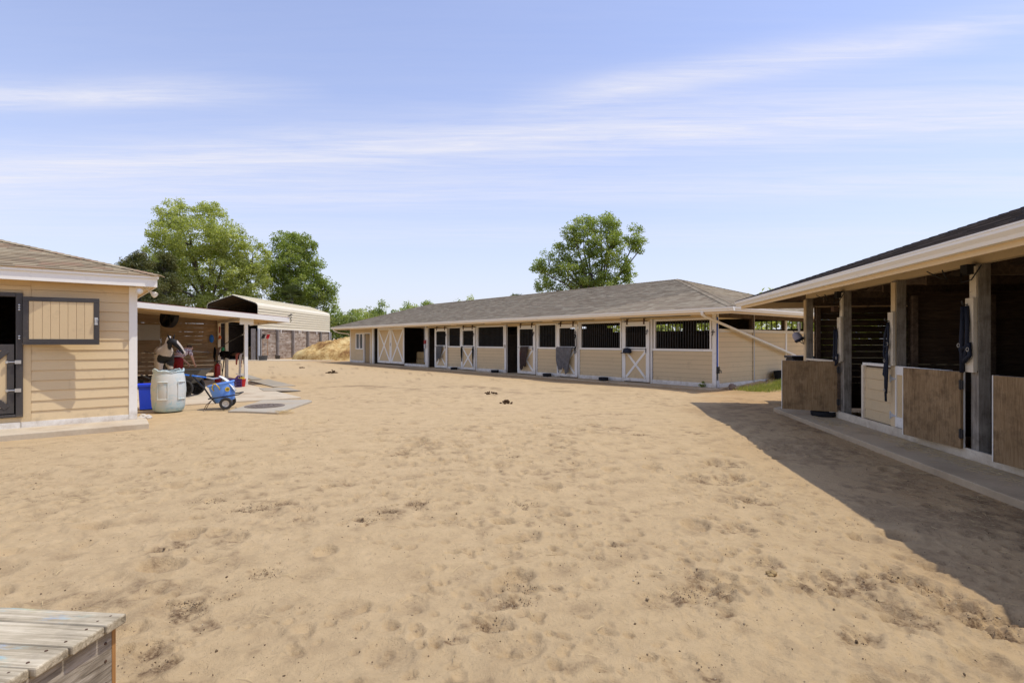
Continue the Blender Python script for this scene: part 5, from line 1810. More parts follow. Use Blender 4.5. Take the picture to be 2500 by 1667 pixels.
# garden cart (black wheelbarrow with spoked wheel)
p = G(463, 967)
wb = put('wheelbarrow', 'dark grey garden barrow with big spoked wheels behind the drum', 'wheelbarrow', p, R(8), 0.012)
b = MB()
o_ = [(-.62, -.25, .36), (.10, -.22, .36), (.10, .22 + .1, .36), (-.62, .35, .36), (-.80, -.30, .72), (.42, -.30, .74), (.42, .42, .74), (-.80, .42, .72)]
i_ = [(x * .97, y * .96 + .002, z + (0.02 if z < .5 else 0)) for x, y, z in o_]
b.add(o_ + i_, [(3, 2, 1, 0), (0, 1, 5, 4), (1, 2, 6, 5), (2, 3, 7, 6), (3, 0, 4, 7), (8, 9, 10, 11), (9, 8, 12, 13), (10, 9, 13, 14), (11, 10, 14, 15), (8, 11, 15, 12), (4, 5, 13, 12), (5, 6, 14, 13), (6, 7, 15, 14), (7, 4, 12, 15)])
b.build('tray', M['grey_tray'], wb, bevel=0.01)
MB().tube([(-.80, -.31, .73), (.42, -.31, .75), (.43, .43, .75), (-.80, .43, .73), (-.80, -.31, .73)], 0.014, 6).build('tray_rim', M['grey_tray'], wb)
MB().tube([(-.55, -.2, .33), (-1.15, -.24, .62)], 0.016).tube([(-.55, .3, .33), (-1.15, .34, .62)], 0.016).tube([(-.45, -.18, .34), (-.5, -.18, 0.0)], 0.014).tube([(-.45, .28, .34), (-.5, .28, 0.0)], 0.014).tube([(0, -.36, .24), (0, .44, .24)], 0.014).tube([(0, -.15, .24), (-.02, -.15, .36)], .014).tube([(0, .25, .24), (-.02, .25, .36)], .014).build('frame', M['dark_steel'], wb)
for y in (-.34, .42):
    Wt = Matrix.Translation((0.0, y, .24)) @ Matrix.Rotation(R(90), 4, 'X')
    wh = MB().lathe([(.195, -.028), (.225, -.028), (.24, -.012), (.24, .012), (.225, .028), (.195, .028), (.195, -.028)], 32, M=Wt).build('wheel', M['tyre_rubber'], wb, smooth='auto')
    s = MB().lathe([(0, -.03), (.03, -.03), (.03, .03), (0, .03)], 12, M=Wt)
    for k in range(6):
        a = k * math.pi / 3 + .3
        s.bar(Wt @ Vector((.02 * math.cos(a), .02 * math.sin(a), 0)), Wt @ Vector((.2 * math.cos(a), .2 * math.sin(a), 0)), .03, .012, (0, 1, 0))
    s.build('spokes', M['black_plastic'], wh)

# blue muck tub on a two wheeled cart
p = G(550, 998)
mc = put('muck_cart', 'light blue muck tub with yellow rope handles on a black two wheeled cart', 'cart', p, R(20), 0.0)
Tt = Matrix.Translation((-.03, .24, .16)) @ Matrix.Rotation(R(-13), 4, 'Y')
tub = MB().lathe([(0, 0), (.19, 0), (.215, .03), (.245, .20), (.27, .40), (.292, .41), (.295, .435), (.272, .44), (.262, .40), (.235, .2), (.2, .035), (0, .03)], 36, M=Tt, sy=0.9).build('tub', M['blue_tub'], mc, smooth='auto')
for side in (-1.9, 1.35):
    hp = []
    for i in range(9):
        t_ = side - .26 + .52 * i / 8
        up_ = math.sin(math.pi * i / 8)
        hp.append(Tt @ Vector(((.285 + .01) * math.cos(t_), (.285 + .01) * .9 * math.sin(t_), .36 + .10 * up_)))
    MB().tube([Tt @ Vector((.26 * math.cos(side - .26), .26 * .9 * math.sin(side - .26), .30))] + hp + [Tt @ Vector((.26 * math.cos(side + .26), .26 * .9 * math.sin(side + .26), .30))], .012, 6).build('rope_handle', M['yellow_plastic'], tub, smooth=True)
for a, rr_, mt in ((-1.05, .052, 'yellow_plastic'), (-.42, .045, 'white_cloth')):
    c = Tt @ Vector((.2605 * math.cos(a), .2605 * .9 * math.sin(a), .27))
    nn = (Tt.to_3x3() @ Vector((math.cos(a), math.sin(a), -.15))).normalized()
    Q = Matrix.Translation(c) @ nn.to_track_quat('Z', 'Y').to_matrix().to_4x4()
    st_ = MB().lathe([(0, -.002), (rr_, -.002), (rr_, .008), (0, .008)], 20, M=Q).build('sticker', M[mt], tub)
    MB().box(-.035, .035, -.010, .006, .0082, .0105, M=Q).box(-.022, .022, .016, .024, .0082, .0105, M=Q).box(-.022, .022, -.03, -.022, .0082, .0105, M=Q).build('sticker_print', M['dark_steel'], st_)
for y in (-.06, .52):
    Wt = Matrix.Translation((0.02, y, .135)) @ Matrix.Rotation(R(90), 4, 'X')
    wh = MB().lathe([(.075, -.04), (.12, -.045), (.135, -.02), (.135, .02), (.12, .045), (.075, .04), (.075, -.04)], 28, M=Wt).build('wheel', M['tyre_rubber'], mc, smooth='auto')
    MB().lathe([(0, -.02), (.03, -.035), (.04, -.02), (.074, -.03), (.076, .03), (.04, .02), (0, .02)], 20, M=Wt).lathe([(0, .02), (.022, .02), (.022, .045), (0, .045)], 12, M=Wt).build('rim', M['wheel_rim'], wh, smooth='auto')
MB().tube([(.02, -.1, .135), (.02, .56, .135)], .016).tube([(-.20, .02, .14), (-.33, .24, .24), (-.20, .46, .14)], .014).tube([(-.33, .24, .24), (-.46, .24, .46), (-.72, .24, .78)], .018).tube([(-.72, .08, .78), (-.72, .40, .78)], .018).tube([(-.33, -.06, .25), (.28, -.05, .33), (.34, .24, .36), (.28, .53, .33), (-.33, .54, .25), (-.33, -.06, .25)], .014).tube([(.02, .24, .135), (-.25, .24, .13), (-.33, .24, .24)], .014).build('frame', M['black_plastic'], mc, smooth='auto')
MB().tube([(-.30, .10, .2), (-.40, .08, .1), (-.44, .06, 0.0)], .008, 6).tube([(-.30, .16, .2), (-.37, .14, .1), (-.41, .12, 0.0)], .008, 6).build('prop', M['rusty_steel'], mc, smooth=True)
# shovel lying in the tub
sh = put('shovel', 'white scoop shovel with a blue handle leaning in the blue muck tub', 'shovel', p, R(20), 0.0)
MB().tube([(-.90, .20, .80), (-.42, .22, .72)], .017).build('grip', M['blue_handle'], sh, smooth=True)
MB().tube([(-.42, .22, .72), (-.28, .22, .69), (-.18, .22, .70), (-.12, .22, .72)], .017).build('shaft', M['chrome_pale'], sh, smooth=True)
V, Q = [], []
for i in range(9):
    t_ = i / 8
    x = -.16 + .36 * t_
    zc = .74 - .05 * t_ - .30 * t_ * t_
    wd = .05 + .11 * min(1, t_ * 3)
    for j in range(9):
        s_ = (j - 4) / 4
        V.append((x, .22 + s_ * wd, zc - .03 * (s_ * s_) + .02))
for i in range(8):
    for j in range(8):
        Q.append((i * 9 + j, (i + 1) * 9 + j, (i + 1) * 9 + j + 1, i * 9 + j + 1))
bl = link('blade', np_mesh('blade', np.array(V), np.array(Q), M['lamp_glass'], smooth=True), sh)
sm = bl.modifiers.new('thick', 'SOLIDIFY'); sm.thickness = .006

# manhole cover
mh = G(646.8, 992.2)
cov = put('manhole_cover', 'round rusty cast iron manhole cover set in the concrete pad', 'manhole cover', mh, 0, 0.016)
b = MB().lathe([(0, .0), (.44, .0), (.44, .012), (.40, .012), (.40, .008), (.37, .008), (.37, .016), (.33, .016), (.33, .008), (.28, .008), (.28, .016), (.23, .016), (.23, .008), (.17, .008), (.17, .016), (.10, .016), (.10, .008), (0, .008)], 40)
b.build('cover', M['cast_iron'], cov)
b = MB()
for k in range(10):
    a = k * math.pi / 5
    b.bar((.11 * math.cos(a), .11 * math.sin(a), .011), (.36 * math.cos(a), .36 * math.sin(a), .011), .025, .010, (0, 0, 1))
b.build('ribs', M['cast_iron'], cov)

# rubber mats on the pad
def floor_mat(name, label, pts, z):
    o = MB().prism([(q.x, q.y) for q in pts], z, z + 0.010, 'z').build(name, M['mat_rubber'])
    tag(o, label, 'mat', 'rubber mats on the wash pad')
floor_mat('rubber_mat', 'grey green rubber mat lying nearest the sand at the pad edge', [G(632, 948), G(644, 955), G(735, 955), G(700, 946)], 0.013)
floor_mat('rubber_mat', 'long grey mat running past the front post of the lean-to', [G(607, 930), G(668, 945), G(722, 942), G(655, 926)], 0.013)
floor_mat('rubber_mat', 'grey mat farthest back on the pad beside the middle post', [G(575, 912), G(612, 927), G(641, 926), G(596, 912)], 0.013)

# purple crate and red bucket at the post
p = G(573, 945)
cr = put('milk_crate', 'black and purple plastic crate of grooming gear at the foot of the post', 'crate', p, .5, 0.013)
b = MB()
for s_ in (-1, 1):
    for z_ in (0, .09, .18, .255):
        b.box(-.2, .2, s_ * .15 - .008, s_ * .15 + .008, z_, z_ + .03)
        b.box(s_ * .2 - .008, s_ * .2 + .008, -.142, .142, z_, z_ + .03)
    for x in np.linspace(-.19, .19, 7):
        b.box(x - .009, x + .009, s_ * .15 - .007, s_ * .15 + .007, .0, .28)
    for y in np.linspace(-.13, .13, 5):
        b.box(s_ * .2 - .007, s_ * .2 + .007, y - .009, y + .009, .0, .28)
b.box(-.2, .2, -.142, .142, .0, .015)
b.build('basket', M['purple_plastic'], cr)
MB().box(-.15, .02, -.1, .12, .02, .25).box(.04, .16, -.09, .08, .02, .27).build('filling', M['black_plastic'], cr)
MB().tube([(.02, 0, .26), (.10, .02, .36), (.17, .03, .33)], .035, 8).build('brush', M['purple_plastic'], cr)
p = G(590, 944)
bk = put('bucket', 'small red bucket holding a yellow sponge at the front post of the lean-to', 'bucket', p, 0, 0.013)
MB().lathe([(0, 0), (.10, 0), (.135, .24), (.145, .245), (.14, .26), (.126, .25), (.095, .02), (0, .015)], 20).build('pail', M['red_plastic'], bk, smooth='auto')
sp = put('sponge', 'yellow grooming sponge sitting in the red bucket', 'sponge', p, .4, 0.22)
MB().box(-.09, .09, -.06, .06, .0, .11).build('sponge', M['yellow_plastic'], sp, bevel=.02)
MB().lathe([(0, .111), (.03, .111), (.025, .15), (0, .155)], 10).build('cap', M['black_plastic'], sp)

# fire extinguisher
p = LBp(3.35, 10.2)
fe = put('fire_extinguisher', 'red fire extinguisher standing between the lean-to posts', 'fire extinguisher', (p.x, p.y, .012), .3)
MB().lathe([(0, .0), (.10, 0), (.105, .03), (.105, .58), (.09, .65), (.04, .69), (.035, .72), (0, .72)], 20).build('cylinder', M['red_paint'], fe, smooth='auto')
MB().tube([(0, 0, .70), (0, 0, .78)], .022).bar((-.12, 0, .80), (.10, 0, .78), .03, .02, (0, 0, 1)).bar((-.12, 0, .85), (.08, 0, .80), .03, .015, (0, 0, 1)).tube([(.03, 0, .74), (.13, .02, .70), (.14, .02, .40)], .014, 6).build('valve', M['black_plastic'], fe)

# tack rail between the rear posts with fleeces, pad and towels
rail = thing('tack_rail', 'dark wooden saddle rail running between the lean-to posts', 'rail', LB, ang(D2))
MB().box(3.70, 3.765, 8.10, 12.25, 1.02, 1.12).build('rail', M['dark_timber'], rail)
MB().tube([(3.60, 10.3, 1.0), (3.56, 10.35, 0.5), (3.50, 10.4, 0.02)], .02, 6).build('leg', M['dark_steel'], rail)


def drape(name, label, cat, c, rz, w, drops, mat, top=0.06, seed=1, group=None, folds=5, amp=.02, parent_mat2=None, res=(22, 14), z=0.0):
    """cloth hung over a bar at c; drops = (front, back) hanging lengths"""
    t = thing(name, label, cat, (c[0], c[1], c[2]), rz, group)
    rnd = random.Random(seed)
    nu, nv = res
    tot = drops[0] + drops[1]
    V, Q = [], []
    ph = rnd.uniform(0, 6)
    for i in range(nu + 1):
        x = (i / nu - .5) * w
        for j in range(nv + 1):
            s = j / nv * tot - drops[0]
            fr = max(0.0, abs(s) - top)
            side = -1 if s < 0 else 1
            ang_ = max(-1, min(1, s / top)) * math.pi / 2
            yb = top * .62 * math.sin(ang_)
            zb = top * .62 * (math.cos(ang_) - 1)
            k = fr / max(drops)
            wob = 1.5 * amp * math.sin(x / w * folds * 6.283 + ph + s * 2) * (0.25 + k) + amp * .7 * math.sin(x / w * folds * 11 + ph * 2 - s * 5) * k
            jag_ = 0.20 * tot * (.5 * math.sin(x / w * 5 + ph) + .3 * math.sin(x / w * 13 + ph * 3)) * (k ** 2)
            shrink = 1 - (.25 + .35 * math.sin(ph) ** 2) * k
            V.append((x * shrink, yb + side * (.010 + abs(wob)) if fr > 0 else yb, zb - fr + jag_ * (fr > 0)))
    for i in range(nu):
        for j in range(nv):
            q = i * (nv + 1) + j
            Q.append((q, q + 1, q + nv + 2, q + nv + 1))
    o = link('cloth', np_mesh(name, np.array(V), np.array(Q), M[mat], smooth=True), t)
    m1 = o.modifiers.new('thick', 'SOLIDIFY'); m1.thickness = .012
    m2 = o.modifiers.new('sub', 'SUBSURF'); m2.levels = 1; m2.render_levels = 1
    return t


rz_l = ang(D1)
drape('fleece', 'shaggy black fleece girth lying along the saddle rail under the lean-to', 'fleece', LBp(3.73, 10.4, 1.17), rz_l, 1.9, (.30, .28), 'black_fleece', seed=2, amp=.04, top=.12)
drape('saddle_pad', 'pinkish grey saddle pad arched over the rail behind the middle post', 'saddle pad', LBp(3.73, 11.4, 1.32), rz_l, .55, (.42, .40), 'pink_cloth', seed=4, top=.2, amp=.01)
piece_o = MB().lathe([(0, 0), (.05, 0), (.055, .1), (.03, .13), (0, .13)], 12).build('spray_bottle', M['green_plastic'])
piece_o.location = LBp(3.68, 10.95, 1.19)
tag(piece_o, 'green spray bottle set on the saddle rail beside the pink pad', 'bottle')
drape('towel', 'red striped towel hanging from the rail left of the front post', 'towel', LBp(3.68, 8.45, 1.135), rz_l, .34, (.48, .40), 'rose_cloth', seed=6, amp=.02, folds=3)
drape('towel', 'white towel hanging from the rail right of the front post', 'towel', LBp(3.74, 8.20, 1.145), rz_l, .30, (.40, .78), 'white_cloth', seed=7, amp=.03, folds=3)
# bridle hanging at the rear post
def straps(name, label, cat, c, rz, paths, mat='navy_nylon', r=.012, rings=(), group=None, z=None):
    t = thing(name, label, cat, c, rz, group)
    b = MB()
    for P_ in paths:
        Pn = [Vector(q) for q in P_]
        b.tube(Pn, r, 6)
    b.build('webbing', M[mat], t, smooth=True)
    for q in rings:
        Tm = Matrix.Translation(q) @ Matrix.Rotation(R(90), 4, 'X')
        pts = [Tm @ Vector((.024 * math.cos(k * math.pi / 6), .024 * math.sin(k * math.pi / 6), 0)) for k in range(13)]
        MB().tube(pts, .005, 5).build('ring', M['bright_steel'], t)
    return t


straps('bridle', 'black leather bridle hanging at the rear end of the saddle rail', 'bridle', LBp(3.62, 12.15, 1.30), rz_l, [[(0, 0, 0), (-.12, 0, -.12), (-.14, .02, -.34), (-.04, 0, -.52)], [(0, 0, 0), (.10, 0, -.14), (.06, .02, -.38), (-.04, 0, -.52)], [(-.13, 0, -.2), (0, .03, -.24), (.09, 0, -.2)]], 'black_fleece', .028, [(-.04, -.02, -.52)])
# cross tie running up to the front post
tie = thing('cross_tie', 'black cross tie rope clipped to the front post of the lean-to', 'rope', LB, ang(D2))
MB().tube([(3.70, 10.95, 1.42), (3.74, 9.6, 1.62), (3.78, 8.10, 1.83)], .016, 6).build('rope', M['black_plastic'], tie, smooth=True)
MB().tube([(3.78, 8.45, 1.785), (3.79, 8.09, 1.835)], .022, 6).build('clip', M['bright_steel'], tie)
# small things hung on the rear posts
q = thing('grooming_mitt', 'dark blue grooming mitt hung on the plank wall beside the rear post', 'mitt', LBp(3.55, 12.38, 1.66), ang(D2))
MB().lathe([(0, -.16), (.06, -.13), (.09, 0), (.07, .12), (.02, .17), (0, .17)], 14, sy=.35).build('mitt', M['blue_handle'], q, smooth=True)
q = thing('safety_sign', 'small red and white safety tag hung high between the rear posts', 'sign', LBp(3.72, 11.75, 2.02), ang(D1))
MB().box(-.09, .09, -.01, .01, -.13, .13).build('plate', M['red_plastic'], q)
MB().box(-.018, .018, -.014, .014, -.04, .10).box(-.018, .018, -.014, .014, -.10, -.065).build('mark', M['lamp_glass'], q)
q = thing('cone_toy', 'orange plastic scoop hung below the red safety tag', 'scoop', LBp(3.70, 11.60, 1.66), ang(D1))
MB().lathe([(0, 0), (.10, .0), (.07, .10), (.02, .14), (0, .14)], 14, sy=.6).tube([(.08, 0, .04), (.22, 0, -.02)], .02, 6).build('scoop', M['orange_plastic'], q, smooth='auto')

# barn fan under the lean-to roof
q = LBp(1.85, 10.6, 2.43)
fan = thing('barn_fan', 'round black cage fan hanging under the lean-to roof', 'fan', q, R(-20))
Fm = Matrix.Rotation(R(82), 4, 'X')
b = MB()
for r_ in (.08, .14, .20, .26, .32, .36):
    for dz in (-.07, .07):
        pts = [Fm @ Vector((r_ * math.cos(k * math.pi / 16), r_ * math.sin(k * math.pi / 16), dz * (1 - (r_ / .42) ** 3))) for k in range(33)]
        b.tube(pts, .005, 4, caps=False)
for k in range(20):
    a = k * math.pi / 10
    b.tube([Fm @ Vector((.05 * math.cos(a), .05 * math.sin(a), -.075)), Fm @ Vector((.28 * math.cos(a), .28 * math.sin(a), -.06)), Fm @ Vector((.37 * math.cos(a), .37 * math.sin(a), 0))], .005, 4)
b.build('cage', M['black_plastic'], fan)
MB().lathe([(.36, -.09), (.38, -.09), (.38, .09), (.36, .09), (.36, -.09)], 32, M=Fm).build('hoop', M['black_plastic'], fan)
for k in range(4):
    a = k * math.pi / 2 + .4
    c_, s_ = math.cos(a), math.sin(a)
    MB().add([Fm @ Vector(v) for v in ((.05 * c_ - .04 * s_, .05 * s_ + .04 * c_, .03), (.33 * c_ - .11 * s_, .33 * s_ + .11 * c_, .035), (.33 * c_ + .11 * s_, .33 * s_ - .11 * c_, -.035), (.05 * c_ + .04 * s_, .05 * s_ - .04 * c_, -.03))], [(0, 1, 2, 3)]).build('blade', M['grey_tray'], fan)
MB().lathe([(0, -.05), (.07, -.05), (.08, .12), (0, .14)], 16, M=Fm).build('motor', M['dark_steel'], fan)
MB().tube([(.0, .1, .12), (.05, .12, .40)], .018).tube([(-.30, .1, .22), (-.25, .1, .42)], .012).bar((.02, .05, .36), (.42, -.3, .40), .06, .03).build('bracket', M['cream_paint'], fan)
# notice board on the plank wall
q = thing('notice_board', 'blank pale notice board fixed on the lean-to plank wall', 'board', LBp(0.93, 12.42, 0), ang(D2))
MB().box(-.38, .84, -.02, .01, 1.62, 2.18).build('panel', M['board_white'], q, bevel=.004)
MB().box(-.40, .86, -.026, -.0205, 1.60, 1.625).box(-.40, .86, -.026, -.0205, 2.175, 2.20).build('frame', M['board_white'], q)
# low black step and clutter behind the drum
q = thing('mounting_step', 'low black plastic step half hidden behind the drum', 'step', LBp(0.55, 9.3, .012), ang(D2))
MB().box(-.4, .4, -.25, .25, .22, .27).box(-.38, -.30, -.22, .22, 0, .22).box(.30, .38, -.22, .22, 0, .22).build('upper_tread', M['black_plastic'], q, bevel=.008)
MB().box(-.4, .4, -.5, -.26, .10, .14).box(-.38, -.3, -.48, -.28, 0, .10).box(.3, .38, -.48, -.28, 0, .10).build('lower_tread', M['black_plastic'], q, bevel=.006)
for i, (a_, d_, lab, h_, r_) in enumerate(((1.9, 12.15, 'dark feed bucket at the foot of the plank wall farthest left', .26, .16), (2.35, 12.2, 'dark tub beside the feed bucket at the plank wall', .2, .19), (2.95, 12.15, 'black pail under the right end of the plank wall', .3, .15), (3.35, 11.9, 'black rubber bowl nearest the rear post', .15, .2))):
    q = thing('feed_bucket', lab, 'bucket', LBp(a_, d_, .012), 0, 'buckets along the plank wall')
    MB().lathe([(0, 0), (r_ * .8, 0), (r_, h_), (r_ * 1.05, h_), (r_ * .93, h_ - .01), (r_ * .75, .02), (0, .02)], 18).build('pail', M['black_rubber'], q, smooth='auto')
    MB().tube([(r_ * math.cos(k * math.pi / 8), .02, h_ + r_ * .5 * math.sin(k * math.pi / 8)) for k in range(9)], .006, 5).build('handle', M['galvanised'], q)

# ------------------------------------------------------------------ rocks, manure, hay
def rock(name, label, x, y, s, seed, mat='rock', cat='stone', group=None, flat=.65):
    rnd = random.Random(seed)
    bm = bmesh.new()
    bmesh.ops.create_icosphere(bm, subdivisions=2, radius=1)
    o3 = Vector((rnd.uniform(0, 9), rnd.uniform(0, 9), 0))
    for v in bm.verts:
        n_ = float(vnoise(np.array([v.co.x * 1.3 + o3.x]), np.array([v.co.y * 1.3 + v.co.z + o3.y]))[0])
        v.co *= (1 + .6 * n_)
        v.co = Vector((v.co.x * s, v.co.y * s * .8, v.co.z * s * flat))
    me = bpy.data.meshes.new(name)
    bm.to_mesh(me); bm.free()
    me.materials.append(M[mat])
    o = link(name, me, None, (x, y, gz(x, y) + s * flat * .45))
    o.rotation_euler = (0, 0, rnd.uniform(0, 6))
    return tag(o, label, cat, group)


for i, (u, v, s, lab) in enumerate(((350, 1013, .065, 'white stone highest of the cluster by the stable corner'), (345, 1020, .075, 'largest white stone by the stable corner'), (362, 1018, .085, 'flat pale stone on the drum side of the stone cluster'), (349, 1027, .05, 'small grey stone lowest of the cluster by the corner'))):
    p = G(u, v)
    rock('stone', lab, p.x, p.y, s, 40 + i, 'rock', group='stones by the stable corner')
p = MBp(-0.35, -0.42)
rock('stone', 'brown stone beside the drain pipe at the long barn corner', p.x, p.y, .16, 51, 'brown_rock', flat=.9)


def dung(label, u, v, n, s, seed, mat='dung', spread=.16):
    rnd = random.Random(seed)
    p = G(u, v)
    t = thing('manure_pile', label, 'manure', (p.x, p.y, gz(p.x, p.y)))
    bm = bmesh.new()
    for i in range(n):
        a, r_ = rnd.uniform(0, 6.3), spread * rnd.random() ** .7
        c = Vector((r_ * math.cos(a), r_ * math.sin(a), max(0.3 * s, (spread * .55 - r_ * .55) * rnd.random() + s * .35)))
        g_ = bmesh.ops.create_icosphere(bm, subdivisions=1, radius=s * rnd.uniform(.6, 1.1))
        for vv in g_['verts']:
            vv.co = Vector((vv.co.x * rnd.uniform(.8, 1.25), vv.co.y * rnd.uniform(.8, 1.2), vv.co.z * .8)) + c
    me = bpy.data.meshes.new('clump')
    bm.to_mesh(me); bm.free()
    me.materials.append(M[mat])
    link('clump', me, t)
    return t


dung('dark dung heap on the sand in front of the double crossbuck doors', 810, 910, 46, .045, 1, spread=.28)
dung('flat dark dung smear between the dung heap and the lean-to', 736, 898, 16, .035, 2, spread=.22)
dung('dung clump at the centre of the flecked belt in mid yard', 1236, 980, 22, .035, 3, spread=.20)
dung('small dung clump left of centre in the flecked belt', 1200, 962, 14, .035, 4, spread=.22)
dung('single olive dung ball in the near sand right of the scuffed pit', 1886, 1410, 7, .020, 5, 'hay', spread=.035)
for i, (t_, o_, lab, z_) in enumerate(((20.3, -0.9, 'lower straw bale in the hay bay beside the double doors', .02), (20.3, -0.92, 'upper straw bale stacked in the hay bay', .46))):
    q = MBp(t_, o_, z_)
    h = thing('straw_bale', lab, 'straw bale', q, ang(D1), 'straw bales in the hay bay')
    MB().box(-.50, .50, -.24, .24, 0, .43).build('bale', M['hay'], h, bevel=.04)
    for x in (-.2, .2):
        MB().tube([(x, -.245, .0), (x, -.245, .43), (x, .245, .43), (x, .245, 0)], .006, 5).build('twine', M['straw'], h)

# straw and clods on the sand: nobody could count them
def scatter_straw(name, label, n, fn, lo, hi, r_, seed, mat='straw'):
    rnd = random.Random(seed)
    b = MB()
    for i in range(n):
        x, y, z = fn(rnd)
        a = rnd.uniform(0, 6.283)
        L = rnd.uniform(lo, hi)
        e = rnd.uniform(-.1, .25)
        d = Vector((math.cos(a) * L, math.sin(a) * L, e * L * .5))
        c = Vector((x, y, z + .006))
        mid = c + d * .5 + Vector((rnd.uniform(-.1, .1) * L, rnd.uniform(-.1, .1) * L, .1 * L * rnd.random()))
        b.tube([c, mid, c + d], r_ * rnd.uniform(.6, 1.2), 3, caps=False)
    o = b.build(name, M[mat])
    return tag(o, label, 'straw', kind='stuff')


def yard_pt(rnd):
    while True:
        rr = 1.7 + 9.5 * rnd.random() ** .8
        th = rnd.uniform(R(-45), R(47))
        x, y = rr * math.sin(th), rr * math.cos(th)
        if float(flat_mask(np.array([x]), np.array([y]))[0]) > .9:
            return x, y, gz(x, y)


scatter_straw('loose_straw', 'pale straw stalks strewn thinly over the near sand', 300, yard_pt, .03, .13, .0016, 6)


def right_pt(rnd):
    t_ = rnd.uniform(3, 11)
    q = RBp(t_, .80 + abs(rnd.gauss(0, .55)))
    return q.x, q.y, gz(q.x, q.y)


scatter_straw('loose_straw', 'straw stalks gathered in the shade along the right barn walk', 420, right_pt, .02, .10, .0016, 7)


def walk_pt(rnd):
    c = rnd.choice(((4.3, .22), (5.0, .35), (5.6, .2), (2.6, .5), (6.3, .3)))
    q = RBp(c[0] + rnd.gauss(0, .35), c[1] + rnd.gauss(0, .10))
    return q.x, q.y, .052


scatter_straw('hay_wisps', 'hay wisps swept up against the plinth of the right barn', 700, walk_pt, .02, .09, .0018, 8, 'straw')


def barn_pt(rnd):
    c = rnd.choice((17.9, 17.5, 19.2, 14.2, 10.2, 5.0, 9.5))
    q = MBp(c + rnd.gauss(0, .5), .35 + rnd.gauss(0, .25))
    return q.x, q.y, .024


scatter_straw('hay_wisps', 'hay wisps dropped along the walk of the long barn', 600, barn_pt, .03, .12, .003, 9, 'straw')


def pad_pt(rnd):
    c = G(694, 1006)
    return c.x + rnd.gauss(0, .10), c.y + rnd.gauss(0, .08), gz(c.x, c.y) + rnd.random() * .05


scatter_straw('straw_tuft', 'tuft of straw at the corner of the manhole pad', 110, pad_pt, .05, .13, .003, 10, 'straw')


def clods():
    rnd = random.Random(12)
    base = bmesh.new()
    bmesh.ops.create_icosphere(base, subdivisions=1, radius=1)
    bv = np.array([v.co[:] for v in base.verts])
    bf = np.array([[v.index for v in f.verts] for f in base.faces])
    base.free()
    P_ = []
    for (px, py, s, dep) in PITS:
        for i in range(int((60 + 500 * s) * rnd.choice((.15, .3, .6, 1.2)))):
            a, r_ = rnd.uniform(0, 6.3), s * 2.3 * rnd.random() ** .8
            P_.append((px + r_ * math.cos(a), py + r_ * math.sin(a) * .9, rnd.uniform(.0015, .0045) * (1 + 1.2 * (rnd.random() < .05))))
    for i in range(9000):
        x, y, z = yard_pt(rnd)
        k = float(vnoise(np.array([x * .9 + 5]), np.array([y * .9]))[0])
        if rnd.random() < .55 + k:
            P_.append((x, y, rnd.uniform(.0014, .0042) * (1 + 1.2 * (rnd.random() < .04))))
    for i in range(1500):
        q = RBp(rnd.uniform(1, 11), .85 + abs(rnd.gauss(0, .9)))
        P_.append((q.x, q.y, rnd.uniform(.0015, .005)))
    P_ = np.array(P_)
    k = len(P_)
    r = np.random.default_rng(4)
    sc = r.uniform(.6, 1.3, (k, 1, 3)) * P_[:, 2][:, None, None]
    zz = height(P_[:, 0], P_[:, 1], True) + P_[:, 2] * .2
    V = bv[None] * sc + np.stack([P_[:, 0], P_[:, 1], zz], -1)[:, None, :]
    V += r.normal(size=V.shape) * (P_[:, 2] * .18)[:, None, None]
    F_ = (bf[None] + (np.arange(k) * len(bv))[:, None, None]).reshape(-1, 3)
    o = link('sand_clods', np_mesh('sand_clods', V.reshape(-1, 3), F_, M['dung_sand'], {'shade': np.repeat(r.random(k), len(bv))}))
    tag(o, 'dark crumbs of dung and damp sand scattered over the yard', 'clods', kind='stuff')


m_, g_ = newmat('dung_sand')
at_ = g_.n('ShaderNodeAttribute', attribute_name='shade')
principled(g_, g_.ramp(at_.outputs['Fac'], [(0.0, (.10, .066, .038)), (.45, (.22, .155, .09)), (.9, (.36, .27, .16)), (1.0, (.55, .46, .32))]), .95, spec=.1)
clods()
# ================================================================== things on the barns
def on_door(i, x, z, o=0.10):
    return MBp(x, o, z)


rb = ang(D1)
c = MBp(16.75, 0.125, 1.31)
drape('horse_blanket', 'grey fly sheet bunched over the bar of the stall door nearest the hay bay', 'blanket', c, rb, .62, (.10, .82), 'grey_cloth', seed=11, folds=3, amp=.05)
c = MBp(9.42, 0.125, 1.33)
bl_brown = drape('horse_blanket', 'dark brown blanket with red trim hanging on the third stall door from the corner', 'blanket', c, rb, .55, (.10, 1.02), 'brown_cloth', seed=12, folds=3, amp=.06)
MB().lathe([(0, -.14), (.03, -.12), (.04, 0), (.03, .12), (0, .14)], 8, (.22, .085, -.36), sy=.4).build('binding', M['red_trim'], bl_brown, smooth=True)
c = MBp(6.82, 0.125, 1.33)
bl_grey = drape('horse_blanket', 'pale grey turnout sheet draped over the second stall door from the corner', 'blanket', c, rb, .98, (.12, 1.05), 'slate_cloth', seed=14, folds=4, amp=.07)
MB().tube([(.33, .06, -.6), (.34, .08, -.85), (.32, .06, -1.12)], .014, 6).tube([(-.10, .06, -.75), (-.08, .07, -.93), (-.12, .06, -1.08)], .014, 6).build('leg_strap', M['black_fleece'], bl_grey, smooth=True)
t = thing('riding_helmet', 'black riding helmet hung on the bar of the stall door nearest the corner', 'helmet', MBp(3.50, 0.17, 1.12), rb)
MB().lathe([(.17, 0), (.175, .05), (.16, .12), (.11, .17), (.04, .19), (0, .19)], 20, sy=.8).build('shell', M['navy_nylon'], t, smooth='auto')
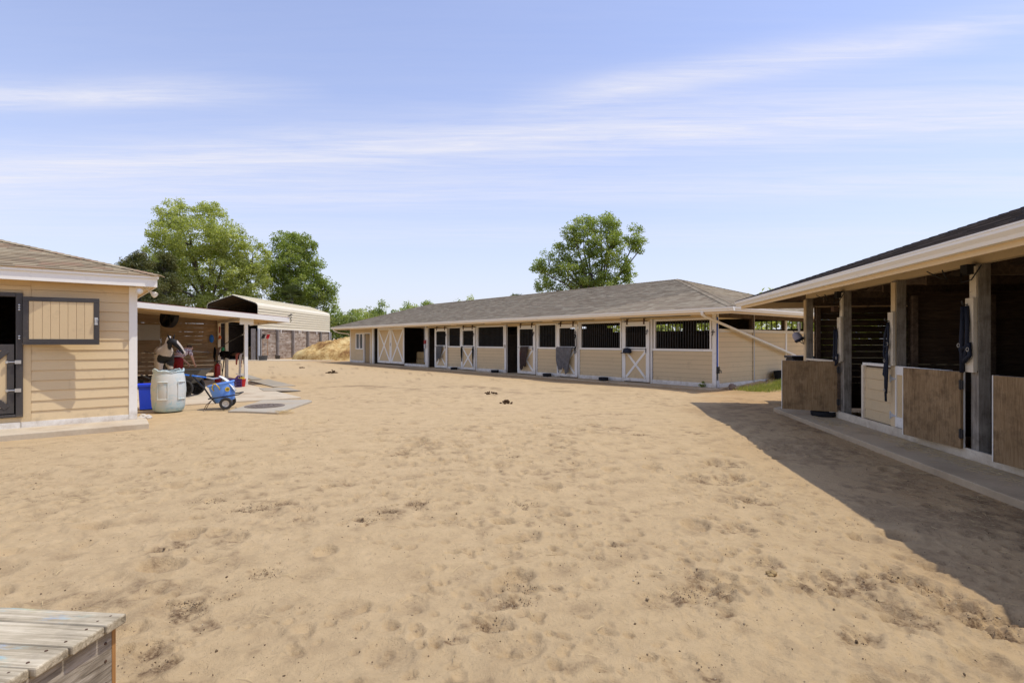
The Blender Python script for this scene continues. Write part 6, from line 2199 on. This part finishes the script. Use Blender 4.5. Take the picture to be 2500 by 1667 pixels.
MB().lathe([(.10, -.005), (.20, -.012), (.22, 0), (.17, .012)], 20, (0.05, .02, 0), sy=.7).build('peak', M['navy_nylon'], t)
for (x, lab, grp) in ((14.56, 'rope halter hanging left of the crossbuck on the fourth stall door', 1), (13.52, 'long lead rope hanging right of the crossbuck on the fourth stall door', 2)):
    straps('halter', lab, 'halter', MBp(x, 0.12, 1.28), rb, [[(0, 0, 0), (.05, .02, -.15), (.04, .02, -.45), (.0, .02, -.70)], [(0, 0, 0), (-.05, .02, -.2), (-.03, .02, -.5), (0, .02, -.70)], [(0, .02, -.1), (.02, .03, -.5), (-.02, .02, -1.05 if grp == 2 else -.8)]], 'black_fleece', .022, [(0, .02, -.7)])
straps('halter', 'rope halter hanging from the hook of the second stall door from the corner', 'halter', MBp(6.20, 0.12, 1.85), rb, [[(0, 0, 0), (.04, .02, -.2), (.03, .02, -.45), (0, .02, -.6)], [(0, 0, 0), (-.05, .02, -.25), (-.06, .02, -.5), (0, .02, -.62)], [(0, .02, -.5), (.06, .03, -.62), (.05, .02, -.82), (-.04, .02, -.75), (0, .02, -.6)]], 'black_fleece', .016, [(0, .02, -.6)])
# rubber feed pans along the walk
for (x, o_, lab) in ((4.55, .10, 'black rubber pan at the plinth between the two stall doors nearest the corner'), (7.75, .10, 'black rubber pan under the narrow window left of the pale grey sheet'), (11.45, .10, 'black rubber pan under the window beside the empty doorway'), (15.05, .10, 'black rubber pan farthest along the long barn walk')):
    q = thing('feed_pan', lab, 'feed pan', MBp(x, o_ + .19, .022), 0, 'feed pans on the long barn walk')
    MB().lathe([(0, 0), (.15, 0), (.19, .02), (.195, .12), (.18, .13), (.17, .12), (.165, .03), (0, .025)], 20).build('pan', M['black_rubber'], q, smooth='auto')
q = thing('feed_pan', 'wide black rubber pan beside the propped open half door of the right barn', 'feed pan', RBp(1.55, .22, .05), 0)
MB().lathe([(0, 0), (.19, 0), (.23, .02), (.235, .09), (.22, .10), (.21, .09), (.2, .03), (0, .025)], 24).build('pan', M['black_rubber'], q, smooth='auto')
q = thing('water_trough', 'black rubber trough against the end wall of the long barn', 'trough', MBp(-.32, -4.2, gz(*MBp(-.32, -4.2)[:2])), ang(D2))
MB().lathe([(0, 0), (.30, 0), (.36, .30), (.38, .31), (.34, .30), (.29, .03), (0, .03)], 24, sx=1.4, sy=.7).build('tub', M['black_rubber'], q, smooth='auto')
# weed at the corner
q = thing('weed', 'small dark green weed at the foot of the long barn corner post', 'weed', MBp(.42, .10, .02))
leaf_cloud('leaves', [(0, 0, .05), (.07, .02, .06), (-.06, .03, .07), (0.02, 0, .16)], [.07, .06, .06, .04], 26, .09, 'leaf_mid', q, 5, aspect=.25)
MB().tube([(0, 0, -.02), (.01, 0, .12), (.0, .01, .30)], .005, 5).build('stem', M['straw'], q)
# halters on the right barn posts
ro = ang(-EV)
H1 = [[(0, 0, 0), (.05, -.02, -.15), (.04, -.03, -.42), (-.02, -.03, -.62)], [(0, 0, 0), (-.06, -.02, -.2), (-.07, -.03, -.5), (-.02, -.03, -.66)], [(-.06, -.02, -.35), (.0, -.05, -.40), (.05, -.02, -.35)], [(-.02, -.03, -.6), (.05, -.04, -.75), (.02, -.03, -.92), (-.08, -.03, -.85), (-.02, -.03, -.62)], [(-.02, -.03, -.62), (-.03, -.03, -1.0), (-.01, -.03, -1.28)], [(.02, -.03, -.3), (.03, -.03, -.8), (.0, -.03, -1.15)]]
straps('halter', 'tangled navy halter and lead hanging in the middle of the right barn posts', 'halter', RBp(2 * SP - .03, .075, 1.86), ro, H1, 'navy_nylon', .019, [(-.02, -.05, -.62), (-.02, -.05, -1.1), (.05, -.04, -.35)])
H2 = [[(0, 0, 0), (.04, -.02, -.2), (.05, -.03, -.5), (.0, -.03, -.72)], [(0, 0, 0), (-.06, -.02, -.25), (-.07, -.03, -.55), (.0, -.03, -.72)], [(-.07, -.02, -.50), (.0, -.05, -.55), (.08, -.02, -.48), (.10, -.03, -.62), (.02, -.04, -.70)], [(-.03, -.03, 0), (-.05, -.03, -.4), (-.05, -.03, -.85)]]
straps('halter', 'navy webbing halter hanging on the right barn post nearest the camera', 'halter', RBp(3 * SP - .02, .075, 2.0), ro, H2, 'navy_nylon', .026, [(.09, -.05, -.55), (-.08, -.05, -.5)])
straps('halter', 'dark halter hanging behind the propped open half door', 'halter', RBp(1 * SP - .05, .075, 1.78), ro, H2, 'navy_nylon', .020, [(.09, -.05, -.55)])
for x, z_ in ((2 * SP, 1.88), (3 * SP, 2.02), (SP, 1.8)):
    MB().tube([(x - .03, -.06, z_), (x - .03, -.12, z_), (x - .03, -.13, z_ + .05)], .009, 6).build('halter_hook', M['dark_steel'], rbarn)
# helmet and cap on the far corner post
q = thing('riding_helmet', 'pale grey and black riding helmet hanging on the far corner post', 'helmet', RBp(-.03, .13, 1.60), ro + .4)
q.rotation_euler = (R(25), R(-18), ro + .4)
MB().lathe([(.095, 0), (.105, .05), (.098, .11), (.07, .16), (.03, .18), (0, .18)], 20, sy=.85).build('shell', M['helmet_grey'], q, smooth='auto')
MB().lathe([(.05, -.03), (.10, -.045), (.115, 0), (.095, .02)], 20, sy=.9).build('rim', M['navy_nylon'], q, smooth='auto')
MB().tube([(.08, 0, 0), (.04, 0, -.14), (-.06, 0, 0)], .01, 5).build('chin_strap', M['navy_nylon'], q)
MB().tube([(0, 0, .18), (0, -.02, .30)], .008, 5).build('hook', M['dark_steel'], q)
q = thing('glove_pair', 'white glove tucked above the pale grey helmet on the corner post', 'glove', RBp(-.02, .10, 1.92), ro)
MB().box(-.05, .05, -.05, .0, -.08, .06).tube([(-.04, -.03, -.08), (-.04, -.03, -.14)], .012, 6).tube([(-.01, -.03, -.08), (-.01, -.03, -.16)], .012, 6).tube([(.02, -.03, -.08), (.02, -.03, -.15)], .012, 6).tube([(.045, -.03, -.08), (.045, -.03, -.13)], .011, 6).tube([(.05, -.03, -.02), (.08, -.03, -.07)], .012, 6).build('glove', M['white_cloth'], q)
# forks and tub at the carport wall
def fork(name, label, u, col, seed):
    y = -20.75 / ((u - 1250) / F_PX)
    t = thing(name, label, 'pitchfork', (-20.72, y, 0.35))
    MB().tube([(0, 0, 0), (0, 0, 1.45)], .022, 8).build('handle', M['rust_brown'], t)
    MB().box(-.02, .02, -.26, .26, 1.45, 1.50).box(-.02, .02, -.05, .05, 1.40, 1.45).build('head', M[col], t)
    for k in range(9):
        yy = -.25 + k * .0625
        MB().tube([(0, yy, 1.5), (.05, yy, 1.66), (.10, yy + .02, 1.80)], .014, 5).build('tine', M[col], t)
    return t


fork('pitchfork', 'black headed pitchfork hung upside down on the carport plank wall', 641, 'black_plastic', 1)
fork('pitchfork', 'red headed pitchfork hung beside the black one on the carport wall', 652, 'red_plastic', 2)
q = thing('muck_bucket', 'dark grey tub on the ground below the pitchforks', 'tub', (-20.25, -20.25 / ((642 - 1250) / F_PX), 0.02))
MB().lathe([(0, 0), (.30, 0), (.36, .36), (.38, .37), (.34, .36), (.28, .03), (0, .03)], 20).build('tub', M['grey_tray'], q, smooth='auto')
q = thing('muck_bucket', 'small dark bucket by the second carport post', 'tub', (-20.45, -20.45 / ((678 - 1250) / F_PX), 0.02))
MB().lathe([(0, 0), (.18, 0), (.22, .3), (.23, .31), (.2, .3), (.17, .03), (0, .03)], 16).build('tub', M['grey_tray'], q, smooth='auto')
# black tub at the very left edge
p = G(-4, 1055)
q = thing('boot_scraper', 'black iron boot scraper on the stable apron at the left picture edge', 'boot scraper', (p.x - .02, p.y + .30, .07), ang(D2))
MB().lathe([(0, 0), (.09, 0), (.09, .03), (.03, .04), (.03, .14), (.045, .15), (.045, .19), (0, .2)], 14).build('stand', M['black_plastic'], q, smooth='auto')
MB().box(-.30, -.02, -.01, .01, .10, .16).box(-.31, -.29, -.012, .012, 0, .17).build('blade', M['dark_steel'], q)

# ================================================================== wooden mounting block in the foreground
# planks with faded chalk colours still on them
_dc = M['deck_plank'].copy()
_dc.name = 'deck_chalk'
M['deck_chalk'] = _dc
_t = _dc.node_tree
_pb = [n for n in _t.nodes if n.type == 'BSDF_PRINCIPLED'][0]
_src = _pb.inputs['Base Color'].links[0].from_socket


class _G(NT):
    def __init__(self, tree):
        self.t = tree


_g = _G(_t)
_tc = _g.n('ShaderNodeTexCoord')
_sp = _g.n('ShaderNodeSeparateXYZ', {0: _tc.outputs['Object']})
_mp = _g.n('ShaderNodeMapping', {'Vector': _tc.outputs['Object'], 'Scale': (5, 22, 1)})
_n1 = _g.n('ShaderNodeTexNoise', {'Vector': _mp.outputs[0], 'Scale': 1.2, 'Detail': 5.0, 'Roughness': .7})
_mx = _g.ramp(_g.math('MULTIPLY_ADD', _sp.outputs[0], 1.0, 1.0), [(.30, 0.0), (.42, 1.0), (.80, 1.0), (.90, 0.0)])
_my = _g.ramp(_n1.outputs[0], [(.50, 0.0), (.62, 1.0)])
_cc = _g.ramp(_g.math('MULTIPLY_ADD', _sp.outputs[0], 1.0, 1.0), [(.30, (.45, .38, .60)), (.50, (.30, .55, .55)), (.62, (.72, .62, .25)), (.74, (.25, .42, .62)), (.85, (.35, .58, .50))])
_out = _g.mix(_g.math('MULTIPLY', _g.math('MULTIPLY', _mx, _my), .6), _src, _cc)
_t.links.new(_out, _pb.inputs['Base Color'])
pd = Vector((-0.996, 0.093, 0)).normalized()
zt = 0.45
cpt = G(310, 1496, zt)
mbk = thing('mounting_block', 'weathered wooden mounting block in the lower left corner', 'mounting block', (cpt.x, cpt.y, 0), math.atan2(-pd.y, -pd.x))
# frame: +x to the right along the planks (0 at their right ends), -y towards the camera
widths = [0.100, 0.142, 0.128, 0.142, 0.142, 0.142]
y = 0.0
rnd = random.Random(2)
for i, w_ in enumerate(widths):
    off = (0.0, -.004, -.012, -.030, -.004, -.014)[i]
    thick = .036
    b = MB()
    n_ = 10
    # slightly worn, rounded end
    b.box(-1.30, off, y - w_ + .006, y, zt - thick, zt + rnd.uniform(-.004, .002))
    o = b.build('top_plank', M['deck_chalk'] if i in (0, 2) else M['deck_plank'], mbk, bevel=.007)
    for dy in (.028, w_ - .03):
        for dx in (-.055, -1.1):
            MB().lathe([(0, 0), (.006, 0), (.005, .003), (0, .004)], 8, (off + dx + rnd.uniform(-.01, .01), y - dy, zt - .001)).build('screw', M['rusty_steel'], o)
    y -= w_
MB().box(-.052, -.040, y, -.030, 0.0, zt - thick - .001).build('side_panel', M['grey_ply'], mbk)
MB().box(-.052, -.0385, -.0295, -.012, 0.0, zt - thick - .001).build('panel_edge', M['ply_edge'], mbk)
MB().box(-1.28, -.0525, -.0295, -.013, 0.0, zt - thick - .001).build('back_panel', M['grey_ply'], mbk)
MB().box(-.10, -.0525, -.12, -.031, 0.0, zt - thick - .002).box(-.10, -.0525, y, y + .09, 0, zt - thick - .002).build('corner_stud', M['deck_plank'], mbk)
for (yy, zz) in ((-.06, .36), (-.06, .29), (-.06, .20), (-.06, .11), (-.33, .355), (-.06, .04)):
    MB().lathe([(0, 0), (.006, 0), (.005, .003), (0, .004)], 8, M=Matrix.Translation((-.0395, yy, zz)) @ Matrix.Rotation(R(90), 4, 'Y')).build('screw', M['rusty_steel'], mbk)

# ================================================================== horse and person
def skin_mesh(V, E_, Rr, sub=2, smooth=True):
    me = bpy.data.meshes.new('tmp')
    me.from_pydata([tuple(v) for v in V], E_, [])
    o = bpy.data.objects.new('tmp', me)
    COL.objects.link(o)
    md = o.modifiers.new('skin', 'SKIN')
    md.use_smooth_shade = True
    sk = me.skin_vertices[0].data
    for i, r_ in enumerate(Rr):
        sk[i].radius = r_ if isinstance(r_, tuple) else (r_, r_)
        sk[i].use_root = (i == 0)
    s = o.modifiers.new('sub', 'SUBSURF')
    s.levels = sub
    s.render_levels = sub
    bpy.context.view_layer.update()
    dg = bpy.context.evaluated_depsgraph_get()
    out = bpy.data.meshes.new_from_object(o.evaluated_get(dg))
    bpy.data.objects.remove(o)
    out.polygons.foreach_set('use_smooth', [True] * len(out.polygons))
    return out


m_, g_ = newmat('pinto_coat')
ca = g_.n('ShaderNodeAttribute', attribute_name='coat')
tc_ = g_.n('ShaderNodeTexCoord')
nz = g_.n('ShaderNodeTexNoise', {'Vector': tc_.outputs['Object'], 'Scale': 30.0, 'Detail': 4.0})
f_ = g_.ramp(g_.math('ADD', ca.outputs['Fac'], g_.math('MULTIPLY_ADD', nz.outputs[0], .2, -.1)), [(.44, (.50, .43, .35)), (.56, (.014, .013, .012))])
principled(g_, f_, .6, nz.outputs[0], .1, .01, spec=.25)

hv = [(-.25, 0, 1.13), (-.60, 0, 1.14), (-.78, 0, 1.10), (.10, 0, 1.10), (.42, 0, 1.14), (.60, .02, 1.28), (.74, .06, 1.43), (.84, .12, 1.56),
      (.88, .20, 1.53), (.93, .34, 1.36), (.97, .44, 1.20), (.98, .48, 1.12)]
hr = [(.27, .29), (.26, .27), (.16, .20), (.28, .31), (.23, .28), (.14, .20), (.10, .16), (.085, .12), (.095, .115), (.072, .085), (.058, .062), (.045, .045)]
he = [(0, 1), (1, 2), (0, 3), (3, 4), (4, 5), (5, 6), (6, 7), (7, 8), (8, 9), (9, 10), (10, 11)]
for s in (-1, 1):
    k = len(hv)
    hv += [(.42, s * .13, .92), (.45, s * .14, .76), (.44, s * .14, .46), (.44, s * .14, .16), (.47, s * .14, .035)]
    hr += [.12, .085, .056, .042, .055]
    he += [(4, k), (k, k + 1), (k + 1, k + 2), (k + 2, k + 3), (k + 3, k + 4)]
    k = len(hv)
    hv += [(-.62, s * .14, .96), (-.50, s * .15, .78), (-.70, s * .15, .50), (-.67, s * .15, .16), (-.63, s * .15, .035)]
    hr += [.17, .11, .058, .042, .055]
    he += [(1, k), (k, k + 1), (k + 1, k + 2), (k + 2, k + 3), (k + 3, k + 4)]
hp = at(401, 17.3)
horse = thing('horse', 'black and white pinto horse tied in the lean-to behind the drum', 'horse', (hp[0], hp[1], .012), math.atan2(-.80, .60))
hm = skin_mesh(hv, he, hr)
hm.name = 'body'
co = np.empty(len(hm.vertices) * 3)
hm.vertices.foreach_get('co', co)
co = co.reshape(-1, 3)
black = np.zeros(len(co))


def blob(c, r_):
    c = np.array(c)
    d = np.linalg.norm((co - c) / np.array(r_), axis=1)
    global black
    black = np.maximum(black, np.clip(1.5 - d, 0, 1))


blob((.92, .30, 1.38), (.20, .30, .32))            # head
blob((.84, .12, 1.56), (.12, .14, .14))
blob((.30, .20, .95), (.36, .30, .26))             # shoulder and chest
blob((.52, -.05, 1.0), (.16, .22, .16))
blob((-.15, .02, 1.40), (.14, .26, .12))           # saddle stripe
blob((-.75, 0, 1.2), (.16, .2, .2))
blob((-.66, 0, .72), (.18, .3, .22))
# white blaze and muzzle on the front of the head
hx = np.array((.93, .34, 1.36))
ax = np.array((.09, .28, -.42)); ax = ax / np.linalg.norm(ax)
rel = co - hx
along = rel @ ax
fn = np.array((.60, .66, .45)); fn = fn / np.linalg.norm(fn)
front_ = rel @ fn
blaze = (np.abs(along + .02) < .30) & (front_ > .045) & (co[:, 2] > 1.0) & (np.abs(rel @ np.cross(ax, fn)) < .040)
black[blaze] = 0
black[(co[:, 2] < 1.16) & (co[:, 1] > .38) & (front_ > 0.02)] = 0.2
a_ = hm.attributes.new('coat', 'FLOAT', 'POINT')
a_.data.foreach_set('value', black.astype(np.float32))
hm.materials.clear()
hm.materials.append(M['pinto_coat'])
link('body', hm, horse)
for s in (-1, 1):
    MB().lathe([(.035, 0), (.042, .05), (.026, .12), (0, .17)], 10, M=Matrix.Translation((.80 + s * .035, .13 - s * .055, 1.62)) @ Matrix.Rotation(s * .28, 4, 'X') @ Matrix.Rotation(s * .2, 4, 'Y'), sy=.6).build('ear', M['black_fleece'], horse, smooth=True)
MB().tube([(-.93, 0, 1.17), (-1.02, 0, 1.0), (-1.0, 0, .7), (-.98, 0, .38)], [.05, .075, .085, .02], 8).build('tail', M['black_fleece'], horse, smooth=True)
MB().tube([(.50, .0, 1.44), (.62, .03, 1.53), (.74, .06, 1.62), (.82, .10, 1.68)], [.03, .05, .055, .03], 8).build('mane', M['white_cloth'], horse, smooth=True)
MB().tube([(.87, .40, 1.27), (.97, .46, 1.30), (1.03, .38, 1.24), (.97, .30, 1.22), (.87, .40, 1.27)], .012, 6).tube([(.95, .36, 1.26), (.86, .16, 1.60), (.78, .10, 1.62)], .011, 6).build('halter', M['navy_nylon'], horse, smooth=True)
for s in (-1, 1):
    MB().lathe([(0, -.014), (.018, -.008), (.018, .008), (0, .014)], 10, (.895 + s * .075, .245 - s * .06, 1.50)).build('eye', M['black_plastic'], horse, smooth=True)
# lead ropes of the horse
tie = thing('cross_tie', 'cross tie rope stretched from the halter of the pinto horse', 'rope', (0, 0, 0))
Hm = Matrix.Translation(horse.location) @ Matrix.Rotation(horse.rotation_euler.z, 4, 'Z')
e0 = Hm @ Vector((1.0, .46, 1.26))
MB().tube([e0, e0.lerp(LBp(3.6, 9.2, 1.2), .5) + Vector((0, 0, -.06)), e0.lerp(LBp(3.6, 9.2, 1.2), .45)], .009, 6).build('rope', M['grey_cloth'], tie, smooth=True)
MB().tube([Hm @ Vector((.88, .36, 1.22)), Hm @ Vector((.2, -.30, 1.14)), Hm @ Vector((-.6, -.5, 1.22))], .009, 6).build('rope', M['black_plastic'], tie, smooth=True)

# person standing behind the horse's head, seen from behind
pp = at(432, 17.75)
per = thing('person', 'person in maroon riding breeches and a patterned shirt bending over behind the pinto horse', 'person', (pp[0], pp[1], .012), math.atan2(.98, .2))
# local x forward, y left
pv = [(0, 0, .95), (.09, 0, 1.08), (.21, 0, 1.19), (.33, 0, 1.26), (.42, 0, 1.28), (.49, 0, 1.29), (.58, 0, 1.31), (.63, 0, 1.32)]
pr = [(.14, .17), (.12, .145), (.12, .16), (.09, .15), .052, (.075, .07), (.095, .08), (.06, .055)]
pe = [(i, i + 1) for i in range(7)]
for s in (-1, 1):
    k = len(pv)
    pv += [(0, s * .095, .86), (.01, s * .10, .50), (-.02, s * .10, .11), (.02, s * .10, .05), (.14, s * .11, .035)]
    pr += [.092, .060, .042, .045, .035]
    pe += [(0, k), (k, k + 1), (k + 1, k + 2), (k + 2, k + 3), (k + 3, k + 4)]
    k = len(pv)
    pv += [(.34, s * .18, 1.22), (.42, s * .21, .97), (.55, s * .15, .82), (.60, s * .13, .76)]
    pr += [.058, .044, .034, (.034, .02)]
    pe += [(3, k), (k, k + 1), (k + 1, k + 2), (k + 2, k + 3)]
    for j, (dy, L_) in enumerate(((-.030, .062), (-.010, .075), (.010, .078), (.028, .06))):
        f0 = len(pv)
        pv += [(.62, s * .13 + dy, .735), (.62 + L_ * .3, s * .13 + dy * 1.2, .735 - L_ * .5), (.62 + L_ * .3, s * .13 + dy * 1.2, .735 - L_)]
        pr += [.010, .009, .008]
        pe += [(k + 3, f0), (f0, f0 + 1), (f0 + 1, f0 + 2)]
    f0 = len(pv)
    pv += [(.60, s * .13 - s * .045, .775), (.64, s * .13 - s * .065, .745)]
    pr += [.011, .009]
    pe += [(k + 2, f0), (f0, f0 + 1)]
pmh = skin_mesh(pv, pe, pr)
pmh.materials.clear()
pmh.materials.append(M['skin'])
link('body', pmh, per)


def garment(name, idx_pts, edges, rad, mat):
    me = skin_mesh(idx_pts, edges, rad)
    me.materials.clear()
    me.materials.append(M[mat])
    return link(name, me, per)


garment('breeches', [(0, 0, .97), (0, 0, 1.04), (0, .095, .86), (.01, .10, .50), (-.02, .10, .22), (0, -.095, .86), (.01, -.10, .50), (-.02, -.10, .22)], [(0, 1), (0, 2), (2, 3), (3, 4), (0, 5), (5, 6), (6, 7)], [(.17, .215), (.145, .18), .128, .085, .06, .128, .085, .06], 'maroon_cloth')
m_, g_ = newmat('patterned_cloth')
tc_ = g_.n('ShaderNodeTexCoord')
nz = g_.n('ShaderNodeTexNoise', {'Vector': tc_.outputs['Object'], 'Scale': 22.0, 'Detail': 2.0})
principled(g_, g_.ramp(nz.outputs[0], [(.40, (.62, .58, .60)), (.50, (.30, .16, .20)), (.58, (.10, .05, .10)), (.66, (.7, .66, .66))], 'CONSTANT'), .9, spec=.1)
garment('shirt', [(.05, 0, 1.04), (.18, 0, 1.17), (.33, 0, 1.26), (.34, .18, 1.22), (.39, .205, 1.05), (.34, -.18, 1.22), (.39, -.205, 1.05)], [(0, 1), (1, 2), (2, 3), (3, 4), (2, 5), (5, 6)], [(.145, .17), (.14, .18), (.10, .16), .075, .06, .075, .06], 'patterned_cloth')
MB().lathe([(.150, 0), (.158, 0), (.158, .035), (.150, .035), (.150, 0)], 24, (.005, 0, 1.035), sx=.95, sy=1.12).build('belt', M['pink_cloth'], per)
garment('hair', [(.58, 0, 1.34), (.51, 0, 1.36), (.42, 0, 1.36)], [(0, 1), (1, 2)], [(.105, .095), (.085, .09), .035], 'hair_brown')
for s in (-1, 1):
    MB().lathe([(0, 0), (.05, 0), (.05, .06), (.055, .30), (.058, .34), (0, .34)], 14, (-.01, s * .10, .0), sx=1.0, sy=.9).box(-.03, .17, s * .10 - .042, s * .10 + .042, 0, .06).build('boot', M['black_plastic'], per, smooth='auto')
# face
MB().lathe([(0, -.02), (.015, 0), (0, .03)], 8, (.60, 0, 1.215)).build('nose', M['skin'], per, smooth=True)
for s in (-1, 1):
    MB().lathe([(0, -.008), (.011, 0), (0, .008)], 8, (.63, s * .032, 1.235)).build('eye', M['black_plastic'], per, smooth=True)
MB().tube([(.565, -.025, 1.222), (.566, 0, 1.216), (.565, .025, 1.222)], .006, 5).build('mouth', M['rose_cloth'], per)
